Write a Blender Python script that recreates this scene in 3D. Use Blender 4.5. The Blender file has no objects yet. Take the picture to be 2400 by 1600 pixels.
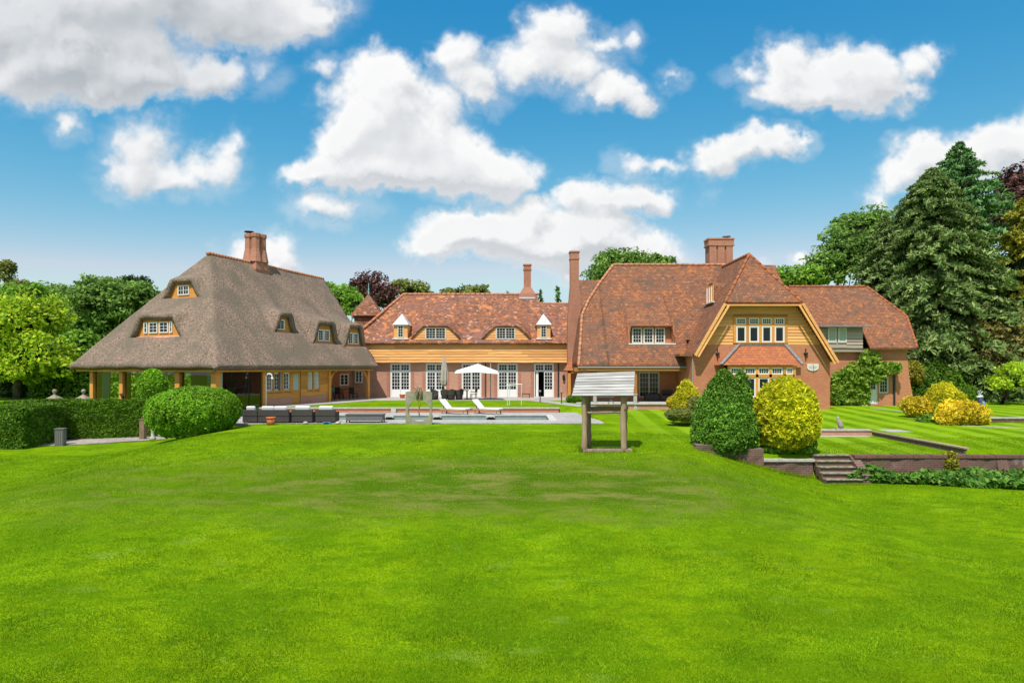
import bpy, math, random
import numpy as np
from mathutils import Vector, Matrix, noise as mnoise

# ---------------------------------------------------------------- camera, sky, sun, exposure
R = math.radians
scene = bpy.context.scene
col = scene.collection
F, CX, HY, CAMZ = 1600.0, 1200.0, 857.0, 2.7       # focal length (px of a 2400 px wide frame), horizon row, eye height

cam_d = bpy.data.cameras.new("camera")
cam_d.sensor_width = 36.0
cam_d.lens = 24.0
cam_d.shift_y = 57.0 / 2400.0
cam_d.clip_end = 3000
cam = bpy.data.objects.new("camera", cam_d)
cam.location = (0, 0, CAMZ)
cam.rotation_euler = (R(90), 0, 0)
col.objects.link(cam)
scene.camera = cam

scene.view_settings.view_transform = 'Standard'
scene.view_settings.look = 'None'
scene.view_settings.gamma = 1
scene.view_settings.exposure = 0.22
scene.cycles.use_denoising = True
scene.cycles.max_bounces = 5
scene.cycles.diffuse_bounces = 3
scene.cycles.transparent_max_bounces = 12
scene.cycles.caustics_reflective = False
scene.cycles.caustics_refractive = False

SUN_EL, SUN_AZ = 59.0, 21.0                          # sun behind the camera, a little to its left
sun_vec = Vector((-math.sin(R(SUN_AZ)) * math.cos(R(SUN_EL)), -math.cos(R(SUN_AZ)) * math.cos(R(SUN_EL)), math.sin(R(SUN_EL))))
sl = bpy.data.lights.new("sun", 'SUN')
sl.energy = 4.3
sl.angle = R(0.6)
sl.color = (1.0, 0.955, 0.88)
sun = bpy.data.objects.new("sun", sl)
sun.rotation_euler = sun_vec.to_track_quat('Z', 'Y').to_euler()
sun.location = (0, 0, 60)
col.objects.link(sun)

# ---- noise for the clouds
_rt = np.random.RandomState(5).rand(256, 256).astype(np.float32)
def vnoise(x, y, seed=0):
    xi = np.floor(x).astype(np.int64); yi = np.floor(y).astype(np.int64)
    fx = x - xi; fy = y - yi
    fx = fx * fx * (3 - 2 * fx); fy = fy * fy * (3 - 2 * fy)
    xi += seed * 37; yi += seed * 91
    a = _rt[xi & 255, yi & 255]; b = _rt[(xi + 1) & 255, yi & 255]
    c = _rt[xi & 255, (yi + 1) & 255]; d = _rt[(xi + 1) & 255, (yi + 1) & 255]
    return (a * (1 - fx) + b * fx) * (1 - fy) + (c * (1 - fx) + d * fx) * fy
def fbm(x, y, f, octv=5, seed=0, gain=0.5, billow=False):
    s = np.zeros_like(x); a = 1.0; t = 0.0
    for k in range(octv):
        n = vnoise(x * f + k * 13.7, y * f - k * 7.3, seed + k)
        if billow: n = np.abs(2 * n - 1)
        s += a * n; t += a; a *= gain; f *= 2.03
    return s / t
def sstep(a, b, x):
    t = np.clip((x - a) / (b - a), 0, 1)
    return t * t * (3 - 2 * t)

# cumulus masses: centre, radii (in frame px around the view), weight, softness group
BL = [
 # top left deck
 (120,20,360,95,1),(420,-10,330,110,1),(640,0,190,95,1),(745,30,70,50,.9),(20,70,160,90,1),(560,70,200,60,.8),
 # bright band under it
 (60,170,170,85,1.1),(230,160,180,95,1.1),(340,160,110,80,1.1),(480,185,105,72,1.1),(130,120,140,60,1),(150,285,48,40,.55),(220,215,90,45,.9),
 # wisp cloud
 (330,340,95,85,.72),(300,395,90,60,.72),(410,410,110,55,.75),(530,375,50,70,.62),(480,385,80,50,.6),(620,170,45,45,.3),(760,168,45,28,.4),
 # the large tower
 (900,190,100,85,1.25),(870,270,130,110,1.25),(980,300,140,110,1.25),(1060,370,150,100,1.25),(1170,400,90,75,1.2),(850,390,140,75,1.1),(730,415,85,38,.9),(950,415,190,50,1.1),(770,490,110,42,.6),(800,320,70,70,1),
 # upper centre
 (1065,140,80,62,.85),(1110,190,80,52,.8),(1290,80,105,78,.95),(1225,140,110,70,.9),(1340,165,115,60,.85),(1440,225,95,50,.85),(1500,230,60,35,.7),(1480,95,38,42,.5),(1400,110,70,35,.5),(1130,225,70,30,.6),(1590,180,30,18,.35),
 # right centre
 (1860,140,75,65,1),(1950,170,150,75,1.05),(2050,160,100,65,1),(1860,220,110,55,1),(1980,225,160,42,1),(2150,130,60,45,.7),(2190,115,35,32,.5),(1760,165,55,28,.45),(2100,200,80,40,.7),
 # middle right small
 (1670,385,75,60,.95),(1720,360,70,50,.9),(1800,340,100,38,.9),(1880,335,45,18,.5),(1490,390,70,38,.65),(1560,400,50,25,.5),
 # low centre
 (1240,495,80,48,1.2),(1150,530,105,50,1.2),(1060,560,110,60,1.2),(1200,560,170,60,1.2),(1400,570,150,65,1.2),(1290,590,160,50,1.1),(1440,475,140,52,1.05),(1520,480,80,42,1),(1500,590,110,45,.9),(1340,455,60,40,.9),(1370,540,90,45,1.1),(1010,585,60,35,.9),
 # far right
 (2160,360,90,68,1.2),(2100,410,70,55,.8),(2240,400,120,80,1.1),(2360,350,130,75,1.2),(2500,320,160,90,1.2),(2060,450,50,40,.5),
 # low over the ridges
 (590,590,90,55,1.1),(640,620,60,45,1),(1330,640,60,25,.9),(1760,618,45,22,.9),(1900,612,40,18,.8),
]
def cloud_field(u, v):
    wu = u + 0.026 * (fbm(u, v, 14, 5, 11) - .5) * 2 + 0.014 * (fbm(u, v, 45, 5, 3, .62) - .5) * 2
    wv = v + 0.026 * (fbm(u, v, 14, 5, 23) - .5) * 2 + 0.014 * (fbm(u, v, 45, 5, 7, .62) - .5) * 2
    f = np.full_like(u, -1.0); s = np.zeros_like(u)
    for cx, cy, rx, ry, w in BL:
        a = (cx - CX) / F; b = (HY - cy) / F
        d = np.sqrt(((wu - a) * F / (rx * 1.0)) ** 2 + ((wv - b) * F / (ry * 1.0)) ** 2)
        e = (1 - d)
        s += np.exp(-np.clip(d, 0, 4) ** 2 * 1.7) * w
        f = np.maximum(f, e * w)
    return np.maximum(f, (s - .52) * .9), s
def sky_image():
    W_, H_ = 4096, 2048
    az = ((np.arange(W_) + .5) / W_ - .25) * 2 * np.pi           # Blender's equirect: +Y sits at u = .25
    az = (az + np.pi) % (2 * np.pi) - np.pi
    el = (np.arange(H_) + .5) / H_ * np.pi - np.pi / 2
    img = np.zeros((H_, W_, 4), np.float32); img[..., 3] = 1
    lo = H_ // 2 - 20
    A, E = np.meshgrid(az, el[lo:])
    x = np.sin(A) * np.cos(E); y = np.cos(A) * np.cos(E); z = np.sin(E)      # az 0 = +Y (the view), image centre
    A = A.astype(np.float32); E = E.astype(np.float32)
    al = np.zeros(A.shape, np.float32); br = np.ones(A.shape, np.float32)
    m = (y > .45) & (E < R(52))
    u = (x[m] / y[m]).astype(np.float32); v = (z[m] / y[m]).astype(np.float32)
    f, s = cloud_field(u, v)
    bil = fbm(u, v, 16, 5, 41, .55, True)
    fine = fbm(u, v, 60, 4, 17, .6)
    g = f + .26 * (.42 - bil) + .34 * (fine - .5)
    # brightness: upper left lit, undersides grey
    f2, s2 = cloud_field(u - .012, v + .022)
    rel = (f - f2) * 1.5 + (fbm(u, v, 9, 3, 41, .45, True) - fbm(u - .008, v + .014, 9, 3, 41, .45, True)) * -.9
    b = .86 + np.clip(rel, -.5, .5) * .30 - .07 * sstep(.35, .95, f) + .14 * (fbm(u, v, 5, 4, 8) - .5)
    deck = sstep(.30, .50, v) * sstep(-.30, -.42, u)
    b = b - .20 * deck * sstep(.1, .5, f)
    veil = .26 * sstep(-.34, .10, f) * sstep(.40, .72, fbm(u + .3 * v, v * 1.7, 9, 6, 55, .58))
    al[m] = np.maximum(sstep(-.16, .55, g) * (0.25 + .75 * sstep(.05, .55, s)), veil); br[m] = np.where(sstep(-.16, .55, g) < .4, np.maximum(b, .86), b)
    n = ~m
    u2 = (x[n] / (z[n] + .25)).astype(np.float32); v2 = (y[n] / (z[n] + .25)).astype(np.float32)
    q = fbm(u2, v2, 1.3, 6, 3)
    al[n] = sstep(.56, .70, q) * sstep(0, .1, z[n]); br[n] = .85
    img[lo:, :, 0] = np.clip(al, 0, 1); img[lo:, :, 1] = np.clip(br, 0, 1)
    im = bpy.data.images.new("sky_clouds", W_, H_, alpha=False, float_buffer=False)
    im.colorspace_settings.name = 'Non-Color'
    im.pixels.foreach_set(img.ravel()); im.update(); im.pack()
    return im

world = bpy.data.worlds.new("World")
scene.world = world
world.use_nodes = True
nt = world.node_tree
for n in list(nt.nodes): nt.nodes.remove(n)
def N(tree, typ, **kw):
    n = tree.nodes.new(typ)
    for k, v in kw.items():
        if k.startswith('i_'): n.inputs[k[2:].replace('_', ' ')].default_value = v
        else: setattr(n, k, v)
    return n
L = nt.links.new
out = N(nt, 'ShaderNodeOutputWorld'); bg = N(nt, 'ShaderNodeBackground')
sky = N(nt, 'ShaderNodeTexSky', sky_type='NISHITA', sun_disc=False)
sky.sun_elevation = R(SUN_EL); sky.sun_rotation = R(180 + SUN_AZ)
sky.air_density = 1.0; sky.dust_density = 0.6; sky.ozone_density = 2.0
tc = N(nt, 'ShaderNodeTexCoord')
env = N(nt, 'ShaderNodeTexEnvironment', projection='EQUIRECTANGULAR', interpolation='Linear')
env.image = sky_image()
L(tc.outputs['Generated'], env.inputs['Vector'])
sep = N(nt, 'ShaderNodeSeparateColor'); L(env.outputs['Color'], sep.inputs['Color'])
# cloud radiance before the background strength
SKYS = 0.10
mulc = N(nt, 'ShaderNodeVectorMath', operation='MULTIPLY')
ramp = N(nt, 'ShaderNodeValToRGB')
ramp.color_ramp.elements[0].position = .45; ramp.color_ramp.elements[0].color = (.45, .49, .53, 1)
ramp.color_ramp.elements[1].position = 1.0; ramp.color_ramp.elements[1].color = (.97, .97, .97, 1)
e = ramp.color_ramp.elements.new(.74); e.color = (.72, .745, .775, 1)
L(sep.outputs['Green'], ramp.inputs['Fac'])
mulc.inputs[1].default_value = (0.86 / SKYS,) * 3
L(ramp.outputs['Color'], mulc.inputs[0])
ssp = N(nt, 'ShaderNodeSeparateColor'); scb = N(nt, 'ShaderNodeCombineColor'); L(sky.outputs['Color'], ssp.inputs['Color'])
for ch, k, a, cap in (('Red', 2.72, .198, 4.9), ('Green', 1.0, 1.25, 6.6), ('Blue', .52, 2.66, 8.0)):     # clearer, more cyan air
    pw = N(nt, 'ShaderNodeMath', operation='POWER'); pw.inputs[1].default_value = k; L(ssp.outputs[ch], pw.inputs[0])
    ml = N(nt, 'ShaderNodeMath', operation='MULTIPLY'); ml.inputs[1].default_value = a; L(pw.outputs[0], ml.inputs[0])
    mn = N(nt, 'ShaderNodeMath', operation='MINIMUM'); mn.inputs[1].default_value = cap; L(ml.outputs[0], mn.inputs[0]); L(mn.outputs[0], scb.inputs[ch])
mx = N(nt, 'ShaderNodeMix', data_type='RGBA')
L(sep.outputs['Red'], mx.inputs['Factor']); L(scb.outputs['Color'], mx.inputs['A']); L(mulc.outputs['Vector'], mx.inputs['B'])
L(mx.outputs['Result'], bg.inputs['Color']); bg.inputs['Strength'].default_value = SKYS
L(bg.outputs['Background'], out.inputs['Surface'])

# ---------------------------------------------------------------- helpers
def P(px, py, D):
    """world point seen at frame pixel (px,py) at depth D"""
    return Vector(((px - CX) * D / F, D, CAMZ + (HY - py) * D / F))
def X(px, D): return (px - CX) * D / F
def Z(py, D): return CAMZ + (HY - py) * D / F

def link(ob, parent=None):
    col.objects.link(ob)
    if parent is not None: ob.parent = parent
    return ob
def thing(name, label, cat, loc=(0, 0, 0), rotz=0, group=None):
    o = bpy.data.objects.new(name, None)
    o.location = loc; o.rotation_euler = (0, 0, rotz); o.empty_display_size = .3
    link(o)
    return tag(o, label, cat, group)
def tag(o, label=None, cat=None, group=None, kind=None):
    if label: o["label"] = label
    if cat: o["category"] = cat
    if group: o["group"] = group
    if kind: o["kind"] = kind
    return o
def root_of(o):
    while o.parent is not None: o = o.parent
    return o
class MB:
    def __init__(s): s.v = []; s.f = []
    def add(s, vs, fs):
        n = len(s.v); s.v += [tuple(v) for v in vs]; s.f += [tuple(i + n for i in f) for f in fs]; return s
    def box(s, a, b):
        x0, y0, z0 = [min(a[i], b[i]) for i in range(3)]; x1, y1, z1 = [max(a[i], b[i]) for i in range(3)]
        return s.add([(x0,y0,z0),(x1,y0,z0),(x1,y1,z0),(x0,y1,z0),(x0,y0,z1),(x1,y0,z1),(x1,y1,z1),(x0,y1,z1)],
                     [(0,3,2,1),(4,5,6,7),(0,1,5,4),(1,2,6,5),(2,3,7,6),(3,0,4,7)])
    def prism(s, pts, d):
        """polygon pts (3D, planar) swept by vector d"""
        n = len(pts); d = Vector(d)
        vs = [Vector(p) for p in pts] + [Vector(p) + d for p in pts]
        return s.add(vs, [tuple(range(n)), tuple(reversed(range(n, 2 * n)))] + [(i, i + n, (i + 1) % n + n, (i + 1) % n) for i in range(n)])
    def bar(s, a, b, w, h=None, up=(0, 0, 1)):
        """rectangular bar from a to b"""
        h = h or w; a = Vector(a); b = Vector(b); d = (b - a).normalized(); up = Vector(up)
        if abs(d.dot(up)) > .98: up = Vector((0, 1, 0))
        r = d.cross(up).normalized() * w / 2; u = r.cross(d).normalized() * h / 2
        vs = [a - r - u, a + r - u, a + r + u, a - r + u, b - r - u, b + r - u, b + r + u, b - r + u]
        return s.add(vs, [(0,1,2,3),(7,6,5,4),(0,4,5,1),(1,5,6,2),(2,6,7,3),(3,7,4,0)])
    def tube(s, pts, rad, n=8, cap=True):
        pts = [Vector(p) for p in pts]
        if not hasattr(rad, '__len__'): rad = [rad] * len(pts)
        base = len(s.v); vs = []; fs = []
        for i, p in enumerate(pts):
            d = (pts[min(i + 1, len(pts) - 1)] - pts[max(i - 1, 0)]).normalized()
            a = Vector((0, 0, 1)) if abs(d.z) < .9 else Vector((1, 0, 0))
            r = d.cross(a).normalized(); u = r.cross(d)
            for k in range(n):
                t = 2 * math.pi * k / n; vs.append(p + (r * math.cos(t) + u * math.sin(t)) * rad[i])
        for i in range(len(pts) - 1):
            for k in range(n): fs.append((i*n+k, i*n+(k+1)%n, (i+1)*n+(k+1)%n, (i+1)*n+k))
        if cap: fs += [tuple(reversed(range(n))), tuple(range((len(pts)-1)*n, len(pts)*n))]
        return s.add(vs, fs)
    def lathe(s, c, prof, n=12, sq=False):
        """profile [(r,z)] about vertical axis at c; sq -> square section"""
        vs = []; fs = []
        if sq: n = 4
        for r, z in prof:
            for k in range(n):
                t = 2 * math.pi * (k + (.5 if sq else 0)) / n; q = r * (math.sqrt(2) if sq else 1)
                vs.append((c[0] + q * math.cos(t), c[1] + q * math.sin(t), c[2] + z))
        for i in range(len(prof) - 1):
            for k in range(n): fs.append((i*n+k, i*n+(k+1)%n, (i+1)*n+(k+1)%n, (i+1)*n+k))
        fs += [tuple(reversed(range(n))), tuple(range((len(prof)-1)*n, len(prof)*n))]
        return s.add(vs, fs)
    def build(s, name, mat, parent=None, smooth=False, local=False, bevel=0):
        me = bpy.data.meshes.new(name)
        vs = s.v
        if parent is not None and not local:
            l = root_of(parent).location
            vs = [(v[0] - l.x, v[1] - l.y, v[2] - l.z) for v in vs]
        me.from_pydata(vs, [], s.f)
        me.materials.append(mat)
        if smooth: me.polygons.foreach_set('use_smooth', [True] * len(me.polygons))
        me.update()
        o = bpy.data.objects.new(name, me)
        link(o, parent)
        if bevel:
            b = o.modifiers.new('bevel', 'BEVEL'); b.width = bevel; b.segments = 1; b.limit_method = 'ANGLE'
        return o
def fast_mesh(name, V, Fc, mat, parent=None, k=4, sub=None):
    V = np.asarray(V, np.float32); Fc = np.asarray(Fc, np.int32)
    if sub is not None: V = V - np.array(sub, np.float32)
    me = bpy.data.meshes.new(name)
    me.vertices.add(len(V)); me.vertices.foreach_set('co', V.ravel())
    me.loops.add(Fc.size); me.loops.foreach_set('vertex_index', Fc.ravel())
    me.polygons.add(len(Fc)); me.polygons.foreach_set('loop_start', np.arange(0, Fc.size, k, dtype=np.int32))
    me.update(calc_edges=True); me.materials.append(mat)
    return link(bpy.data.objects.new(name, me), parent)
def copy_tree(o, parent=None):
    c = o.copy(); col.objects.link(c); c.parent = parent
    for ch in list(o.children): copy_tree(ch, c)
    return c

# ---------------------------------------------------------------- materials
def mat(name, base, rough=.8, spec=.3, metal=0.0, bump=None, var=None, transl=0.0):
    """base colour with noise variation; var = (scale, colour2, contrast); bump = (scale, strength)"""
    m = bpy.data.materials.new(name); m.use_nodes = True; t = m.node_tree; l = t.links.new
    b = t.nodes['Principled BSDF']
    b.inputs['Base Color'].default_value = (*base, 1); b.inputs['Roughness'].default_value = rough
    b.inputs['Specular IOR Level'].default_value = spec; b.inputs['Metallic'].default_value = metal
    if var or bump: g = N(t, 'ShaderNodeNewGeometry')
    if var:
        nz = N(t, 'ShaderNodeTexNoise'); nz.inputs['Scale'].default_value = var[0]; nz.inputs['Detail'].default_value = 6
        l(g.outputs['Position'], nz.inputs['Vector'])
        r = N(t, 'ShaderNodeMapRange'); c = var[2] if len(var) > 2 else .15
        r.inputs['From Min'].default_value = .5 - c; r.inputs['From Max'].default_value = .5 + c
        l(nz.outputs['Fac'], r.inputs['Value'])
        mm = N(t, 'ShaderNodeMix', data_type='RGBA'); mm.inputs['A'].default_value = (*base, 1); mm.inputs['B'].default_value = (*var[1], 1)
        l(r.outputs['Result'], mm.inputs['Factor']); l(mm.outputs['Result'], b.inputs['Base Color'])
    if bump:
        nb = N(t, 'ShaderNodeTexNoise'); nb.inputs['Scale'].default_value = bump[0]; nb.inputs['Detail'].default_value = 5
        l(g.outputs['Position'], nb.inputs['Vector'])
        bp = N(t, 'ShaderNodeBump'); bp.inputs['Strength'].default_value = bump[1]; bp.inputs['Distance'].default_value = .05
        l(nb.outputs['Fac'], bp.inputs['Height']); l(bp.outputs['Normal'], b.inputs['Normal'])
    return m
def facade_uv(t):
    """(along the wall, height) from position and the face's true normal, so courses run level on every side"""
    l = t.links.new
    g = N(t, 'ShaderNodeNewGeometry'); sp = N(t, 'ShaderNodeSeparateXYZ'); l(g.outputs['Position'], sp.inputs[0])
    sn = N(t, 'ShaderNodeSeparateXYZ'); l(g.outputs['True Normal'], sn.inputs[0])
    ax = N(t, 'ShaderNodeMath', operation='ABSOLUTE'); l(sn.outputs['X'], ax.inputs[0])
    ay = N(t, 'ShaderNodeMath', operation='ABSOLUTE'); l(sn.outputs['Y'], ay.inputs[0])
    gt = N(t, 'ShaderNodeMath', operation='GREATER_THAN'); l(ax.outputs[0], gt.inputs[0]); l(ay.outputs[0], gt.inputs[1])
    mx_ = N(t, 'ShaderNodeMix', data_type='FLOAT'); l(gt.outputs[0], mx_.inputs['Factor']); l(sp.outputs['X'], mx_.inputs['A']); l(sp.outputs['Y'], mx_.inputs['B'])
    cb = N(t, 'ShaderNodeCombineXYZ'); l(mx_.outputs['Result'], cb.inputs['X']); l(sp.outputs['Z'], cb.inputs['Y'])
    return g, cb
def brickmat(name, c1, c2, mortar, bw, bh, ms=.012, patch=None, patchc=.1, rough=.85, bumpd=.02, spots=None, bias=0.0, irr=.0):
    m = bpy.data.materials.new(name); m.use_nodes = True; t = m.node_tree; l = t.links.new
    b = t.nodes['Principled BSDF']; b.inputs['Roughness'].default_value = rough; b.inputs['Specular IOR Level'].default_value = .2
    g, uv = facade_uv(t)
    vec = uv
    if irr:
        nz0 = N(t, 'ShaderNodeTexNoise'); nz0.inputs['Scale'].default_value = 1.5; l(g.outputs['Position'], nz0.inputs['Vector'])
        ma = N(t, 'ShaderNodeVectorMath', operation='MULTIPLY_ADD'); ma.inputs[1].default_value = (irr,) * 3
        l(nz0.outputs['Color'], ma.inputs[0]); l(uv.outputs[0], ma.inputs[2]); vec = ma
    br = N(t, 'ShaderNodeTexBrick'); br.inputs['Scale'].default_value = 1; br.inputs['Brick Width'].default_value = bw; br.inputs['Row Height'].default_value = bh
    br.inputs['Mortar Size'].default_value = ms; br.inputs['Mortar Smooth'].default_value = .3; br.inputs['Bias'].default_value = bias
    br.inputs['Color1'].default_value = (*c1, 1); br.inputs['Color2'].default_value = (*c2, 1); br.inputs['Mortar'].default_value = (*mortar, 1)
    l(vec.outputs[0], br.inputs['Vector']); cur = br.outputs['Color']
    if patch:
        nz = N(t, 'ShaderNodeTexNoise'); nz.inputs['Scale'].default_value = .35; nz.inputs['Detail'].default_value = 7; nz.inputs['Roughness'].default_value = .65
        l(g.outputs['Position'], nz.inputs['Vector'])
        r = N(t, 'ShaderNodeMapRange'); r.inputs['From Min'].default_value = .46; r.inputs['From Max'].default_value = .46 + patchc * 2; l(nz.outputs['Fac'], r.inputs['Value'])
        r.inputs['To Max'].default_value = .75
        mm = N(t, 'ShaderNodeMix', data_type='RGBA'); mm.inputs['B'].default_value = (*patch, 1)
        l(r.outputs['Result'], mm.inputs['Factor']); l(cur, mm.inputs['A']); cur = mm.outputs['Result']
    if spots:
        for sc_, c_, lo, hi, sd in spots:
            vo = N(t, 'ShaderNodeTexNoise'); vo.inputs['Scale'].default_value = sc_; vo.inputs['Detail'].default_value = 3; vo.noise_dimensions = '4D'; vo.inputs['W'].default_value = sd
            l(g.outputs['Position'], vo.inputs['Vector'])
            r2 = N(t, 'ShaderNodeMapRange'); r2.inputs['From Min'].default_value = lo; r2.inputs['From Max'].default_value = hi; l(vo.outputs['Fac'], r2.inputs['Value'])
            m2 = N(t, 'ShaderNodeMix', data_type='RGBA'); m2.inputs['B'].default_value = (*c_, 1)
            l(r2.outputs['Result'], m2.inputs['Factor']); l(cur, m2.inputs['A']); cur = m2.outputs['Result']
    l(cur, b.inputs['Base Color'])
    bp = N(t, 'ShaderNodeBump'); bp.inputs['Strength'].default_value = .7; bp.inputs['Distance'].default_value = bumpd
    inv = N(t, 'ShaderNodeMath', operation='SUBTRACT'); inv.inputs[0].default_value = 1; l(br.outputs['Fac'], inv.inputs[1])
    n3 = N(t, 'ShaderNodeTexNoise'); n3.inputs['Scale'].default_value = 5; n3.inputs['Detail'].default_value = 6; l(g.outputs['Position'], n3.inputs['Vector'])
    ad = N(t, 'ShaderNodeMath', operation='MULTIPLY_ADD'); ad.inputs[1].default_value = 1.6; l(n3.outputs['Fac'], ad.inputs[0]); l(inv.outputs[0], ad.inputs[2])
    l(ad.outputs[0], bp.inputs['Height']); l(bp.outputs['Normal'], b.inputs['Normal'])
    return m
def woodmat(name, c1, c2, c3=None, rough=.6, grain=(1.2, 1.2, 30)):
    m = bpy.data.materials.new(name); m.use_nodes = True; t = m.node_tree; l = t.links.new
    b = t.nodes['Principled BSDF']; b.inputs['Roughness'].default_value = rough; b.inputs['Specular IOR Level'].default_value = .25
    g = N(t, 'ShaderNodeNewGeometry'); mp_ = N(t, 'ShaderNodeMapping'); mp_.inputs['Scale'].default_value = grain; l(g.outputs['Position'], mp_.inputs['Vector'])
    nz = N(t, 'ShaderNodeTexNoise'); nz.inputs['Scale'].default_value = 1; nz.inputs['Detail'].default_value = 5; l(mp_.outputs[0], nz.inputs['Vector'])
    r = N(t, 'ShaderNodeMapRange'); r.inputs['From Min'].default_value = .32; r.inputs['From Max'].default_value = .68; l(nz.outputs['Fac'], r.inputs['Value'])
    mm = N(t, 'ShaderNodeMix', data_type='RGBA'); mm.inputs['A'].default_value = (*c1, 1); mm.inputs['B'].default_value = (*c2, 1); l(r.outputs['Result'], mm.inputs['Factor'])
    hs = N(t, 'ShaderNodeHueSaturation'); rv = N(t, 'ShaderNodeMapRange'); rv.inputs['To Min'].default_value = .78; rv.inputs['To Max'].default_value = 1.2
    l(g.outputs['Random Per Island'], rv.inputs['Value']); l(rv.outputs['Result'], hs.inputs['Value']); l(mm.outputs['Result'], hs.inputs['Color'])
    l(hs.outputs['Color'], b.inputs['Base Color'])
    return m
def leafmat(name, c1, c2, c3=None, transl=.42, rough=.6, spec=.2, patch=None):
    """leaf clusters: colour differs from leaf to leaf, some light passes through"""
    m = bpy.data.materials.new(name); m.use_nodes = True; t = m.node_tree; l = t.links.new
    b = t.nodes['Principled BSDF']; b.inputs['Roughness'].default_value = rough; b.inputs['Specular IOR Level'].default_value = spec
    g = N(t, 'ShaderNodeNewGeometry'); rp = N(t, 'ShaderNodeValToRGB')
    rp.color_ramp.elements[0].color = (*c1, 1); rp.color_ramp.elements[1].color = (*(c3 or c2), 1)
    e_ = rp.color_ramp.elements.new(.55); e_.color = (*c2, 1)
    l(g.outputs['Random Per Island'], rp.inputs['Fac']); cur = rp.outputs['Color']
    nz = N(t, 'ShaderNodeTexNoise'); nz.inputs['Scale'].default_value = .6; nz.inputs['Detail'].default_value = 3; l(g.outputs['Position'], nz.inputs['Vector'])
    rv = N(t, 'ShaderNodeMapRange'); rv.inputs['From Min'].default_value = .3; rv.inputs['From Max'].default_value = .7; rv.inputs['To Min'].default_value = .72; rv.inputs['To Max'].default_value = 1.28
    l(nz.outputs['Fac'], rv.inputs['Value'])
    hs = N(t, 'ShaderNodeHueSaturation'); l(rv.outputs['Result'], hs.inputs['Value']); l(cur, hs.inputs['Color']); cur = hs.outputs['Color']
    if patch:
        n2 = N(t, 'ShaderNodeTexNoise'); n2.inputs['Scale'].default_value = patch[0]; n2.inputs['Detail'].default_value = 3; l(g.outputs['Position'], n2.inputs['Vector'])
        r2 = N(t, 'ShaderNodeMapRange'); r2.inputs['From Min'].default_value = .48; r2.inputs['From Max'].default_value = .6; l(n2.outputs['Fac'], r2.inputs['Value'])
        m2 = N(t, 'ShaderNodeMix', data_type='RGBA'); m2.inputs['B'].default_value = (*patch[1], 1); l(r2.outputs['Result'], m2.inputs['Factor']); l(cur, m2.inputs['A']); cur = m2.outputs['Result']
    l(cur, b.inputs['Base Color'])
    tr = N(t, 'ShaderNodeBsdfTranslucent'); l(cur, tr.inputs['Color'])
    ms = N(t, 'ShaderNodeMixShader'); ms.inputs['Fac'].default_value = transl
    l(b.outputs[0], ms.inputs[1]); l(tr.outputs[0], ms.inputs[2]); l(ms.outputs[0], t.nodes['Material Output'].inputs['Surface'])
    return m
M = {}
M['tile'] = brickmat('clay_roof_tiles', (.35, .135, .058), (.205, .088, .052), (.09, .047, .032), .26, .13, .012, patch=(.135, .083, .062), patchc=.10,
                     spots=[(4.2, (.42, .22, .14), .62, .72, 1), (3.0, (.40, .15, .055), .56, .66, 4), (3.6, (.105, .066, .050), .58, .72, 7), (1.0, (.10, .075, .055), .56, .72, 12)], irr=.05)
M['tile_mottled'] = brickmat('mottled_clay_roof_tiles', (.37, .140, .065), (.17, .080, .055), (.10, .050, .035), .26, .13, .012, patch=(.24, .12, .095), patchc=.10,
                     spots=[(3.4, (.56, .30, .20), .58, .68, 1), (1.3, (.52, .19, .07), .58, .68, 4), (2.3, (.10, .07, .06), .58, .70, 7)], irr=.05)
M['tile_new'] = brickmat('orange_clay_tiles', (.50, .17, .065), (.36, .12, .06), (.18, .07, .04), .24, .12, .01, irr=.04, spots=[(3, (.30, .10, .06), .55, .7, 2)])
M['ridge'] = mat('terracotta_ridge', (.58, .25, .13), .85, var=(3, (.36, .16, .09)))
M['brick'] = brickmat('red_brick', (.58, .215, .105), (.47, .155, .075), (.50, .31, .20), .225, .075, .010, patch=(.44, .155, .085), patchc=.12, bumpd=.008)
M['brick_pink'] = brickmat('pale_red_brick', (.57, .29, .195), (.48, .22, .14), (.53, .36, .27), .225, .075, .010, patch=(.38, .18, .13), patchc=.15, bumpd=.008)
M['brick_chimney'] = brickmat('chimney_brick', (.50, .21, .13), (.40, .15, .09), (.42, .27, .2), .225, .075, .010, patch=(.33, .14, .09), patchc=.15, bumpd=.008)
M['brick_old'] = brickmat('weathered_garden_brick', (.20, .085, .065), (.14, .07, .06), (.20, .16, .13), .225, .075, .012, patch=(.11, .085, .06), patchc=.1,
                     spots=[(1.5, (.33, .28, .24), .6, .72, 3), (1.0, (.09, .10, .04), .58, .7, 5)], bumpd=.02, irr=.03)
M['oak'] = woodmat('honey_oak', (.66, .31, .07), (.52, .21, .045))
M['oak_board'] = woodmat('honey_weatherboard', (.84, .445, .165), (.66, .30, .095), grain=(.8, .8, 22))
M['oak_dark'] = woodmat('dark_oak', (.42, .19, .055), (.33, .14, .04))  # darker oak for beams, soffits and the boards behind the cladding
M['grey_board'] = woodmat('silvered_weatherboard', (.40, .32, .27), (.29, .23, .19), grain=(.8, .8, 22))
M['white'] = mat('white_paint', (.78, .77, .74), .5, .4)
M['cream'] = mat('cream_frame', (.66, .64, .56), .55, .35)
M['lead'] = mat('pale_lead', (.62, .62, .61), .55, .4, var=(4, (.5, .5, .5)))
M['leadd'] = mat('dark_lead', (.17, .17, .18), .6, .4, var=(6, (.26, .26, .26)))
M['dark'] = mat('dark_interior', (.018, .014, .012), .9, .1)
M['gutter'] = mat('grey_gutter', (.33, .31, .29), .5, .4)
M['iron'] = mat('black_iron', (.02, .02, .02), .6, .4)
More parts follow.
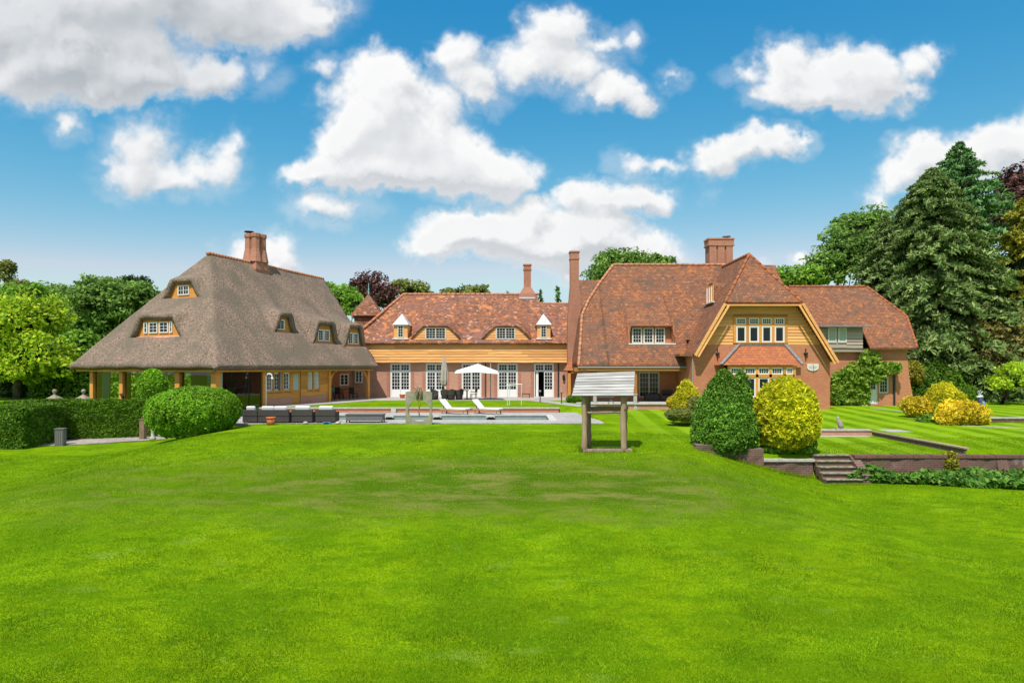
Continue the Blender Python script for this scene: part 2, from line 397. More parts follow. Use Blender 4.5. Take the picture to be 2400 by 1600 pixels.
M['stone'] = mat('pale_stone', (.50, .47, .42), .85, .2, var=(5, (.38, .34, .30)), bump=(20, .3))
M['curtain'] = mat('pale_blue_curtain', (.42, .50, .47), .9, .1)
M['stone_floor'] = mat('interior_floor', (.2, .17, .14), .6, .3)
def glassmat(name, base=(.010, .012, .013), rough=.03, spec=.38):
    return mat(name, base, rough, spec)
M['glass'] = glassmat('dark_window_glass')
def clear_glass():
    m = bpy.data.materials.new('clear_glass'); m.use_nodes = True; t = m.node_tree; l = t.links.new
    t.nodes.remove(t.nodes['Principled BSDF'])
    a = N(t, 'ShaderNodeBsdfTransparent'); a.inputs['Color'].default_value = (.86, .90, .88, 1); g = N(t, 'ShaderNodeBsdfGlossy'); g.inputs['Roughness'].default_value = .02
    fr = N(t, 'ShaderNodeFresnel'); fr.inputs['IOR'].default_value = 2.0; ms = N(t, 'ShaderNodeMixShader')
    l(fr.outputs[0], ms.inputs['Fac']); l(a.outputs[0], ms.inputs[1]); l(g.outputs[0], ms.inputs[2]); l(ms.outputs[0], t.nodes['Material Output'].inputs['Surface'])
    return m
M['clear'] = clear_glass()
def thatchmat():
    m = bpy.data.materials.new('weathered_thatch'); m.use_nodes = True; t = m.node_tree; l = t.links.new
    b = t.nodes['Principled BSDF']; b.inputs['Roughness'].default_value = .95; b.inputs['Specular IOR Level'].default_value = .1
    g = N(t, 'ShaderNodeNewGeometry')
    n1 = N(t, 'ShaderNodeTexNoise'); n1.inputs['Scale'].default_value = 8; n1.inputs['Detail'].default_value = 6; n1.inputs['Roughness'].default_value = .7; l(g.outputs['Position'], n1.inputs['Vector'])
    n2 = N(t, 'ShaderNodeTexNoise'); n2.inputs['Scale'].default_value = .8; n2.inputs['Detail'].default_value = 7
    mp_ = N(t, 'ShaderNodeMapping'); mp_.inputs['Scale'].default_value = (1, 1, .5); l(g.outputs['Position'], mp_.inputs['Vector']); l(mp_.outputs[0], n2.inputs['Vector'])
    r1 = N(t, 'ShaderNodeValToRGB'); r1.color_ramp.elements[0].position = .35; r1.color_ramp.elements[0].color = (.115, .080, .060, 1)
    r1.color_ramp.elements[1].position = .66; r1.color_ramp.elements[1].color = (.37, .27, .205, 1); l(n1.outputs['Fac'], r1.inputs['Fac'])
    r2 = N(t, 'ShaderNodeMapRange'); r2.inputs['From Min'].default_value = .42; r2.inputs['From Max'].default_value = .62; l(n2.outputs['Fac'], r2.inputs['Value']); r2.inputs['To Max'].default_value = .8
    mm = N(t, 'ShaderNodeMix', data_type='RGBA'); mm.inputs['B'].default_value = (.165, .135, .100, 1); l(r2.outputs['Result'], mm.inputs['Factor']); l(r1.outputs['Color'], mm.inputs['A'])
    l(mm.outputs['Result'], b.inputs['Base Color'])
    w = N(t, 'ShaderNodeTexNoise'); w.inputs['Scale'].default_value = 14; w.inputs['Detail'].default_value = 6; mp2 = N(t, 'ShaderNodeMapping'); mp2.inputs['Scale'].default_value = (1, 1, .25)
    l(g.outputs['Position'], mp2.inputs['Vector']); l(mp2.outputs[0], w.inputs['Vector'])
    bp = N(t, 'ShaderNodeBump'); bp.inputs['Strength'].default_value = .9; bp.inputs['Distance'].default_value = .09
    l(w.outputs['Fac'], bp.inputs['Height']); l(bp.outputs['Normal'], b.inputs['Normal'])
    return m
M['thatch'] = thatchmat()

# ---------------------------------------------------------------- ground
GD = np.array([0, 8, 10.5, 15, 20, 23, 25.5, 28, 35, 60.]); GZ = np.array([-2.2, -2.17, -2.1, -1.8, -1.15, -.68, -.38, -.3, -.3, -.3])
def mound(D):
    s = 0
    for o in (-1.6, -.8, 0, .8, 1.6): s = s + np.interp(D + o, GD, GZ)
    return s / 5
PX0, PX1, PD0, PD1 = -10.6, 2.1, 37.5, 41.5            # pool
WALL_D = 27.0                                          # garden retaining wall
STRIP_D = 44.0                                         # brick edge between the pool deck and the upper strip of grass
def ground(X_, D_):
    X_ = np.asarray(X_, float); D_ = np.asarray(D_, float)
    z = mound(D_)
    zl = np.interp(D_, [0, 12, 20, 28, 36, 60], [-2.3, -2.25, -1.8, -1.45, -1.25, -1.2])
    z = z + (zl - z) * sstep(-12.3, -19.5, X_) * (D_ < 44)
    zr = np.interp(D_, [0, 10, 20, 24, 27.1], [-2.3, -2.25, -2.02, -1.86, -1.70])
    front = D_ < WALL_D + .05
    z = np.where(front, z + (zr - z) * sstep(5.5, 12.2, X_), z)
    # upper garden behind the wall
    zu = np.interp(D_, [26, 34, 50, 58], [-.62, -.50, -.33, -.30])
    zp = np.interp(D_, [26, 34], [-.82, -.78])
    panel = (X_ > 9.8) & (X_ < 18.05) & (D_ < 34.02)
    zg = np.where(panel, zp, zu)
    w = sstep(4.5, 9.8, X_)
    z = np.where(front, z, np.where(X_ > 4.5, z * (1 - w) + zg * w, z))
    z = np.where((X_ > 4.5) & (X_ < 12.8) & (D_ > 44), z + (-.45 - z) * sstep(44, 48, D_), z)
    # beneath the deck and the house terraces
    z = np.where((X_ > -16.2) & (X_ < 4.9) & (D_ > 35.3) & (D_ < STRIP_D), -1.6, z)
    z = np.where((D_ >= STRIP_D) & (X_ < 5.2) & (X_ > -17.5), -.01, z)
    z = np.where((D_ >= 44) & (X_ <= -17.5), -.02, z)
    z = np.where(D_ > 58, np.minimum(z, -.02), z)
    return z
def lawnmat():
    m = bpy.data.materials.new('lawn_grass'); m.use_nodes = True; t = m.node_tree; l = t.links.new
    b = t.nodes['Principled BSDF']; b.inputs['Roughness'].default_value = .9; b.inputs['Specular IOR Level'].default_value = .02
    g = N(t, 'ShaderNodeNewGeometry')
    def nz(scale, det, map_=None, rough=.55):
        n = N(t, 'ShaderNodeTexNoise'); n.inputs['Scale'].default_value = scale; n.inputs['Detail'].default_value = det; n.inputs['Roughness'].default_value = rough
        if map_:
            q = N(t, 'ShaderNodeMapping'); q.inputs['Scale'].default_value = map_; l(g.outputs['Position'], q.inputs['Vector']); l(q.outputs[0], n.inputs['Vector'])
        else: l(g.outputs['Position'], n.inputs['Vector'])
        return n.outputs['Fac']
    def mr(src, a, b_, lo=0, hi=1):
        r = N(t, 'ShaderNodeMapRange'); r.inputs['From Min'].default_value = a; r.inputs['From Max'].default_value = b_
        r.inputs['To Min'].default_value = lo; r.inputs['To Max'].default_value = hi; l(src, r.inputs['Value']); return r.outputs['Result']
    def mix(f, a, b_):
        x = N(t, 'ShaderNodeMix', data_type='RGBA')
        if isinstance(f, float): x.inputs['Factor'].default_value = f
        else: l(f, x.inputs['Factor'])
        for k, v in (('A', a), ('B', b_)):
            if isinstance(v, tuple): x.inputs[k].default_value = (*v, 1)
            else: l(v, x.inputs[k])
        return x.outputs['Result']
    c = mix(mr(nz(.45, 7), .38, .62), (.108, .215, .002), (.245, .392, .003))
    c = mix(mr(nz(.16, 5, (1, 2.2, 1)), .46, .64, 0, .55), c, (.27, .385, .004))
    c = mix(mr(nz(1.5, 6, (1, 1.8, 1)), .47, .62, 0, .75), c, (.088, .205, .002))
    c = mix(mr(nz(7, 5), .55, .70, 0, .5), c, (.30, .45, .010))
    c = mix(mr(nz(24, 4), .42, .60, 0, .7), c, (.070, .170, .002))
    c = mix(mr(nz(3.1, 6, (1, 1.6, 1)), .66, .74, 0, .35), c, (.40, .46, .11))
    c = mix(mr(nz(.8, 7, (1, 1.5, 1)), .62, .72, 0, .35), c, (.26, .36, .06))
    # thin, worn turf on the bank
    sp = N(t, 'ShaderNodeSeparateXYZ'); l(g.outputs['Position'], sp.inputs[0])
    bank = N(t, 'ShaderNodeMath', operation='MULTIPLY'); l(mr(sp.outputs['Y'], 17.2, 19.8), bank.inputs[0]); l(mr(sp.outputs['Y'], 25.2, 22.5), bank.inputs[1])
    bx = N(t, 'ShaderNodeMath', operation='MULTIPLY'); l(mr(sp.outputs['X'], -16, -2, .25, 1), bx.inputs[0]); l(mr(sp.outputs['X'], 9.5, 4), bx.inputs[1])
    bb = N(t, 'ShaderNodeMath', operation='MULTIPLY'); l(bank.outputs[0], bb.inputs[0]); l(bx.outputs[0], bb.inputs[1])
    worn = N(t, 'ShaderNodeMath', operation='MULTIPLY'); l(bb.outputs[0], worn.inputs[0]); l(mr(nz(.9, 8, (.7, 1.8, 1), .65), .45, .60), worn.inputs[1])
    dull = N(t, 'ShaderNodeMath', operation='MULTIPLY'); dull.inputs[1].default_value = .95; l(bb.outputs[0], dull.inputs[0])
    c = mix(dull.outputs[0], c, (.062, .128, .006))
    w2 = N(t, 'ShaderNodeMath', operation='MULTIPLY'); w2.inputs[1].default_value = .8; l(worn.outputs[0], w2.inputs[0])
    c = mix(w2.outputs[0], c, (.215, .205, .055))
    # mowing stripes on the upper garden
    wv = N(t, 'ShaderNodeTexWave', wave_type='BANDS', bands_direction='X'); wv.inputs['Scale'].default_value = .19; wv.inputs['Distortion'].default_value = 1.2; wv.inputs['Detail Scale'].default_value = .4
    q = N(t, 'ShaderNodeMapping'); q.inputs['Rotation'].default_value = (0, 0, R(5)); l(g.outputs['Position'], q.inputs['Vector']); l(q.outputs[0], wv.inputs['Vector'])
    up = N(t, 'ShaderNodeMath', operation='MULTIPLY'); l(mr(sp.outputs['X'], 5, 9), up.inputs[0]); l(mr(sp.outputs['Y'], 27, 27.3), up.inputs[1])
    st = N(t, 'ShaderNodeMath', operation='MULTIPLY'); l(mr(wv.outputs['Fac'], .35, .65, 0, .6), st.inputs[0]); l(up.outputs[0], st.inputs[1])
    c = mix(st.outputs[0], c, (.27, .43, .02))
    l(c, b.inputs['Base Color'])
    bp = N(t, 'ShaderNodeBump'); bp.inputs['Strength'].default_value = .8; bp.inputs['Distance'].default_value = .05
    l(nz(30, 6, None, .7), bp.inputs['Height']); l(bp.outputs['Normal'], b.inputs['Normal'])
    return m
M['lawn'] = lawnmat()
def axis(pts, step):
    o = []
    for a, b, s in zip(pts[:-1], pts[1:], step): o += list(np.arange(a, b - 1e-6, s))
    return np.array(o + [pts[-1]])
gx = np.unique(np.concatenate([axis([-600, -120, -45, 40, 120, 600], [80, 8, .5, 8, 80]), [-17.5, -17.51, -16.2, -16.21, 4.9, 4.91, 5.2, 5.21, 9.8, 9.81, 18.05, 18.06]]))
gy = np.unique(np.concatenate([axis([-60, 0, 4, 62, 120, 1200], [15, 1, .4, 6, 120]), [27.05, 27.06, 34.02, 34.03, 35.3, 35.31, 44, 44.01, 43.99]]))
GX, GY = np.meshgrid(gx, gy)
gz = ground(GX, GY)
ii = np.arange(len(gx) - 1)[None, :] + (np.arange(len(gy) - 1) * len(gx))[:, None]
ii = ii.ravel()
lawn = fast_mesh('lawn', np.stack([GX, GY, gz], -1).reshape(-1, 3), np.stack([ii, ii + 1, ii + 1 + len(gx), ii + len(gx)], -1), M['lawn'])
lawn.data.polygons.foreach_set('use_smooth', [True] * len(lawn.data.polygons))
tag(lawn, kind='structure')

# short blades standing on the near lawn
def blades():
    rs = np.random.RandomState(3); n = 620000
    D = 9.6 + (31 - 9.6) * rs.rand(n) ** 1.45
    X_ = (rs.rand(n) * 2 - 1) * (D * .78 + .4)
    z = ground(X_, D)
    clump = vnoise((X_ * 2.2).astype(np.float32), (D * 2.2).astype(np.float32), 9)
    hh = (.014 + .040 * rs.rand(n) ** 1.5 * (.35 + 1.3 * clump ** 2)) * (1 - .35 * sstep(24, 19, D) * sstep(16, 19, D))
    w = .0042 + D * .00028
    a = rs.rand(n) * 2 * np.pi; le = hh * (rs.rand(n) * 1.0)
    dx = np.cos(a); dy = np.sin(a); b = rs.rand(n) * 2 * np.pi
    p0 = np.stack([X_ - dx * w, D - dy * w, z - .004], -1); p1 = np.stack([X_ + dx * w, D + dy * w, z - .004], -1)
    p2 = np.stack([X_ + np.cos(b) * le, D + np.sin(b) * le, z + hh], -1)
    V = np.stack([p0, p1, p2], 1).reshape(-1, 3)
    for (xa, ya), (xb, yb), k, hm in (((9.9, 26.62), (11.95, 26.62), 1500, .16), ((7.2, 26.75), (10.1, 26.6), 2200, .15), ((12.0, 25.7), (13.4, 25.65), 500, .10), ((-15.9, 35.28), (4.9, 35.28), 5200, .07), ((2.6, 24.98), (4.5, 24.98), 700, .09), ((2.55, 25.0), (2.6, 26.3), 300, .09), ((4.52, 25.0), (4.55, 26.3), 300, .09), ((-24, 33.6), (-17, 36.9), 1500, .07)):
        t = rs.rand(k); xx = xa + (xb - xa) * t + rs.normal(size=k) * .05; yy = ya + (yb - ya) * t + rs.normal(size=k) * .05; zz = np.maximum(ground(xx, np.minimum(yy, 35.25) if ya > 35 else yy), -2.3)
        h_ = hm * (.3 + rs.rand(k)); a_ = rs.rand(k) * 6.3; d_ = np.stack([np.cos(a_), np.sin(a_), np.zeros(k)], -1) * .013; c_ = np.stack([xx, yy, zz - .02], -1); l_ = rs.normal(size=(k, 3)) * .03; l_[:, 2] = h_
        V = np.concatenate([V, np.stack([c_ - d_, c_ + d_, c_ + l_], 1).reshape(-1, 3)])
    Fc = np.arange(len(V)).reshape(-1, 3)
    m = leafmat('grass_blades', (.100, .215, .002), (.215, .375, .004), (.38, .51, .02), transl=.4, rough=.7, spec=.1, patch=(.5, (.27, .40, .005)))
    o = fast_mesh('grass', V, Fc, m, k=3)
    tag(o, 'short bright green blades of the mown foreground lawn', 'grass', kind='stuff')
blades()

M['paving'] = brickmat('stone_paving', (.40, .375, .355), (.33, .31, .30), (.24, .23, .22), .9, .6, .012, patch=(.44, .41, .38), patchc=.1, bumpd=.005)
# paving lies flat: use plan coordinates instead of height
def planmat(src, name):
    m = src.copy(); m.name = name; t = m.node_tree
    br = [n for n in t.nodes if n.type == 'TEX_BRICK'][0]; g = [n for n in t.nodes if n.type == 'NEW_GEOMETRY'][0]
    t.links.new(g.outputs['Position'], br.inputs['Vector']); return m
M['paving'] = planmat(M['paving'], 'grey_stone_paving')
M['coping'] = mat('pale_coping_stone', (.56, .54, .50), .75, .25, var=(4, (.45, .43, .40)))
def slab(mb, x0, x1, y0, y1, z, t=.12): return mb.box((x0, y0, z - t), (x1, y1, z))
deck = MB(); DZ = -.3
slab(deck, -16, PX0 - .35, 35.35, STRIP_D, DZ); slab(deck, PX1 + .35, 3.2, 35.35, STRIP_D, DZ)
slab(deck, PX0 - .35, PX1 + .35, 35.35, PD0 - .35, DZ); slab(deck, PX0 - .35, PX1 + .35, PD1 + .35, STRIP_D, DZ)
deck.prism([(3.2, 35.35, DZ), (4.85, 35.35, DZ), (4.85, 37.5, DZ), (4.2, 41.5, DZ), (4.2, STRIP_D, DZ), (3.2, STRIP_D, DZ)], (0, 0, -.12))
tag(deck.build('pool_deck_paving', M['paving']), kind='structure')
up = MB()
slab(up, -11.5, 5.0, 53.2, 58, .02)                                              # terrace before the french doors
up.prism([(-16.7, 44.6, .016), (-14.9, 44.6, .016), (-8.2, 57.9, .016), (-11.3, 57.9, .016)], (0, 0, -.1))
up.prism([(1.2, 53.3, .012), (2.6, 53.3, .012), (5.6, 45.6, .012), (4.4, 45.2, .012)], (0, 0, -.08))
tag(up.build('terrace_paving', M['paving']), kind='structure')
pth = MB(); pth.prism([(-24.0, 33.8, -1.30), (-21.6, 34.5, -1.27), (-18.8, 36.1, -1.22), (-17.0, 37.0, -1.20), (-20, 38, -1.22), (-24.3, 37.2, -1.28)], (0, 0, .035))
tag(pth.build('garden_path', planmat(brickmat('path_paving', (.42, .36, .33), (.34, .29, .27), (.2, .17, .15), .4, .4, .012, patch=(.30, .26, .2)), 'garden_path_paving')), kind='structure')
wm = mat('pool_water', (.030, .085, .070), .04, .6, bump=(1.5, .05))
wt = MB(); wt.add([(PX0, PD0, -.56), (PX1, PD0, -.56), (PX1, PD1, -.56), (PX0, PD1, -.56)], [(0, 1, 2, 3)])
tag(wt.build('pool_water', wm), kind='structure')
pool = thing('swimming_pool', 'long rectangular swimming pool sunk in the grey paved deck', 'swimming pool', (0, 39, -.3))
w_ = MB()
w_.box((PX0 - .1, PD1, -1.5), (PX1 + .1, PD1 + .1, -.34)).box((PX0 - .1, PD0 - .1, -1.5), (PX1 + .1, PD0, -.34)).box((PX1, PD0, -1.5), (PX1 + .1, PD1, -.34)).box((PX0 - .1, PD0, -1.5), (PX0, PD1, -.34))
w_.build('basin_wall', mat('pool_wall', (.36, .39, .36), .4, .4, var=(2, (.28, .33, .30))), pool)
cp = MB()
cp.box((PX0 - .35, PD1 - .04, -.34), (PX1 + .35, PD1 + .35, -.275)).box((PX0 - .35, PD0 - .35, -.34), (PX1 + .35, PD0 + .04, -.275))
cp.box((PX1 - .04, PD0 + .04, -.34), (PX1 + .35, PD1 - .04, -.275)).box((PX0 - .35, PD0 + .04, -.34), (PX0 + .04, PD1 - .04, -.275))
cp.build('coping', M['coping'], pool)
for px in (913, 1025, 1150):                                  # skimmer mouths with pale surrounds in the far wall
    x = X(px, PD1)
    s = MB(); s.tube([(x - .26, PD1 - .03, -.44), (x + .26, PD1 - .03, -.44)], .10, 8); o = s.build('skimmer', M['stone'], pool, True)
    MB().box((x - .19, PD1 - .17, -.47), (x + .19, PD1 - .125, -.40)).build('slot', M['dark'], o)
# low brick edge under the grass strip
ew = thing('low_brick_edging_wall', 'low red brick edging wall between pool deck and upper grass strip', 'wall', (-5, STRIP_D, -.3))
MB().box((-16.2, STRIP_D - .12, -.5), (3.0, STRIP_D + .1, -.06)).build('brick_face', M['brick'], ew)
MB().box((-16.25, STRIP_D - .18, -.058), (3.05, STRIP_D + .16, .02)).build('cap', M['stone'], ew)
MB().box((X(918, STRIP_D), STRIP_D - .3, -.3), (X(930, STRIP_D), STRIP_D - .13, 0)).build('pier', M['stone'], ew)
ew2 = thing('low_brick_edging_wall', 'short red brick edging wall beside the path, right of the pool', 'wall', (4.6, 44.2, -.3))
MB().box((3.9, 44.3, -.55), (7.5, 44.6, -.10)).build('brick_face', M['brick_old'], ew2)
MB().box((3.85, 44.25, -.098), (7.55, 44.66, -.03)).build('cap', M['brick_old'], ew2)

# ---------------------------------------------------------------- building helpers
def wall_holes(mb, x0, x1, z0, z1, d0, d1, holes=(), tf=lambda x, y, z: (x, y, z)):
    def bx(a, b, c, d):
        if b - a > .005 and d - c > .005:
            n = len(mb.v); mb.box((a, d0, c), (b, d1, d)); mb.v[n:] = [tf(*v) for v in mb.v[n:]]
    cur = x0
    for hx0, hx1, hz0, hz1 in sorted(holes):
        bx(cur, hx0, z0, z1); bx(hx0, hx1, z0, hz0); bx(hx0, hx1, hz1, z1); cur = hx1
    bx(cur, x1, z0, z1)
    return mb
def clad(mb, z0, z1, xl, xr, D, holes=(), step=.21, seed=0, th=.03, tf=lambda x, y, z: (x, y, z)):
    """lapped weatherboards facing -Y; xl, xr are functions of height"""
    rs = random.Random(seed); z = z0
    while z < z1 - .03:
        t = min(z + step, z1); zm = (z + t) / 2
        segs = [(xl(zm), xr(zm))]
        for hx0, hx1, hz0, hz1 in holes:
            if hz0 < t - .02 and hz1 > z + .02:
                segs = [q for a, b in segs for q in ((a, min(b, hx0)), (max(a, hx1), b)) if q[1] - q[0] > .04]
        for a, b in segs:
            n = max(1, int((b - a) / 3.2)); cuts = [a] + [a + (b - a) * (i + rs.uniform(-.25, .25)) / n for i in range(1, n)] + [b]
            for c0, c1 in zip(cuts[:-1], cuts[1:]):
                k = max(1, int((c1 - c0) / .8)); zs = [rs.uniform(-.022, .022) for _ in range(k + 1)]
                vs = []; fs = []
                for i in range(k + 1):
                    x = c0 + (c1 - c0) * i / k
                    x_t = x
                    vs += [tf(x, D - th - .012, z + zs[i]), tf(x_t, D - .006, t + .03), tf(x, D + .0, z + zs[i])]
                for i in range(k):
                    q = i * 3; fs += [(q, q + 3, q + 4, q + 1), (q + 2, q + 5, q + 3, q)]
                fs += [(0, 1, 2), (3 * k, 3 * k + 2, 3 * k + 1)]
                mb.add(vs, fs)
        z = t
    return mb
def window(parent, x0, x1, z0, z1, D, n=1, cols=2, rows=3, fm=None, name='window', tf=None, local=False, transom=0, panel=0, fr=.06, st=.055, bar=.024, pm=None, skip=(), label=None, glassm=None):
    """casement window or glazed door facing -Y: frame, stiles and glazing bars in one mesh, the glass a pane under it"""
    fm = fm or M['white']; tf = tf or (lambda x, y, z: (x, y, z)); mb = MB(); gl = MB(); pn = MB()
    dep = .09
    def bx(m_, a, b, c, d, y0=0., y1=dep): m_.box((a, D + y0, c), (b, D + y1, d))
    bx(mb, x0, x1, z1 - fr, z1); bx(mb, x0, x1, z0, z0 + fr * .8); bx(mb, x0, x0 + fr, z0 + fr * .8, z1 - fr); bx(mb, x1 - fr, x1, z0 + fr * .8, z1 - fr)
    ix0, ix1, iz0, iz1 = x0 + fr, x1 - fr, z0 + fr * .8, z1 - fr
    cw = (ix1 - ix0) / n
    parts = []
    if transom:
        zt = iz1 - transom; bx(mb, ix0, ix1, zt - .035, zt + .035, -.004, dep + .004)
        for i in range(n): parts.append((ix0 + i * cw, ix0 + (i + 1) * cw, zt + .035, iz1, cols, max(1, round(rows * transom / (iz1 - iz0 - transom - panel))) if transom else 1, 0, i))
        iz1 = zt - .035
    for i in range(n): parts.append((ix0 + i * cw, ix0 + (i + 1) * cw, iz0, iz1, cols, rows, panel, -1 - i))
    for a, b, c, d, cc, rr, pnl, idx in parts:
        if idx in skip: continue
        g = .008
        bx(mb, a + g, b - g, d - st, d - g, .012, .07); bx(mb, a + g, b - g, c + g, c + st, .012, .07)
        bx(mb, a + g, a + st, c + st, d - st, .012, .07); bx(mb, b - st, b - g, c + st, d - st, .012, .07)
        c2 = c + st
        if pnl: bx(mb, a + st, b - st, c + st, c + pnl, .02, .06); c2 = c + pnl
        for k in range(1, cc): x = a + st + (b - a - 2 * st) * k / cc; bx(mb, x - bar / 2, x + bar / 2, c2, d - st, .020, .050)
        for k in range(1, rr): z = c2 + (d - st - c2) * k / rr; bx(mb, a + st, b - st, z - bar / 2, z + bar / 2, .022, .048)
        gl.add([(a + st, D + .052, c2), (b - st, D + .052, c2), (b - st, D + .052, d - st), (a + st, D + .052, d - st)], [(0, 1, 2, 3)])
    for m_ in (mb, gl): m_.v = [tf(*v) for v in m_.v]
    o = mb.build(name, fm, parent, local=local)
    if label: o["label"] = label
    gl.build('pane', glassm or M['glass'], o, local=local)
    return o
def wframe(parent, x0, x1, z0, z1, D, m_=None, w=.07, mull=(), tf=None, local=False, name='window_surround'):
    tf = tf or (lambda x, y, z: (x, y, z)); mb = MB()
    mb.box((x0 - w, D - .03, z1), (x1 + w, D + .07, z1 + w)).box((x0 - w, D - .05, z0 - w), (x1 + w, D + .07, z0)).box((x0 - w, D - .03, z0), (x0, D + .07, z1)).box((x1, D - .03, z0), (x1 + w, D + .07, z1))
    for x in mull: mb.box((x - .03, D - .02, z0), (x + .03, D + .07, z1))
    mb.v = [tf(*v) for v in mb.v]; return mb.build(name, m_ or M['oak'], parent, local=local)
def uniq(a, e=1e-4):
    a = np.sort(np.array(a)); return a[np.concatenate([[True], np.diff(a) > e])]
def roof_grid(name, xs, ys, hf, mat_, parent, drop, thick=.28, local=False, mask=None, smooth=True, tilt=0.):
    """roof surface h(x,y) on a grid, opened where it drops sharply (dormer fronts), thickened downwards"""
    A, B = np.meshgrid(xs, ys); H = hf(A, B)
    sub = np.zeros(3) if local else np.array(root_of(parent).location)
    nx, ny = len(xs), len(ys); V = np.stack([A, B, H], -1).reshape(-1, 3)
    i, j = np.meshgrid(np.arange(nx - 1), np.arange(ny - 1)); i = i.ravel(); j = j.ravel()
    q = np.stack([j * nx + i, j * nx + i + 1, (j + 1) * nx + i + 1, (j + 1) * nx + i], -1)
    hz = V[q][:, :, 2]; dxy = np.ptp(V[q][:, :, :2], axis=1).min(1)
    keep = ~((np.ptp(hz, axis=1) > drop) & (dxy < .01))
    if mask is not None: keep &= mask(V[q].mean(1))
    q = q[keep]; used = np.unique(q); rm = -np.ones(len(V), int); rm[used] = np.arange(len(used))
    o = fast_mesh(name, V[used], rm[q], mat_, parent, sub=sub)
    if smooth: o.data.polygons.foreach_set('use_smooth', [True] * len(q))
    s = o.modifiers.new('thickness', 'SOLIDIFY'); s.thickness = thick; s.offset = -1
    return o
def smax(d, k=.10): return .5 * (d + np.sqrt(d * d + k)) - .0
def chimney(parent, cx, cy, w, d, z0, z1, m_=None, flare=None, flues=1, name='chimney', local=False, cap=.45, cowl=False):
    """brick stack: shaft, stepped head; flues>1 gives ribbed faces"""
    m_ = m_ or M['brick_chimney']; mb = MB()
    def ring(z, a, b): mb.box((cx - w / 2 - a, cy - d / 2 - a, z), (cx + w / 2 + a, cy + d / 2 + a, b))
    if flues == 1:
        mb.box((cx - w / 2, cy - d / 2, z0), (cx + w / 2, cy + d / 2, z1 - cap - .1))
    else:
        fw = w / flues
        mb.box((cx - w / 2 + .08, cy - d / 2 + .12, z0), (cx + w / 2 - .08, cy + d / 2 - .12, z1 - cap - .1))
        for k in range(flues):
            x = cx - w / 2 + fw * (k + .5); mb.box((x - fw / 2 + .07, cy - d / 2, z0), (x + fw / 2 - .07, cy + d / 2, z1 - cap - .101))
    ring(z1 - cap - .1, .05, z1 - cap); ring(z1 - cap, 0.012, z1 - .12); ring(z1 - .12, .06, z1)
    if flare:                                       # splayed foot: (extra half width, z bottom, z top)
        e, a, b = flare
        x0, x1, y0, y1 = cx - w / 2, cx + w / 2, cy - d / 2, cy + d / 2
        mb.add([(x0 - e, y0 - e * .4, a), (x1 + e, y0 - e * .4, a), (x1 + e, y1 + e * .4, a), (x0 - e, y1 + e * .4, a), (x0, y0, b), (x1, y0, b), (x1, y1, b), (x0, y1, b)],
               [(0, 1, 5, 4), (1, 2, 6, 5), (2, 3, 7, 6), (3, 0, 4, 7)])
        mb.box((x0 - e, y0 - e * .4 - .01, a - 1.3), (x1 + e, y1 + e * .4, a))
    o = mb.build(name, m_, parent, local=local)
    return o

# ---------------------------------------------------------------- thatched house
TA = math.atan2(-.41, .912)
T0 = Vector((-17.67, 40.6, 0)); ex = Vector((math.cos(TA), math.sin(TA), 0)); ey = Vector((-math.sin(TA), math.cos(TA), 0))
th = thing('thatched_house', 'long brown thatched house with timber posts and swept dormers left of the pool', 'house', T0, TA)
def tl(v): v = Vector(v) - T0; return np.array([v.dot(ex), v.dot(ey), v.z])
camL = tl((0, 0, CAMZ))
def rayL(px, py):
    d = Vector(((px - CX) / F, 1, (HY - py) / F)); return np.array([d.dot(ex), d.dot(ey), d.z])
def hit(px, py, ax_, val):                       # ray with the local plane axis = val
    r = rayL(px, py); return camL + r * ((val - camL[ax_]) / r[ax_])
TW, TE, TR0, TR1, TLEN, TH = 13.56, 2.66, 5.63, 17.76, 18.0, 10.72
def zr(y): return TH - .032 * (y - TR0)
def tbase(x, y):
    x = np.asarray(x, float); y = np.asarray(y, float)
    zf = TE + (TH - TE) / TR0 * y
    zrt = TE + (-x) / (TW / 2) * (zr(y) - TE)
    zlf = TE + (x + TW) / (TW / 2) * (zr(y) - TE)
    a = np.minimum(zf, zrt); s = .35
    k = np.clip(.5 + .5 * (zrt - zf) / s, 0, 1); a = zrt * (1 - k) + zf * k - s * k * (1 - k)
    k = np.clip(.5 + .5 * (zlf - a) / .15, 0, 1); a = zlf * (1 - k) + a * k - .15 * k * (1 - k)
    return a
def solve_plane(px, py, right):
    r = rayL(px, py); lo, hi = 20., 80.
    f = lambda t: (lambda p: p[2] - float(TE + ((TH - TE) / TR0 * p[1] if not right else (-p[0]) / (TW / 2) * (zr(p[1]) - TE))))(camL + r * t)
    s0 = f(lo)
    for _ in range(60):
        m_ = (lo + hi) / 2
        if (f(m_) > 0) == (s0 > 0): lo = m_
        else: hi = m_
    return camL + r * lo
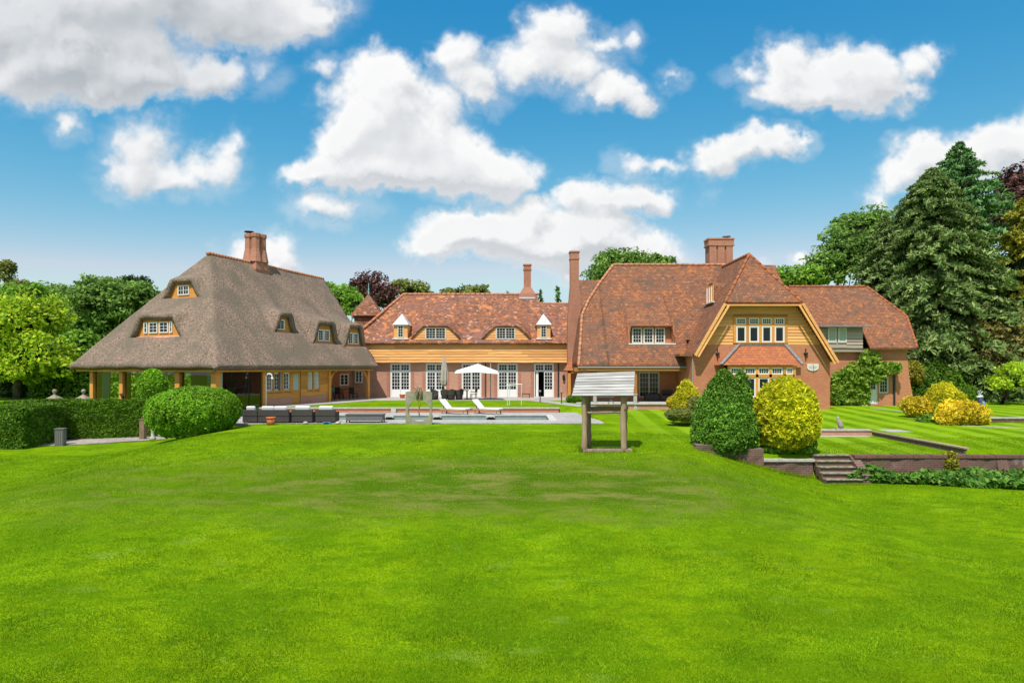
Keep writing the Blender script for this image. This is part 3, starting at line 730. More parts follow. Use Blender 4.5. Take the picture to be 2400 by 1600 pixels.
# front dormers: (pixel left, right, top, bottom)
fd = []
for (a, b, top, bot) in ((322, 404, 738, 790), (398, 448, 653, 699)):
    p = solve_plane((a + b) / 2, bot, False); yf = p[1]
    x0 = hit(a, bot, 1, yf)[0]; x1 = hit(b, bot, 1, yf)[0]; zt = hit((a + b) / 2, top, 1, yf)[2]
    fd.append((x0, x1, yf, zt))
rd = []
for (a, b, top, bot) in ((656, 686, 732, 779), (745, 786, 752, 805), (818, 850, 760, 812)):
    p = solve_plane((a + b) / 2, bot, True); xf = p[0]
    y0 = hit(a, bot, 0, xf)[1]; y1 = hit(b, bot, 0, xf)[1]; zt = hit((a + b) / 2, top, 0, xf)[2]
    rd.append((y0, y1, xf, zt))
def tlift(x, y, zb_):
    out_ = np.zeros_like(zb_)
    for x0, x1, yf, zt in fd:
        fl = .85; w = sstep(x0 - fl, x0 + .1, x) * sstep(x1 + fl, x1 - .1, x)
        zd = zt + .42 * (y - yf); zp_ = TE + (TH - TE) / TR0 * y
        out_ = np.maximum(out_, np.where(y >= yf - 1e-6, smax(zd - zp_) * w * sstep(TR0 + .5, TR0 - 1.5, y), 0))
    for y0, y1, xf, zt in rd:
        fl = .55; w = sstep(y0 - fl, y0 + .1, y) * sstep(y1 + fl, y1 - .1, y)
        zd = zt + .30 * (xf - x); zp_ = TE + (-x) / (TW / 2) * (zr(y) - TE)
        out_ = np.maximum(out_, np.where(x <= xf + 1e-6, smax(zd - zp_) * w * sstep(-TW / 2 - .2, -TW / 2 + 2.2, x), 0))
    return out_
def thf(x, y):
    zb_ = tbase(x, y)
    und = .10 * (vnoise((x * .8).astype(np.float32), (y * .8).astype(np.float32), 2) - .5)
    return zb_ + tlift(x, y, zb_) + und * sstep(0, 2, -x)
xs = uniq(list(np.arange(-TW, 0.001, .16)) + [v for d in rd for v in (d[2], d[2] + .002)] + [-TW / 2, 0])
ys = uniq(list(np.arange(0, TLEN, .16)) + [v for d in fd for v in (d[2], d[2] - .002)] + [TR0, TR1, TLEN])
troof = roof_grid('thatched_roof', xs, ys, thf, M['thatch'], th, .06, .36, local=True, mask=lambda c: c[:, 1] < 16.62 + np.abs(-TW / 2 - np.minimum(0, c[:, 0])) * -.19 + TW / 2 * .19)
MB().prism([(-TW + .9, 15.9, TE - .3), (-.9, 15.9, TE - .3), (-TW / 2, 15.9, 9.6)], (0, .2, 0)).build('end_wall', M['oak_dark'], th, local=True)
# eave edge soffit board, ridge tiles
rt = MB(); n_ = 46
for k in range(n_):
    y0 = TR0 - .15 + (TR1 - TR0 + .3) * k / n_; y1 = TR0 - .15 + (TR1 - TR0 + .3) * (k + 1) / n_ - .02
    rt.tube([(-TW / 2, y0, zr(y0) - .04), (-TW / 2, y1, zr(y1) - .06)], .14, 8)
rt.build('ridge_tiles', M['ridge'], troof, True, local=True)
# chimney on the ridge (two pairs of flues on a splayed foot)
p = None
cy_ = hit(600, 630, 0, -TW / 2)[1]; Dz = (T0 + ex * (-TW / 2) + ey * cy_).y
ztop = Z(549, Dz); zb0 = Z(655, Dz)
cb_ = MB(); c0 = (-TW / 2 - .05, cy_, 0)
w1, w2 = .92, .78
for sx_ in (-1, 1):
    for sy_ in (-1, 1):
        cb_.lathe((c0[0] + sx_ * .33, c0[1] + sy_ * .31, 0), [(.50, zb0 + 1.3), (.32, zb0 + 2.3), (.30, ztop - .35), (.36, ztop - .28), (.36, ztop - .05), (.33, ztop)], 8)
cb_.box((c0[0] - .74, c0[1] - .7, zb0 - .8), (c0[0] + .74, c0[1] + .7, zb0 + .75))
cb_.add([(c0[0] - .74, c0[1] - .7, zb0 + .75), (c0[0] + .74, c0[1] - .7, zb0 + .75), (c0[0] + .74, c0[1] + .7, zb0 + .75), (c0[0] - .74, c0[1] + .7, zb0 + .75),
         (c0[0] - .62, c0[1] - .58, zb0 + 1.5), (c0[0] + .62, c0[1] - .58, zb0 + 1.5), (c0[0] + .62, c0[1] + .58, zb0 + 1.5), (c0[0] - .62, c0[1] + .58, zb0 + 1.5)],
        [(0, 1, 5, 4), (1, 2, 6, 5), (2, 3, 7, 6), (3, 0, 4, 7), (4, 5, 6, 7)])
cb_.box((c0[0] - .78, c0[1] - .74, zb0 + .62), (c0[0] + .78, c0[1] + .74, zb0 + .74))
cb_.build('chimney', M['brick_chimney'], troof, local=True)
cw_ = MB().lathe((c0[0] - .35, c0[1] - .3, 0), [(.18, ztop), (.18, ztop + .1), (.38, ztop + .13), (.34, ztop + .2), (.05, ztop + .25)], 10)
cw_.build('cowl', M['iron'], troof, True, local=True)
fl_ = MB().box((c0[0] + .3, c0[1] - .9, zb0 - .55), (c0[0] + 1.15, c0[1] + .9, zb0 - .42)); fl_.build('flashing', M['tile_new'], troof, local=True)
# dormer faces
swap = lambda xf: (lambda s, d, z: (xf - d, s, z))
def dormer_face(x0, x1, D, zt, kind):
    side = kind != 'f'; tf = swap(D) if side else (lambda s, d, z: (s, D + d, z))
    fl = .8; n = 22; lo = float(tbase(np.array([D]), np.array([(x0 + x1) / 2]))[0]) if side else float(tbase(np.array([(x0 + x1) / 2]), np.array([D]))[0])
    top = []
    for i in range(n + 1):
        s = x0 - fl + (x1 - x0 + 2 * fl) * i / n
        A_, B_ = (np.array([D - .30]), np.array([s])) if side else (np.array([s]), np.array([D + .30]))
        top.append((s, float(thf(A_, B_)[0]) - .14))
    ztop_ = lambda s: np.interp(s, [q[0] for q in top], [q[1] for q in top])
    back = MB(); pts = [(x0 - fl, .32, lo - .25), (x1 + fl, .32, lo - .25)] + [(s, .32, max(z, lo - .24)) for s, z in reversed(top)]
    back.add([tf(*q) for q in pts] + [tf(q[0], .42, q[2]) for q in pts], [tuple(range(len(pts)))] + [tuple(reversed(range(len(pts), 2 * len(pts))))])
    bp_ = back.build('dormer_front', M['oak'] if True else M['oak_dark'], th, local=True)
    sill = MB(); a, b = x0 - .32, x1 + .32
    sill.add([tf(a, -.10, lo - .16), tf(b, -.10, lo - .16), tf(b + .1, .34, lo + .10), tf(a - .1, .34, lo + .10), tf(a, -.10, lo - .26), tf(b, -.10, lo - .26), tf(b + .1, .34, lo - .2), tf(a - .1, .34, lo - .2)],
             [(0, 1, 2, 3), (4, 7, 6, 5), (0, 4, 5, 1), (1, 5, 6, 2), (3, 2, 6, 7), (0, 3, 7, 4)])
    sill.build('tile_sill', M['brick_pink'], bp_, local=True)
    return tf, lo, bp_
D_ = fd[0]; tf, lo, bp_ = dormer_face(D_[0], D_[1], D_[2], D_[3], 'f')
zt_ = D_[3] - .38
wx = lambda px, d: hit(px, 770, 1, d[2] + .25)[0]
for a, b, c in ((336, 344, 1), (348, 368, 2), (372, 393, 2), (396, 403, 1)):
    window(th, wx(a, D_), wx(b, D_), lo + .28, zt_ - .05, .25, 1, c, 3 if c == 2 else 2, tf=tf, local=True, fr=.04, st=.04)
D_ = fd[1]; tf, lo, bp_ = dormer_face(D_[0], D_[1], D_[2], D_[3], 'f')
window(th, hit(416, 680, 1, D_[2] + .25)[0], hit(442, 680, 1, D_[2] + .25)[0], lo + .25, lo + .25 + .66, .25, 2, 2, 2, tf=tf, local=True, fr=.04, st=.035)
for k, D_ in enumerate(rd):
    tf, lo, bp_ = dormer_face(D_[0], D_[1], D_[2], D_[3], 'r')
    c = (D_[0] + D_[1]) / 2; w = .62 if k else .42
    h_ = D_[3] - lo
    if k: 
        window(th, c - w - .05, c - .05, lo + .2, lo + h_ * .62, .25, 1, 2, 4, tf=tf, local=True, fr=.05, st=.04); window(th, c + .05, c + w + .05, lo + .2, lo + h_ * .62, .25, 1, 2, 4, tf=tf, local=True, fr=.05, st=.04)
    else: window(th, c - .62, c + .12, lo + .2, lo + h_ * .64, .25, 1, 2, 4, tf=tf, local=True, fr=.05, st=.04)
# beams, posts
IN = .85
bm = MB()
bm.box((-TW + .35, .35, TE - .34), (-.35, .62, TE - .06)); bm.box((-.62, .62, TE - .34), (-.35, 16.3, TE - .06)); bm.box((-TW + .35, .62, TE - .34), (-TW + .6, 16.3, TE - .06))
bm.build('eaves_beam', M['oak'], th, local=True)
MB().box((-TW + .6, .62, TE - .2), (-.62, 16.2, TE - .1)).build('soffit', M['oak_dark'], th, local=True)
def post(x, y, w=.34, m_='oak'): MB().box((x - w / 2, y - w / 2, -.6), (x + w / 2, y + w / 2, TE - .34)).build('post', M[m_], th, local=True, bevel=.02)
pxs = {}
for a, w in ((219, .34), (288, .34), (421, .42), (506, .42)):
    x = hit(a, 900, 1, IN)[0]; post(x, IN, w); pxs[a] = x
for a in (230, 299):
    x = hit(a, 900, 1, IN + .9)[0]; post(x, IN + .9, .34)
yA = hit(618, 900, 0, -IN)[1]; yB = hit(771, 900, 0, -IN)[1]; yC = hit(862, 900, 0, -IN)[1]
post(-IN, yA - .05, .3)
# glazing of the garden room
gz_ = MB(); g0 = hit(232, 900, 1, IN)[0]
for a, b in ((pxs[219] + .2, pxs[288] - .2), (pxs[288] + .2, pxs[421] - .22), (pxs[421] + .22, pxs[506] - .22)):
    gz_.add([(a, IN, -.1), (b, IN, -.1), (b, IN, TE - .34), (a, IN, TE - .34)], [(0, 1, 2, 3)])
gz_.add([(-IN, IN + .2, -.1), (-IN, yA - .2, -.1), (-IN, yA - .2, TE - .34), (-IN, IN + .2, TE - .34)], [(0, 1, 2, 3)])
gz_.build('garden_room_glazing', M['clear'], th, local=True)
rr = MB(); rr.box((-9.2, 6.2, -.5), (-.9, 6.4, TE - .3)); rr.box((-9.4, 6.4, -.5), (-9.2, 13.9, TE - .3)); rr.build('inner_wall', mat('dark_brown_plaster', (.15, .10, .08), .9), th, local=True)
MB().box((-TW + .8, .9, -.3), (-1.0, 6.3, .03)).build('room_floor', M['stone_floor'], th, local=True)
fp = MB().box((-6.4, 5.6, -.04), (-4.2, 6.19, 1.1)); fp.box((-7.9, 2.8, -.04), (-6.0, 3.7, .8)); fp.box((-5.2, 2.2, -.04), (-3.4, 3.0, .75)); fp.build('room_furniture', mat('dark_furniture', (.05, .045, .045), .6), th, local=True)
def curtain(xa, xb, y, n=14):
    mb = MB(); vs = []; fs = []
    for i in range(n + 1):
        x = xa + (xb - xa) * i / n; yy = y + .06 * math.sin(i * 2.1); vs += [(x + .10 * (xa - x), yy, -.05), (x, yy, TE - .36)]
    for i in range(n): fs.append((2 * i, 2 * i + 2, 2 * i + 3, 2 * i + 1))
    mb.add(vs, fs).build('curtain', M['curtain'], th, local=True)
curtain(hit(238, 900, 1, 1.15)[0], hit(258, 900, 1, 1.15)[0], 1.2)
curtain(hit(484, 900, 1, 1.15)[0], hit(497, 900, 1, 1.15)[0], 1.2, 8)
curtain(hit(512, 900, 1, 1.1)[0] - .05, hit(520, 900, 1, 1.1)[0], 1.15, 6)
# timber wall with brick plinth along the pool side: s runs along local y, outward is +x
tfr = lambda s, d, z: (-IN - d, s, z)
def hy(px): return hit(px, 900, 0, -IN)[1]
wins = [(hy(625), hy(640)), (hy(643), hy(661)), (hy(665), hy(680)), (hy(722), hy(733)), (hy(737), hy(748))]
door = (hy(686), hy(705))
zt2 = Z(903, 49) ; zwt = TE - .42
holes = [(a, b, 1.02, zwt) for a, b in wins] + [(door[0], door[1], .02, zwt + .05)]
mb = MB(); wall_holes(mb, yA, yB, -.3, .55, 0, .25, [(door[0], door[1], -.3, .6)], tf=tfr); mb.build('brick_plinth', M['brick_pink'], th, local=True)
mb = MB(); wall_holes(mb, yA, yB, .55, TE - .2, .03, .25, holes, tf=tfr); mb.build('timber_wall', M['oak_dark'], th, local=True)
mb = MB(); clad(mb, .55, TE - .34, lambda z: yA, lambda z: yB, .02, holes, step=.26, seed=4, tf=tfr); mb.build('weatherboarding', M['oak'], th, local=True)
for a, b in wins[:3]: window(th, a, b, 1.02, zwt, .06, 1, 3, 4, tf=tfr, local=True, fr=.05, st=.05)
for a, b in wins[3:]: window(th, a, b, 1.02, zwt, .06, 1, 2, 3, tf=tfr, local=True, fr=.06, st=.05, glassm=M['curtain'])
wframe(th, wins[0][0], wins[2][1], 1.02, zwt, .02, mull=((wins[0][1] + wins[1][0]) / 2, (wins[1][1] + wins[2][0]) / 2), tf=tfr, local=True, w=.1)
wframe(th, wins[3][0], wins[4][1], 1.02, zwt, .02, mull=((wins[3][1] + wins[4][0]) / 2,), tf=tfr, local=True, w=.1)
dr = MB(); dr.box((door[0], .06, .02), (door[1], .12, 1.0)).box((door[0], .06, 2.1), (door[1], .12, zwt + .05)).box((door[0], .06, 1.0), (door[0] + .14, .12, 2.1)).box((door[1] - .14, .06, 1.0), (door[1], .12, 2.1))
dr.v = [tfr(*v) for v in dr.v]; do = dr.build('door', M['oak'], th, local=True)
pg = MB(); pg.add([tfr(door[0] + .14, .09, 1.0), tfr(door[1] - .14, .09, 1.0), tfr(door[1] - .14, .09, 2.1), tfr(door[0] + .14, .09, 2.1)], [(0, 1, 2, 3)]); pg.build('pane', M['curtain'], do, local=True)
# porch: opening with braced posts, dark recess with two windows
for y in (yB, yC): post(-IN, y, .26)
for y, s in ((yB, 1), (yC, -1)):
    br_ = MB()
    pts = [(-IN, y + s * (.12 + .75 * (1 - math.cos(t))), 1.25 + 1.05 * math.sin(t)) for t in [i / 6 * math.pi / 2 for i in range(7)]]
    for a, b in zip(pts[:-1], pts[1:]): br_.bar(a, b, .14, .14, up=(1, 0, 0))
    br_.build('arched_brace', M['oak'], th, local=True)
pw = MB(); wall_holes(pw, yB - .3, 18.2, -.3, TE - .2, 2.6, 2.8, [], tf=tfr); pw.box((-IN - 2.8, yB - .12, -.3), (-IN - .25, yB + .0, TE - .2)); pw.build('porch_wall', M['brick'], th, local=True)
for a, b in ((hit(795, 900, 0, -IN - 2.6)[1], hit(815, 900, 0, -IN - 2.6)[1]),):
    window(th, a, b, 1.05, 2.05, 2.5, 2, 1, 3, tf=tfr, local=True)
MB().box((-IN - 2.7, yB, -.1), (-IN + .9, yC + 1.2, .03)).build('porch_floor', M['paving'], th, local=True)
# body that carries the roof at the back
MB().box((-TW + 1.0, 14, -.3), (-IN - 2.9, 16.1, TE - .2)).build('rear_wall', M['brick'], th, local=True)

# ---------------------------------------------------------------- brick wing with french doors
WD = 58.0; WX0, WX1 = -13.6, X(1333, WD)
wing = thing('brick_wing', 'low brick wing with five white french doors and mottled tile roof behind the pool', 'house', (-4, WD, 0))
doors = [(915, 962), (998, 1044), (1082, 1128), (1166, 1213), (1252, 1298)]
DT = Z(851, WD)
hol = [(X(a, WD), X(b, WD), .0, DT) for a, b in doors]
mb = MB(); wall_holes(mb, WX0, WX1, -.2, Z(846, WD), WD, WD + .35, hol); mb.build('brick_wall', M['brick_pink'], wing)
for a, b in doors:
    for x in (X(a, WD) - .17, X(b, WD) + .17): MB().box((x - .12, WD - .035, 0), (x + .12, WD - .002, Z(872, WD))).build('brick_pier', M['brick_chimney'], wing)
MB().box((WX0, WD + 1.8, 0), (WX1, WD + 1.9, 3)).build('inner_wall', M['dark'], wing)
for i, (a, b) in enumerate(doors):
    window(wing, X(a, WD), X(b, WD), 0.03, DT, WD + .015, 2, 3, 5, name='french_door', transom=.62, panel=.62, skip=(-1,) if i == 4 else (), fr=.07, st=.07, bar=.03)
MB().box((X(1256, WD), WD + .12, .1), (X(1262, WD), WD + .8, 2.2)).build('open_door_leaf', M['white'], wing)
window(wing, X(832, WD), X(850, WD), Z(897, WD), Z(868, WD), WD - .07, 2, 1, 3, M['white'])
bz0, bz1 = Z(849, WD - .5), Z(806, WD - .5)
mb = MB(); mb.box((WX0, WD - .40, bz0 + .02), (WX1, WD - .01, bz1)); mb.build('jetty', M['oak_dark'], wing)
mb = MB(); clad(mb, bz0, bz1, lambda z: WX0, lambda z: WX1, WD - .40, step=.235, seed=9); mb.build('weatherboarding', M['oak_board'], wing)
# roof
EZ = Z(803, WD - .75); EY = WD - .75; RY = 63.5; RZ = Z(690, RY); rx0, rx1 = X(945, RY), X(1262, RY)
sl_ = (RZ - EZ) / (RY - EY)
hipx = -13.9
def wbase(x, y):
    z = EZ + sl_ * (y - EY); z = z - .18 * sstep(0, 2.2, y - EY) * sstep(6, 2.2, y - EY)
    zh = EZ + (x - hipx) / (rx0 - hipx) * (RZ - EZ)
    z = np.minimum(z, zh)
    top = RZ - (RZ - Z(712, RY)) * sstep(X(1256, RY), X(1268, RY), x)
    back = RZ - sl_ * (y - RY)
    return np.minimum(np.minimum(z, top), back)
wd = []
for a, b, top, bot in ((992, 1050, 762, 797), (1160, 1214, 762, 797)):
    z = Z(bot, EY + .2); y = EY + (z - EZ) / sl_ + .1
    wd.append((X(a, y), X(b, y), y, Z(top, y)))
def whf(x, y):
    b = wbase(x, y); o_ = np.zeros_like(b)
    for x0, x1, yf, zt in wd:
        fl = 1.15; w = np.minimum(np.clip((x - x0 + fl) / fl, 0, 1), np.clip((x1 + fl - x) / fl, 0, 1)); w = w ** .8
        o_ = np.maximum(o_, np.where(y >= yf - 1e-6, smax(zt + .42 * (y - yf) - (EZ + sl_ * (y - EY)), .02) * w * (y < RY - .5), 0))
    return b + o_ + .07 * (vnoise((x * .45).astype(np.float32), (y * .45).astype(np.float32), 6) - .5) * sstep(0, 1.5, y - EY)
xs = uniq(list(np.arange(-13.9, X(1360, RY), .22)) + [rx0]); ys = uniq(list(np.arange(EY, RY, .2)) + [RY, RY + 2.5, RY + 5] + [v for d in wd for v in (d[2], d[2] - .002)])
wroof = roof_grid('tiled_roof', xs, ys, whf, M['tile_mottled'], wing, .06, .16)
rt = MB(); x = rx0
while x < X(1258, RY): rt.tube([(x, RY, RZ + .02), (x + .42, RY, RZ + .02)], .13, 6); x += .45
rt2 = MB(); x = X(1266, RY)
while x < X(1330, RY): rt2.tube([(x, RY - .6, Z(713, RY)), (x + .42, RY - .6, Z(713, RY))], .12, 6); x += .45
rt2.build('lower_ridge_tiles', M['ridge'], wroof, True)
for k in range(14):
    a = Vector((hipx, EY, EZ)).lerp(Vector((rx0, RY, RZ)), k / 14); b = Vector((hipx, EY, EZ)).lerp(Vector((rx0, RY, RZ)), (k + .9) / 14); rt.tube([a, b], .12, 6)
rt.build('ridge_tiles', M['ridge'], wroof, True)
for (x0, x1, yf, zt), (wa, wb) in zip(wd, ((996, 1045), (1162, 1208))):
    zlo = float(wbase(np.array([x0]), np.array([yf]))[0]); fl = 1.2
    mb = MB(); zt2 = zt - .02
    pts = [(x0 - fl, yf + .2, zlo - .1), (x1 + fl, yf + .2, zlo - .1), (x1 + .1, yf + .2, zt2), (x0 - .1, yf + .2, zt2)]
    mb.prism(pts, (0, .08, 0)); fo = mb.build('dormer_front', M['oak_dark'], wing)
    h0, h1 = X(wa, yf), X(wb, yf)
    el_ = lambda z: x0 - fl * (1 - (z - zlo) / (zt2 - zlo)); er_ = lambda z: x1 + fl * (1 - (z - zlo) / (zt2 - zlo))
    for q0, q1 in ((el_, lambda z: h0), (lambda z: h1, er_)):
        mb = MB(); clad(mb, zlo - .02, zt2 - .05, q0, q1, yf + .2, seed=int(x0 * 10) & 255); mb.build('weatherboarding', M['oak_board'], fo)
    window(wing, h0, h1, zlo + .04, zt2 - .16, yf + .12, 2, 3, 4, M['cream'], fr=.05, st=.045)
for apx, base in ((939, (920, 958)), (1274, (1256, 1293))):       # lead capped little dormers
    y = EY + .35; ry = 1.1; x0, x1 = X(base[0] + 3, y), X(base[1] - 3, y); z0, z1 = Z(792, y), Z(761, y)
    do = MB().box((x0, y, z0 - .2), (x1, y + 2.2, z1)).build('small_dormer', M['oak_board'], wing)
    a, b = X(base[0], y), X(base[1], y)
    mb = MB(); cx_ = (a + b) / 2; mb.add([(a, y - .18, z1), (b, y - .18, z1), (b, y + 2.2, z1), (a, y + 2.2, z1), (cx_, y + .75, Z(735, y + .75)), (cx_, y + 1.6, Z(735, y + .75))], [(0, 1, 4), (1, 2, 5, 4), (2, 3, 5), (3, 0, 4, 5), (3, 2, 1, 0)])
    mb.build('lead_roof', M['lead'], do)
    MB().box((x0 - .1, y - .1, z0 - .1), (x1 + .1, y + .1, z0 - .01)).build('sill', M['white'], do)
    window(wing, X(apx - 7, y), X(apx + 7, y), z0 + .06, z1 - .05, y - .06, 1, 2, 4, M['cream'], fr=.04, st=.035)
chimney(wroof, X(1236, RY), RY, .66, .66, RZ - .5, Z(620, RY), flare=(.42, Z(690, RY), Z(673, RY)))
MB().box((X(1217, RY), RY - .75, Z(702, RY)), (X(1254, RY), RY - .6, Z(698, RY))).build('flashing', M['lead'], wroof)
# stair turret with pyramid roof and finial
ty = 67.0; tc_ = X(864, ty)
tur = thing('stair_turret', 'square turret with steep orange tiled pyramid roof and verdigris finial', 'turret', (tc_, ty, 0))
MB().box((tc_ - 1.15, ty - 1.15, 0), (tc_ + 1.15, ty + 1.15, Z(742, ty))).build('brick_shaft', M['tile_mottled'], tur)
MB().lathe((tc_, ty, 0), [(1.45, Z(742, ty)), (1.3, Z(738, ty) + .15), (.05, Z(690, ty))], sq=True).build('pyramid_roof', M['tile_mottled'], tur)
MB().lathe((tc_, ty, Z(692, ty)), [(.14, 0), (.05, .15), (.10, .3), (.04, .45), (.09, .6), (.03, .75), (.02, 1.2)], 8).build('finial', mat('verdigris', (.22, .42, .37), .6), tur, True)

# ---------------------------------------------------------------- tiled main house
house = thing('tiled_manor_house', 'large brick manor house with sweeping red tiled roof and timbered gable', 'house', (14, 50, 0))
HE = 49.5; HEZ = Z(857, HE); HR = 57.0; HRZ = Z(621, HR); hrx0, hrx1 = X(1437, HR), 22.0
hsl = (HRZ - HEZ) / (HR - HE); hex0 = X(1356, HE); hex1 = X(1618, HE)
def rp(px, py):
    r_ = (HY - py) / F; D_ = (HEZ - CAMZ - hsl * HE) / (r_ - hsl); return Vector((X(px, D_), D_, Z(py, D_)))
HIPP = [Vector((hex0, HE, HEZ)), rp(1361, 790), rp(1364, 738), rp(1379, 704), rp(1404, 665), Vector((hrx0, HR, HRZ))]
HIPX = [v.x for v in HIPP]; HIPZ = [v.z for v in HIPP]
def hbase(x, y):
    z = HEZ + hsl * (y - HE)
    zh = np.interp(x, HIPX, HIPZ)
    z = np.minimum(np.minimum(z, zh), HRZ)
    return np.minimum(z, HRZ - hsl * (y - HR))
dy0 = None
zb_ = HEZ; r_ = (HY - 806) / F            # sill pixel row -> depth on the roof plane
yd = (HEZ - CAMZ - hsl * HE) / (r_ - hsl); hd = (X(1476, yd), X(1577, yd), yd, Z(763, yd))
def hhf(x, y):
    b = hbase(x, y) + .09 * (vnoise((x * .4).astype(np.float32), (y * .4).astype(np.float32), 3) - .5) * sstep(0, 1.5, y - HE) * sstep(HR, HR - 1, y); x0, x1, yf, zt = hd
    w = sstep(x0 - .12, x0, x) * sstep(x1 + .12, x1, x)
    return b + np.where((y >= yf - 1e-6) & (y < HR - .3), np.maximum(zt + .75 * (y - yf) - b, 0) * w, 0)
xs = uniq(list(np.arange(hex0, hrx1 + .01, .25)) + HIPX + list(np.arange(hex0, hex0 + .6, .05)) + [hrx0, hd[0] - .12, hd[0], hd[1], hd[1] + .12, hrx1]); ys = uniq(list(np.arange(HE, HR, .25)) + [HR, HR + 4, HR + 7.4, hd[2], hd[2] - .002])
hroof = roof_grid('tiled_roof', xs, ys, hhf, M['tile'], house, .06, .16, mask=lambda c: ~((c[:, 0] > 13.2) & (c[:, 1] < 51.2)))
rt = MB(); x = hrx0
while x < X(1700, HR): rt.tube([(x, HR, HRZ + .02), (x + .42, HR, HRZ + .02)], .13, 6); x += .45
for p_, q_ in zip(HIPP[:-1], HIPP[1:]):
    n_ = max(1, round((q_ - p_).length / .45))
    for k in range(n_): rt.tube([p_.lerp(q_, k / n_), p_.lerp(q_, (k + .9) / n_)], .12, 6)
rt.build('ridge_tiles', M['ridge'], hroof, True)
MB().bar((hex0 - .05, HE - .08, HEZ - .10), (hex1 - .1, HE - .08, HEZ - .10), .12, .10).build('gutter', M['gutter'], hroof)
x0, x1, yf, zt = hd; zlo = float(hbase(np.array([x0]), np.array([yf]))[0])
fo = MB().box((x0 - .05, yf + .55, zlo - .1), (x1 + .05, yf + .65, zt + .3)).build('dormer_front', M['brick'], house)
MB().box((x0 - .10, yf - .12, zlo - .05), (x1 + .2, yf + .55, zlo + .06)).build('sill', M['cream'], fo)
MB().box((x0 - .12, yf + .02, zlo - .1), (x0, yf + 1.2, zt)).box((x1, yf + .02, zlo - .1), (x1 + .12, yf + 1.2, zt)).build('cheek', M['brick'], fo)
ww = (X(1563, yf) - X(1482, yf)) / 3
for k in range(3): window(house, X(1482, yf) + ww * k + .05, X(1482, yf) + ww * (k + 1) - .05, zlo + .06, zt - .12, yf + .38, 1, 3, 4, M['cream'], fr=.05, st=.05)
# veranda under the eave
VB = 52.8
mb = MB(); va, vb = X(1497, VB), X(1546, VB); wall_holes(mb, hex0 + .4, 13.0, -.3, HEZ + .2, VB, VB + .3, [(va, vb, .25, Z(871, VB)), (X(1400, VB), X(1440, VB), .25, Z(871, VB))]); mb.build('veranda_wall', M['brick'], house)
window(house, va, vb, .25, Z(871, VB), VB + .05, 2, 3, 5, M['cream'], 'french_door', fr=.06, st=.06)
window(house, X(1400, VB), X(1440, VB), .25, Z(871, VB), VB + .05, 2, 3, 5, M['cream'], 'french_door', fr=.06, st=.06)
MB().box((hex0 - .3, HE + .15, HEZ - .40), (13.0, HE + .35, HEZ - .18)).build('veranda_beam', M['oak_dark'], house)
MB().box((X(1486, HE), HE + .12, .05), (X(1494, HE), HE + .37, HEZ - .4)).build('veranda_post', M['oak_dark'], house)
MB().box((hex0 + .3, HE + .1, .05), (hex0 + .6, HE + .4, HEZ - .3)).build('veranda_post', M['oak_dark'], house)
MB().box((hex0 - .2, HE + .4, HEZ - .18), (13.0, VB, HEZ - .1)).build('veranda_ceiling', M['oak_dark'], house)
ter = MB().box((hex0 - .1, HE - .25, -.6), (12.85, VB + 1, -.08)).build('terrace_plinth', M['brick_pink'], house)
MB().box((hex0 - .15, HE - .35, -.078), (12.9, VB, .03)).build('terrace_edge', M['coping'], ter)
# side walls of the body (left end), tall outside chimney and lean-to
MB().box((hex0 + .45, VB + .3, -.3), (22.5, 63, 2.7)).build('body_wall', M['brick'], house)
CD = 56.0
st_ = MB(); cx0, cx1 = X(1337, CD), X(1357, CD)
st_.box((cx0, CD, 2.0), (cx1, CD + .9, Z(607, CD))); st_.box((cx0 - .05, CD - .05, Z(607, CD)), (cx1 + .05, CD + .95, Z(604, CD))).box((cx0 - .01, CD - .012, Z(604, CD)), (cx1 + .01, CD + .91, Z(591, CD))).box((cx0 - .07, CD - .07, Z(591, CD)), (cx1 + .07, CD + .97, Z(588, CD)))
f0, f1 = X(1331, CD), X(1360, CD)
st_.prism([(f0, CD - .05, 0), (f1, CD - .05, 0), (f1, CD - .05, Z(690, CD)), (cx1, CD - .05, Z(672, CD)), (cx0, CD - .05, Z(672, CD)), (f0, CD - .05, Z(745, CD))], (0, 1.1, 0))
st_.build('tall_chimney', M['brick_chimney'], house)
lt = MB(); ly = 54.2
lt.add([(X(1324, ly), ly, Z(868, ly)), (X(1362, ly), ly, Z(868, ly)), (X(1356, ly), CD, Z(838, CD)), (X(1338, CD), CD, Z(838, CD)), (X(1324, ly), CD, Z(868, ly)), (X(1362, ly), CD, Z(868, ly))], [(0, 1, 2, 3), (0, 3, 4), (1, 5, 2), (0, 4, 5, 1)])
lo_ = lt.build('lean_to_roof', M['tile_new'], house)
MB().box((X(1331, ly), ly + .1, 0), (X(1338, ly), ly + .3, Z(869, ly))).box((X(1330, ly), ly + .1, Z(874, ly)), (X(1360, ly), ly + .3, Z(868, ly) - .01)).build('lean_to_post', M['oak'], lo_)
# roof behind, left of the big roof
br2 = MB(); BY = 66.0; b0, b1 = X(1300, BY), X(1420, BY); bz = Z(656, BY)
br2.add([(X(1310, BY - 6), BY - 7, 4.0), (b1, BY - 7, 4.0), (b1, BY, bz), (X(1352, BY), BY, bz), (X(1300, BY), BY + 7, 4.0), (b1, BY + 7, 4.0)], [(0, 1, 2, 3), (0, 3, 4), (3, 2, 5, 4)])
br2.box((X(1312, BY - 6), BY - 6.5, 0), (b1, BY + 6, 4.0)); br2.build('rear_roof', M['tile'], house)
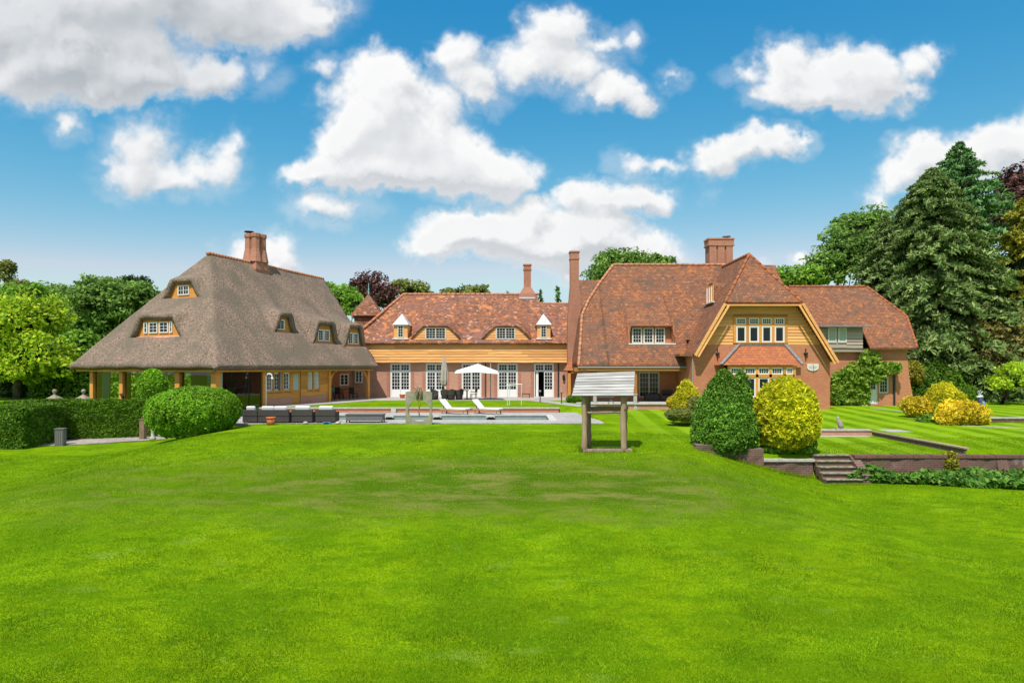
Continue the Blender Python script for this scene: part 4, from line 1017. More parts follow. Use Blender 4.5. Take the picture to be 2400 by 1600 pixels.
# main stack
CM = 58.0
ch = chimney(hroof, (X(1656, CM) + X(1714, CM)) / 2, CM, X(1714, CM) - X(1656, CM), 1.3, HRZ - 1, Z(561, CM), m_=M['brick_chimney'], flues=3, cap=.55)
MB().lathe((X(1701, CM), CM - .2, Z(561, CM)), [(.12, 0), (.12, .12), (.36, .15), (.33, .26), (.1, .3)], 10).build('cowl', M['leadd'], hroof, True)
# ---- timbered gable
GDp = 48.0; GV = 47.3; gxl, gxr = X(1622, GDp), X(1945, GDp); gzb = Z(953, GDp) - .3
gap = Vector((X(1756, 50.5), 50.5, Z(596, 50.5))); vl = P(1700, 708, GV); vr = P(1880, 708, GV); bl = P(1628, 829, GV); brr = P(1965, 845, GV)
gr = MB(); back = 62.0
rdg = Vector((gap.x, back, gap.z))
def off(v, dx, dz): return Vector((v.x + dx, v.y, v.z + dz))
# left slope, right slope, half hip as slabs 0.16 thick
def slabpoly(mb, pts, t=.16):
    pts = [Vector(p) for p in pts]; n = (pts[1] - pts[0]).cross(pts[2] - pts[0]).normalized()
    if n.z < 0: n = -n
    return mb.prism(pts, -n * t)
el = P(1597, 829, 48.6)
slabpoly(gr, [vl, gap, rdg, Vector((bl.x, back, bl.z)), bl]); slabpoly(gr, [gap, vr, brr, Vector((brr.x, back, brr.z)), rdg]); slabpoly(gr, [vl + Vector((0, -.02, 0)), vr + Vector((0, -.02, 0)), gap])
# bell-cast foot on the left, reaching out over the side wall
slabpoly(gr, [bl + Vector((0, .5, 0)), Vector((bl.x, back, bl.z)), Vector((el.x - .1, back, el.z)), el + Vector((-.1, 0, 0))])
groof = gr.build('gable_roof', M['tile'], house)
# barge boards, rounded hip edge course
bg_ = MB()
bg_.bar(vl + Vector((-.02, -.05, -.10)), bl + Vector((.04, -.05, -.12)), .10, .18, up=(0, 0, 1)); bg_.bar(vr + Vector((.02, -.05, -.10)), brr + Vector((-.04, -.05, -.12)), .10, .18)
bg_.bar(vl + Vector((.22, -.10, -.22)), bl + Vector((.24, -.02, -.20)), .06, .13); bg_.bar(vr + Vector((-.22, -.10, -.22)), brr + Vector((-.24, -.02, -.20)), .06, .13)
bg_.bar(vl + Vector((0, .0, -.20)), vr + Vector((0, .0, -.20)), .12, .12)
bg_.build('barge_board', M['oak_board'], groof)
rt = MB(); 
for k in range(20): rt.tube([gap.lerp(rdg, k / 20), gap.lerp(rdg, (k + .9) / 20)], .13, 6)
for q in (vl, vr):
    for k in range(9): rt.tube([q.lerp(gap, k / 9), q.lerp(gap, (k + .9) / 9)], .11, 6)
rt.build('ridge_tiles', M['tile_new'], groof, True)
# walls
zc = Z(807, GDp); slp = (gap.z - bl.z) / (gap.x - bl.x)
lim_l = lambda z: max(gxl, gap.x - (gap.z - .28 - z) / ((gap.z - bl.z) / (gap.x - bl.x))); lim_r = lambda z: min(gxr, gap.x + (gap.z - .28 - z) / ((gap.z - brr.z) / (brr.x - gap.x)))
wx0, wx1, wz0, wz1 = X(1718, GDp), X(1846, GDp), Z(804, GDp), Z(742, GDp)
gw = MB(); gw.prism([(gxl, GDp, gzb), (gxr, GDp, gzb), (gxr, GDp, min(zc, brr.z)), (lim_r(zc), GDp, zc), (lim_l(zc), GDp, zc), (gxl, GDp, min(zc, bl.z))], (0, .3, 0))
gw.box((gxl, GDp + .3, gzb), (gxl + .3, 53.2, bl.z)); gw.box((gxr - .3, GDp + .3, gzb), (gxr, 53, brr.z)); gw.build('gable_wall', M['brick'], house)
ztp = Z(709, GDp)
gu = MB(); gu.prism([(lim_l(zc), GDp + .05, zc), (lim_r(zc), GDp + .05, zc), (lim_r(ztp), GDp + .05, ztp), (lim_l(ztp), GDp + .05, ztp)], (0, .2, 0)); gu.build('gable_head', M['oak_dark'], house)
gc = MB(); clad(gc, zc - .02, ztp, lambda z: lim_l(z) , lambda z: lim_r(z), GDp + .03, [(wx0, wx1, wz0, wz1)], step=.215, seed=21); gc.build('weatherboarding', M['oak_board'], house)
# four-light window with top lights
n4 = 4; cw4 = (X(1842, GDp) - X(1722, GDp)) / 4
fz0, fzt, fz1 = Z(802, GDp), Z(767, GDp), Z(745, GDp)
gf = MB().box((wx0, GDp - .05, wz0), (wx1, GDp + .05, fz0)).box((wx0, GDp - .05, fz1), (wx1, GDp + .05, wz1)).box((wx0, GDp - .03, Z(764, GDp)), (wx1, GDp + .05, Z(760, GDp)))
for k in range(5):
    x = X(1722, GDp) + cw4 * k; gf.box((x - .10, GDp - .04, fz0), (x + .10, GDp + .05, fz1))
gf.build('window_surround', M['oak'], house)
for k in range(4):
    a = X(1722, GDp) + cw4 * k + .10; b = a + cw4 - .20
    window(house, a, b, fz0, Z(764, GDp), GDp - .02, 1, 1, 1, M['white'], fr=.055, st=.05); window(house, a, b, Z(760, GDp), fz1, GDp - .02, 1, 4, 2, M['white'], fr=.05, st=.03)
# bay window
BD = 46.6; bz1_ = Z(857, BD); b0, b1 = X(1712, BD), X(1862, BD)
rb = MB(); t0, t1 = P(1733, 808, GDp), P(1840, 808, GDp); e0, e1 = P(1690, 855, BD - .2), P(1881, 855, BD - .2)
rb.add([e0, e1, t1, t0, (e0.x, GDp, e0.z), (e1.x, GDp, e1.z)], [(0, 1, 2, 3), (0, 3, 4), (1, 5, 2), (0, 4, 5, 1)]); ro = rb.build('bay_roof', M['tile_new'], house)
hp = MB()
for a, b in ((e0, t0), (e1, t1)):
    for k in range(11): hp.bar(a.lerp(b, k / 11) + Vector((0, -.02, .05)), a.lerp(b, (k + .85) / 11) + Vector((0, -.02, .07)), .24, .07)
hp.bar(t0 + Vector((0, -.05, .02)), t1 + Vector((0, -.05, .02)), .12, .08); hp.build('lead_hip', M['leadd'], ro)
bf = MB(); bays = [(1712, 1739), (1745, 1772), (1777, 1804), (1808, 1835), (1843, 1860)]
for px in (1709, 1742, 1774.5, 1806, 1839, 1862): bf.box((X(px, BD) - .09, BD - .02, .5), (X(px, BD) + .09, BD + .12, bz1_))
bf.box((b0 - .15, BD - .03, bz1_ - .12), (b1 + .15, BD + .12, bz1_)).box((b0, BD - .02, Z(884, BD)), (b1, BD + .12, Z(877, BD))).box((b0, BD - .03, .42), (b1, BD + .14, .55)); bf.build('bay_frame', M['oak'], house)
for a, b in bays:
    window(house, X(a, BD), X(b, BD), Z(877, BD), bz1_ - .12, BD + .02, 1, 4, 2, M['white'], fr=.05, st=.04); window(house, X(a, BD), X(b, BD), .55, Z(884, BD), BD + .02, 1, 1, 1, M['white'], fr=.06, st=.05)
MB().box((b0, BD, gzb), (b1, BD + .3, .42)).build('bay_wall', M['brick'], house)
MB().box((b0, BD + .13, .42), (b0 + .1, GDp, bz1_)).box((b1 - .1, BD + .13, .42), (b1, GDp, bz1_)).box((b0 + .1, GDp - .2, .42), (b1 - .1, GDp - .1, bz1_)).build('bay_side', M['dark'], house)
MB().box((X(1862, BD) + .1, BD + .2, 0.42), (X(1880, BD), GDp - .01, bz1_ - .1)).build('bay_return', M['brick'], house)
for px in (1681, 1888):
    x = X(px, GDp); z = Z(827, GDp); an = MB().bar((x, GDp - .04, z - .5), (x, GDp - .04, z + .32), .06, .05).lathe((x, GDp - .06, z - .08), [(.13, 0), (.16, .06), (.13, .12)], 8); an.build('iron_tie', M['iron'], house)
sd = MB(); sx0, sx1, sz0, sz1 = X(1891, GDp), X(1918, GDp), Z(869, GDp), Z(852, GDp); pts = [(sx0, GDp - .06, sz1), (sx0, GDp - .06, sz0 + .22)] + [(sx0 + (sx1 - sx0) * (.5 - .5 * math.cos(t)), GDp - .06, sz0 + .22 - .22 * math.sin(t)) for t in [math.pi * i / 8 for i in range(1, 8)]] + [(sx1, GDp - .06, sz0 + .22), (sx1, GDp - .06, sz1)]
sd.prism(pts, (0, .05, 0)); so = sd.build('sundial', mat('white_stone', (.68, .66, .60), .8), house)
mk = MB(); cx_ = (sx0 + sx1) / 2
for t in range(1, 8): a = math.pi * t / 8; mk.bar((cx_ + .16 * math.cos(a), GDp - .066, sz1 - .14 - .12 * math.sin(a)), (cx_ + .33 * math.cos(a), GDp - .066, sz1 - .14 - .26 * math.sin(a)), .018, .006, up=(0, 1, 0))
mk.bar((cx_, GDp - .25, sz1 - .25), (cx_, GDp - .06, sz1 - .05), .03, .03); mk.build('gnomon', M['leadd'], so)
MB().box((gxl - .01, GDp - .09, gzb), (gxl + .03, GDp - .05, bl.z)).build('downpipe', M['gutter'], house)
# little eyelid dormer on the left slope of the gable roof
def on_left(px, py):
    nrm = Vector((-(gap.z - bl.z), 0, gap.x - bl.x)); d = Vector(((px - CX) / F, 1, (HY - py) / F)); o = Vector((0, 0, CAMZ)); t = (gap - o).dot(nrm) / d.dot(nrm); return o + d * t
q = on_left(1668, 708)
dmb = MB(); zt = q.z + 1.45; w = 1.15
dmb.prism([(q.x - .1, q.y - w, q.z - .2), (q.x - .1, q.y + w, q.z - .2), (q.x - .1, q.y + w * .75, zt - .3), (q.x - .1, q.y + w * .3, zt), (q.x - .1, q.y - w * .3, zt), (q.x - .1, q.y - w * .75, zt - .3)], (1.6, 0, 0)); eo = dmb.build('eyelid_dormer', M['tile'], groof)
MB().box((q.x - .16, q.y - w * .8, q.z - .05), (q.x - .11, q.y + w * .8, zt - .22)).build('dormer_front', M['oak_board'], groof)
we = MB()
for k in range(-1, 2): we.box((q.x - .22, q.y + k * .6 - .05, q.z), (q.x - .165, q.y + k * .6 + .05, zt - .35))
we.build('window_bars', M['white'], groof); MB().box((q.x - .3, q.y - w, q.z - .12), (q.x - .1, q.y + w, q.z - .04)).build('sill', M['cream'], groof)
MB().lathe(tuple(P(1606, 755, 53.2)), [(.08, -.2), (.08, .12), (.14, .14), (.1, .2)], 8).build('vent_pipe', M['white'], hroof)

# ---------------------------------------------------------------- right wing
rw = thing('right_brick_wing', 'plain brick wing with hipped tile roof and climbing plant, right of the gable', 'house', (26, 52, 0))
RE = 51.5; REZ = Z(815, RE); RR = 57.0; RRZ = Z(672, RR); r0 = 17.8; r1 = X(2032, RR)
c1 = P(2150, 815, RE); p1 = P(2125, 741, 54.2); rsl = (RRZ - REZ) / (RR - RE)
yy = RE + 1.1
dx0, dx1 = X(1900, 51.3), X(2024, 51.3)
rm = MB(); zmid = REZ + rsl * 1.75; ym = RE + 1.75
fr1 = [(r0, RR, RRZ), (r1, RR, RRZ), p1, c1, (X(2040, RE), RE, REZ), (X(2018, ym), ym, zmid), (r0, ym, zmid)]
fr1 = [Vector(v) for v in fr1]
for v in fr1[2:4]: v.z = REZ + rsl * (v.y - RE)
def tri(mb, pts, t=.15): return mb.prism(pts, (0, .05, -t))
tri(rm, fr1)
rm.add([fr1[1], fr1[2], (fr1[2].x + .3, 59.8, fr1[2].z), (r1, 59, RRZ)], [(0, 1, 2, 3)]); rm.add([fr1[2], fr1[3], (fr1[3].x + 2, 63, REZ), (fr1[2].x + .3, 59.8, fr1[2].z)], [(0, 1, 2, 3)])
rm.add([(r0, RR, RRZ + .0), (r1, RR, RRZ), (r1, 59, RRZ), (fr1[3].x + 2, 63, REZ), (r0, 63, REZ)], [(0, 1, 2, 3, 4)])
rroof = rm.build('tiled_roof', M['tile'], rw)
rt = MB(); x = X(1850, RR)
while x < r1 - .3: rt.tube([(x, RR, RRZ + .02), (x + .42, RR, RRZ + .02)], .12, 6); x += .45
for a, b in ((fr1[1], fr1[2]), (fr1[2], fr1[3])):
    for k in range(9): rt.tube([a.lerp(b, k / 9), a.lerp(b, (k + .9) / 9)], .11, 6)
rt.build('ridge_tiles', M['tile_new'], rroof, True)
# boarded dormer
dD = 51.6; dz0, dz1 = Z(815, dD), Z(766, dD)
fo = MB().box((X(1895, dD), dD + .04, dz0 - .3), (X(2022, dD), dD + .3, dz1)).build('dormer_front', M['grey_board'], rw)
h0, h1 = X(1939, dD), X(1984, dD)
mb = MB(); clad(mb, dz0, dz1, lambda z: X(1895, dD), lambda z: X(2022, dD), dD + .02, [(h0, h1, Z(803, dD), dz1)], seed=31, step=.24, th=.05); mb.build('weatherboarding', M['grey_board'], fo)
MB().box((X(1890, dD), dD - .45, dz1), (X(2027, dD), dD + 2.2, dz1 + .07)).build('flat_roof', M['leadd'], fo)
sk = MB(); slabpoly(sk, [(X(1880, dD), dD - .4, dz1 + .09), (X(2026, dD), dD - .4, dz1 + .09), (X(2019, ym), ym + .2, zmid + .35), (r0, ym + .2, zmid + .35)], .05); sk.build('dormer_roof', M['tile'], rw)
MB().bar((X(1915, dD), dD - .5, dz1 + .04), (X(2028, dD), dD - .5, dz1 + .04), .12, .12).build('gutter', M['leadd'], rw)
window(rw, X(1940, dD), X(1960, dD), Z(803, dD), dz1 - .05, dD - .04, 1, 3, 4, M['cream'], fr=.05, st=.05, glassm=M['curtain']); window(rw, X(1964, dD), X(1984, dD), Z(803, dD), dz1 - .05, dD - .04, 1, 3, 4, M['cream'], fr=.05, st=.05, glassm=M['curtain'])
RWD = 52.0; rgz = -.6; xr_ = X(2126, RWD)
d0, d1, w0, w1_ = X(2031, RWD), X(2057, RWD), X(2060, RWD), X(2083, RWD)
mb = MB(); wall_holes(mb, X(1930, RWD), xr_, rgz, REZ - .02, RWD, RWD + .3, [(d0, d1, Z(946, RWD), Z(882, RWD)), (w0, w1_, Z(921, RWD), Z(882, RWD))]); mb.build('brick_wall', M['brick'], rw)
MB().prism([(xr_ - .02, RWD - .02, rgz), (X(2146, RWD), RWD - .02, rgz), (X(2143, RWD), RWD - .02, Z(950, RWD)), (X(2131, RWD), RWD - .02, Z(885, RWD)), (xr_, RWD - .02, Z(830, RWD))], (0, .9, 0)).build('buttress', M['brick'], rw)
MB().box((xr_ - .3, RWD + .3, rgz), (xr_, 62, REZ - .02)).build('side_wall', M['brick'], rw)
window(rw, d0, d1, Z(946, RWD), Z(882, RWD), RWD + .03, 1, 3, 3, M['white'], 'door', panel=1.05, fr=.06, st=.09)
window(rw, w0, w1_, Z(921, RWD), Z(882, RWD), RWD + .03, 1, 3, 4, M['cream'], fr=.06, st=.05)
hd_ = MB(); slabpoly(hd_, [(X(2026, RWD), RWD - .45, Z(873, RWD)), (X(2102, RWD), RWD - .45, Z(873, RWD)), (X(2102, RWD), RWD, Z(864, RWD)), (X(2026, RWD), RWD, Z(864, RWD))], .1); hd_.build('porch_hood', M['brick_old'], rw)
MB().box((X(2093, RWD), RWD - .10, rgz), (X(2097, RWD), RWD - .03, Z(873, RWD))).build('downpipe', M['iron'], rw)

# ---------------------------------------------------------------- foliage
def leaf_quads(C, Nrm, size, rs, aspect=1.6, bias=.55):
    """one rhombic leaf per point C; plane normal leans towards Nrm by bias"""
    n = len(C); r = rs.normal(size=(n, 3)); r /= np.linalg.norm(r, axis=1)[:, None] + 1e-9
    nn = Nrm * bias + r * (1 - bias); nn /= np.linalg.norm(nn, axis=1)[:, None] + 1e-9
    a = rs.normal(size=(n, 3)); t = np.cross(nn, a); t /= np.linalg.norm(t, axis=1)[:, None] + 1e-9; b = np.cross(nn, t)
    s = (size * (.6 + .8 * rs.rand(n)))[:, None] * .5 if np.ndim(size) else (size * (.6 + .8 * rs.rand(n)))[:, None] * .5
    t = t * s * aspect; b = b * s
    V = np.stack([C - t, C + b * .9 - t * .1, C + t, C - b * .9 - t * .1], 1)
    return V.reshape(-1, 3)
def quads(V): return np.arange(len(V)).reshape(-1, 4)
def sph(rs, n, lo=-1.):
    z = lo + (1 - lo) * rs.rand(n); a = rs.rand(n) * 2 * np.pi; r = np.sqrt(np.maximum(0, 1 - z * z)); return np.stack([r * np.cos(a), r * np.sin(a), z], -1)
def crown(blobs, rs, leaf, dens, clump=.30, lo=-.55, inner=.25, bias=.5, aspect=1.5):
    """blobs: (cx,cy,cz,rx,ry,rz). Clumps sit over each blob's surface, leaves over each clump."""
    out_ = []
    for cx, cy, cz, rx, ry, rz in blobs:
        c = np.array([cx, cy, cz]); r = np.array([rx, ry, rz]); rm = (rx * ry * rz) ** (1 / 3)
        cr = clump * rm; nc = int(max(10, 5.2 * (rm / cr) ** 2 * .62))
        d = sph(rs, nc, lo); cc = c + d * r * (.72 + .26 * rs.rand(nc))[:, None]; crr = cr * (.6 + .75 * rs.rand(nc))
        per = (dens * crr ** 2 / leaf ** 2).astype(int) + 6
        idx = np.repeat(np.arange(nc), per); n = len(idx); q = sph(rs, n, -.8)
        rad = crr[idx] * (.55 + .5 * rs.rand(n) ** .6)
        Pp = cc[idx] + q * rad[:, None] * np.array([1.15, 1.15, .8])
        nr = q * .7 + d[idx] * .3 + np.array([0, 0, .35])
        out_.append(leaf_quads(Pp, nr, leaf, rs, aspect, bias))
        m = int(inner * n); d2 = sph(rs, m, lo); Pi = c + d2 * r * (.35 + .4 * rs.rand(m))[:, None]
        out_.append(leaf_quads(Pi, d2, leaf * 1.5, rs, aspect, .3))
    return np.concatenate(out_)
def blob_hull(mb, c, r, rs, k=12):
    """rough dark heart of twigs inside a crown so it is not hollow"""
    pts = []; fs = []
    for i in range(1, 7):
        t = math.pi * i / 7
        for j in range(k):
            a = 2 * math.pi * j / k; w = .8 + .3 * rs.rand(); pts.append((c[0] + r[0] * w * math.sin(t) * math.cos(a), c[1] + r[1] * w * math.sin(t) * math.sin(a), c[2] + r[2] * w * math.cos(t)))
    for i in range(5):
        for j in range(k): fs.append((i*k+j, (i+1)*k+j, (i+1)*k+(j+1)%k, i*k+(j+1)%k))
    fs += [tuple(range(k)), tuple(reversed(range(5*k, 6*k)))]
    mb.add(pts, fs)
M['bark'] = mat('bark', (.10, .075, .05), .9, .1, var=(3, (.16, .13, .10)), bump=(6, .5))
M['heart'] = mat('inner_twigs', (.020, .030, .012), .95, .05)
LM = {}
LM['oak'] = leafmat('oak_leaves', (.10, .20, .035), (.19, .33, .055), (.34, .50, .11))
LM['bright'] = leafmat('fresh_bright_leaves', (.20, .36, .015), (.42, .58, .025), (.70, .80, .06), transl=.45)
LM['mid'] = leafmat('mid_green_leaves', (0.114, 0.255, 0.022), (0.209, 0.391, 0.034), (0.343, 0.544, 0.061))
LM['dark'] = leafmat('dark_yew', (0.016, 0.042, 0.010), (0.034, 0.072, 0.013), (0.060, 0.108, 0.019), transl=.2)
LM['purple'] = leafmat('copper_beech_leaves', (0.057, 0.024, 0.024), (0.118, 0.048, 0.044), (0.228, 0.111, 0.084), transl=.25)
LM['olive'] = leafmat('olive_leaves', (0.143, 0.173, 0.036), (0.252, 0.285, 0.054), (0.403, 0.420, 0.108))
LM['conifer'] = leafmat('blue_green_conifer', (.075, .140, .030), (.160, .245, .058), (.36, .43, .15), transl=.2)
LM['conifer2'] = leafmat('bright_conifer', (.07, .17, .05), (.13, .28, .08), (.27, .44, .15), transl=.2)
LM['gold_con'] = leafmat('golden_green_conifer', (0.134, 0.160, 0.019), (0.305, 0.288, 0.028), (0.538, 0.448, 0.051), transl=.25)
LM['brown'] = leafmat('bronze_leaves', (0.152, 0.120, 0.038), (0.269, 0.200, 0.058), (0.305, 0.304, 0.064), transl=.3)
LM['hedge'] = leafmat('clipped_hedge_leaves', (.045, .115, .006), (.090, .20, .010), (.20, .33, .015), transl=.25)
LM['bush'] = leafmat('clipped_bush_leaves', (0.090, 0.224, 0.010), (0.179, 0.384, 0.015), (0.323, 0.560, 0.026), transl=.3)
LM['cone'] = leafmat('dwarf_spruce', (0.057, 0.152, 0.015), (0.125, 0.272, 0.023), (0.215, 0.400, 0.038), transl=.2)
LM['gold'] = leafmat('golden_foliage', (.30, .38, .008), (.64, .62, .012), (.90, .82, .04), transl=.35)
LM['gold2'] = leafmat('golden_cypress', (0.363, 0.378, 0.013), (0.605, 0.567, 0.019), (0.877, 0.729, 0.032), transl=.3)
LM['orange'] = leafmat('orange_yellow_leaves', (.55, .42, .015), (.80, .60, .025), (.88, .72, .08), transl=.3)
LM['climber'] = leafmat('climber_leaves', (0.118, 0.225, 0.022), (0.235, 0.390, 0.036), (0.504, 0.630, 0.096), transl=.35)
LM['bed'] = leafmat('bed_leaves', (.045, .14, .015), (.11, .27, .03), (.26, .42, .07), transl=.3)
def tree(name, label, cat, base, blobs, lm, leaf, dens=3.2, trunk=None, seed=1, clump=.30, group=None, lo=-.55, heart=True, th_=.25, bias=.5, aspect=1.5, limbs=5):
    rs = np.random.RandomState(seed); t = thing(name, label, cat, base, 0, group)
    V = crown(blobs, rs, leaf, dens, clump, lo, bias=bias, aspect=aspect)
    o = fast_mesh('crown', V, quads(V), LM[lm], t, sub=base)
    mb = MB(); b = Vector(base); main = blobs[0]; top = Vector((main[0], main[1], main[2] + main[5] * .3)); r0_ = trunk or th_
    rr = random.Random(seed); pts = [b + Vector((0, 0, -.2)), b.lerp(top, .35) + Vector((rr.uniform(-.2, .2), 0, 0)), b.lerp(top, .7) + Vector((rr.uniform(-.2, .2), 0, 0)), top]
    mb.tube(pts, [r0_ * 1.25, r0_ * .85, r0_ * .5, r0_ * .15], 8)
    for bl_ in blobs[:8]:
        for k in range(max(1, limbs // max(1, len(blobs)) + 1)):
            q = Vector((bl_[0] + rr.uniform(-.5, .5) * bl_[3], bl_[1] + rr.uniform(-.5, .5) * bl_[4], bl_[2] + rr.uniform(-.3, .5) * bl_[5])); s_ = b.lerp(top, rr.uniform(.3, .7))
            mb.tube([s_, s_.lerp(q, .5) + Vector((0, 0, .2)), q], [r0_ * .4, r0_ * .25, r0_ * .08], 5)
    mb.build('trunk', M['bark'], t, True)
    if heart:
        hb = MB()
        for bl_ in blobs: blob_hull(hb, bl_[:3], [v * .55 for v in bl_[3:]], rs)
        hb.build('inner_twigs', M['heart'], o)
    return t
def pb(px, py, D, rx, ry, dy=None):
    """blob seen at pixel centre with pixel radii"""
    k = D / F; p = P(px, py, D); return (p.x, p.y, p.z, rx * k, (dy if dy is not None else rx * k), ry * k)
def gb(px, D, z=None): return (X(px, D), D, float(ground(X(px, D), D)) if z is None else z)

# left side
tree('maple_tree', 'bright yellow-green leafy tree at the left edge beside the thatched house', 'tree', gb(40, 56), [pb(40, 760, 56, 95, 75), pb(110, 740, 56.5, 58, 48), pb(-30, 800, 55, 90, 70), pb(90, 830, 55, 75, 50), pb(145, 860, 55.5, 36, 34), pb(30, 870, 54.5, 70, 30)], 'bright', .24, 3.6, seed=11, clump=.30, lo=-.8)
tree('garden_tree', 'smaller green tree between the bright yellow-green tree and the thatched eaves', 'tree', gb(175, 62), [pb(180, 815, 62, 48, 42), pb(205, 800, 63, 28, 22), pb(150, 870, 62, 50, 30)], 'mid', .24, 3.4, seed=12)
tree('birch_tree', 'thin sparse tree with airy twigs rising at the top left corner of the treeline', 'tree', gb(20, 66, -.3), [pb(-5, 645, 66, 38, 34), pb(45, 672, 66, 30, 18), pb(15, 628, 66, 20, 20)], 'olive', .15, .55, seed=13, clump=.16, heart=False)
tree('shrub_tree', 'dull green rounded treetop above the bright tree at left', 'tree', gb(65, 62, -.3), [pb(65, 690, 62, 45, 32), pb(20, 700, 62, 40, 30)], 'mid', .24, 3, seed=14)
bgl = [('oak_tree', 'broad rear oak filling the wood line between the bright tree and the knobbly oak', 118, 735, 86, 88, 72, 26), ('oak_tree', 'rear oak between the two right-hand oaks left of the thatch', 290, 725, 86, 90, 80, 27), ('oak_tree', 'dark green oak with two small top knobs, middle of the wood left of the thatch', 240, 745, 74, 95, 102, 21), ('oak_tree', 'lower dark green oak directly behind the garden tree, left part of the wood', 150, 755, 76, 72, 92, 22), ('oak_tree', 'green oak just behind the thatched roof slope, right part of the wood', 330, 740, 76, 85, 90, 23), ('oak_tree', 'last green oak partly hidden by the top thatch dormer', 400, 760, 80, 62, 95, 24)]
for nm, lb, px, py, D, rx, ry, sd in bgl:
    rr = random.Random(sd); bl_ = [pb(px, py, D, rx * .8, ry * .85)] + [pb(px + rr.uniform(-.6, .6) * rx, py + rr.uniform(-.62, .3) * ry, D + rr.uniform(-3, 0), rx * .42, ry * .38) for _ in range(6)]
    tree(nm, lb, 'tree', gb(px, D, -.3), bl_, 'oak', .27, 3.2, seed=sd, clump=.26, group='oaks in the wood left of the thatched house')
tree('pine_tree', 'dark ragged pine top poking above the oaks left of the thatch', 'tree', gb(322, 88, -.3), [pb(312, 660, 88, 42, 14), pb(322, 690, 88, 40, 20)], 'dark', .2, 1.6, seed=25, clump=.2)
# dark yew mass under and behind
def hedge(name, label, cat, c, dims, rotz, lm, leaf, n, seed, rough=.10, top_r=.15):
    """clipped hedge: solid heart with leaves over the faces. c = centre of base"""
    rs = np.random.RandomState(seed); t = thing(name, label, cat, c, rotz); w, d, h = dims
    A_ = [w * h, w * h, d * h, d * h, w * d]; tot = sum(A_); V = []
    for k, a in enumerate(A_):
        m = int(n * a / tot); u = rs.rand(m); v = rs.rand(m)
        if k < 2: Pp = np.stack([(u - .5) * w, np.full(m, (-.5, .5)[k] * d), v * h], -1); nr = np.tile([0, (-1, 1)[k], 0.2], (m, 1))
        elif k < 4: Pp = np.stack([np.full(m, (-.5, .5)[k - 2] * w), (u - .5) * d, v * h], -1); nr = np.tile([(-1, 1)[k - 2], 0, .2], (m, 1))
        else: Pp = np.stack([(u - .5) * w, (v - .5) * d, np.full(m, h)], -1); nr = np.tile([0, 0, 1.], (m, 1))
        bump_ = (fbm((Pp[:, 0] + Pp[:, 1] * .7).astype(np.float32), (Pp[:, 2] + Pp[:, 1] * .5).astype(np.float32), 1.6, 3, seed) - .5) * 2
        Pp = Pp + nr * (bump_ * rough * 1.6 + rs.rand(m) * rough)[:, None]
        e_ = np.clip((np.abs(Pp[:, 0]) - w / 2 + top_r) / top_r, 0, 1) * np.clip((Pp[:, 2] - h + top_r) / top_r, 0, 1); Pp[:, 2] -= e_ * top_r * .4
        V.append(leaf_quads(Pp, nr, leaf, rs, 1.5, .45))
    V = np.concatenate(V); fast_mesh('foliage', V, quads(V), LM[lm], t)
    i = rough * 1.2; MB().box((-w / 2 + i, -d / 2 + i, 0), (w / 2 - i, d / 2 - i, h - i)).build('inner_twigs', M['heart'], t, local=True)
    return t
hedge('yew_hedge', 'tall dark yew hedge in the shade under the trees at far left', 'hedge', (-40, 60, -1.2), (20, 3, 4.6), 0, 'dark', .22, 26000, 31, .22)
hedge('garden_hedge', 'green hedge seen through the open garden room of the thatched house', 'hedge', (-30, 59, -.3), (22, 2, 3.6), .0, 'mid', .22, 16000, 32, .22)
hb1 = Vector((X(70, 36), 36.2, -1.24)); hb2 = Vector((X(334, 37.0), 37.6, -1.2)); dv = hb2 - hb1
hedge('yew_hedge', 'long clipped yew hedge with flat sunlit top behind the garden path', 'hedge', tuple((hb1 + hb2) / 2 + Vector((-.35, .7, 0))), (dv.length + 2.4, 1.7, 1.98), math.atan2(dv.y, dv.x), 'hedge', .10, 60000, 33, .06)
hedge('yew_hedge', 'nearer block of clipped yew hedge cut off by the left edge of the lawn', 'hedge', (X(10, 33.4) - 3.6, 34.4, -1.38), (9.6, 3.0, 2.05), .02, 'hedge', .10, 70000, 34, .06)
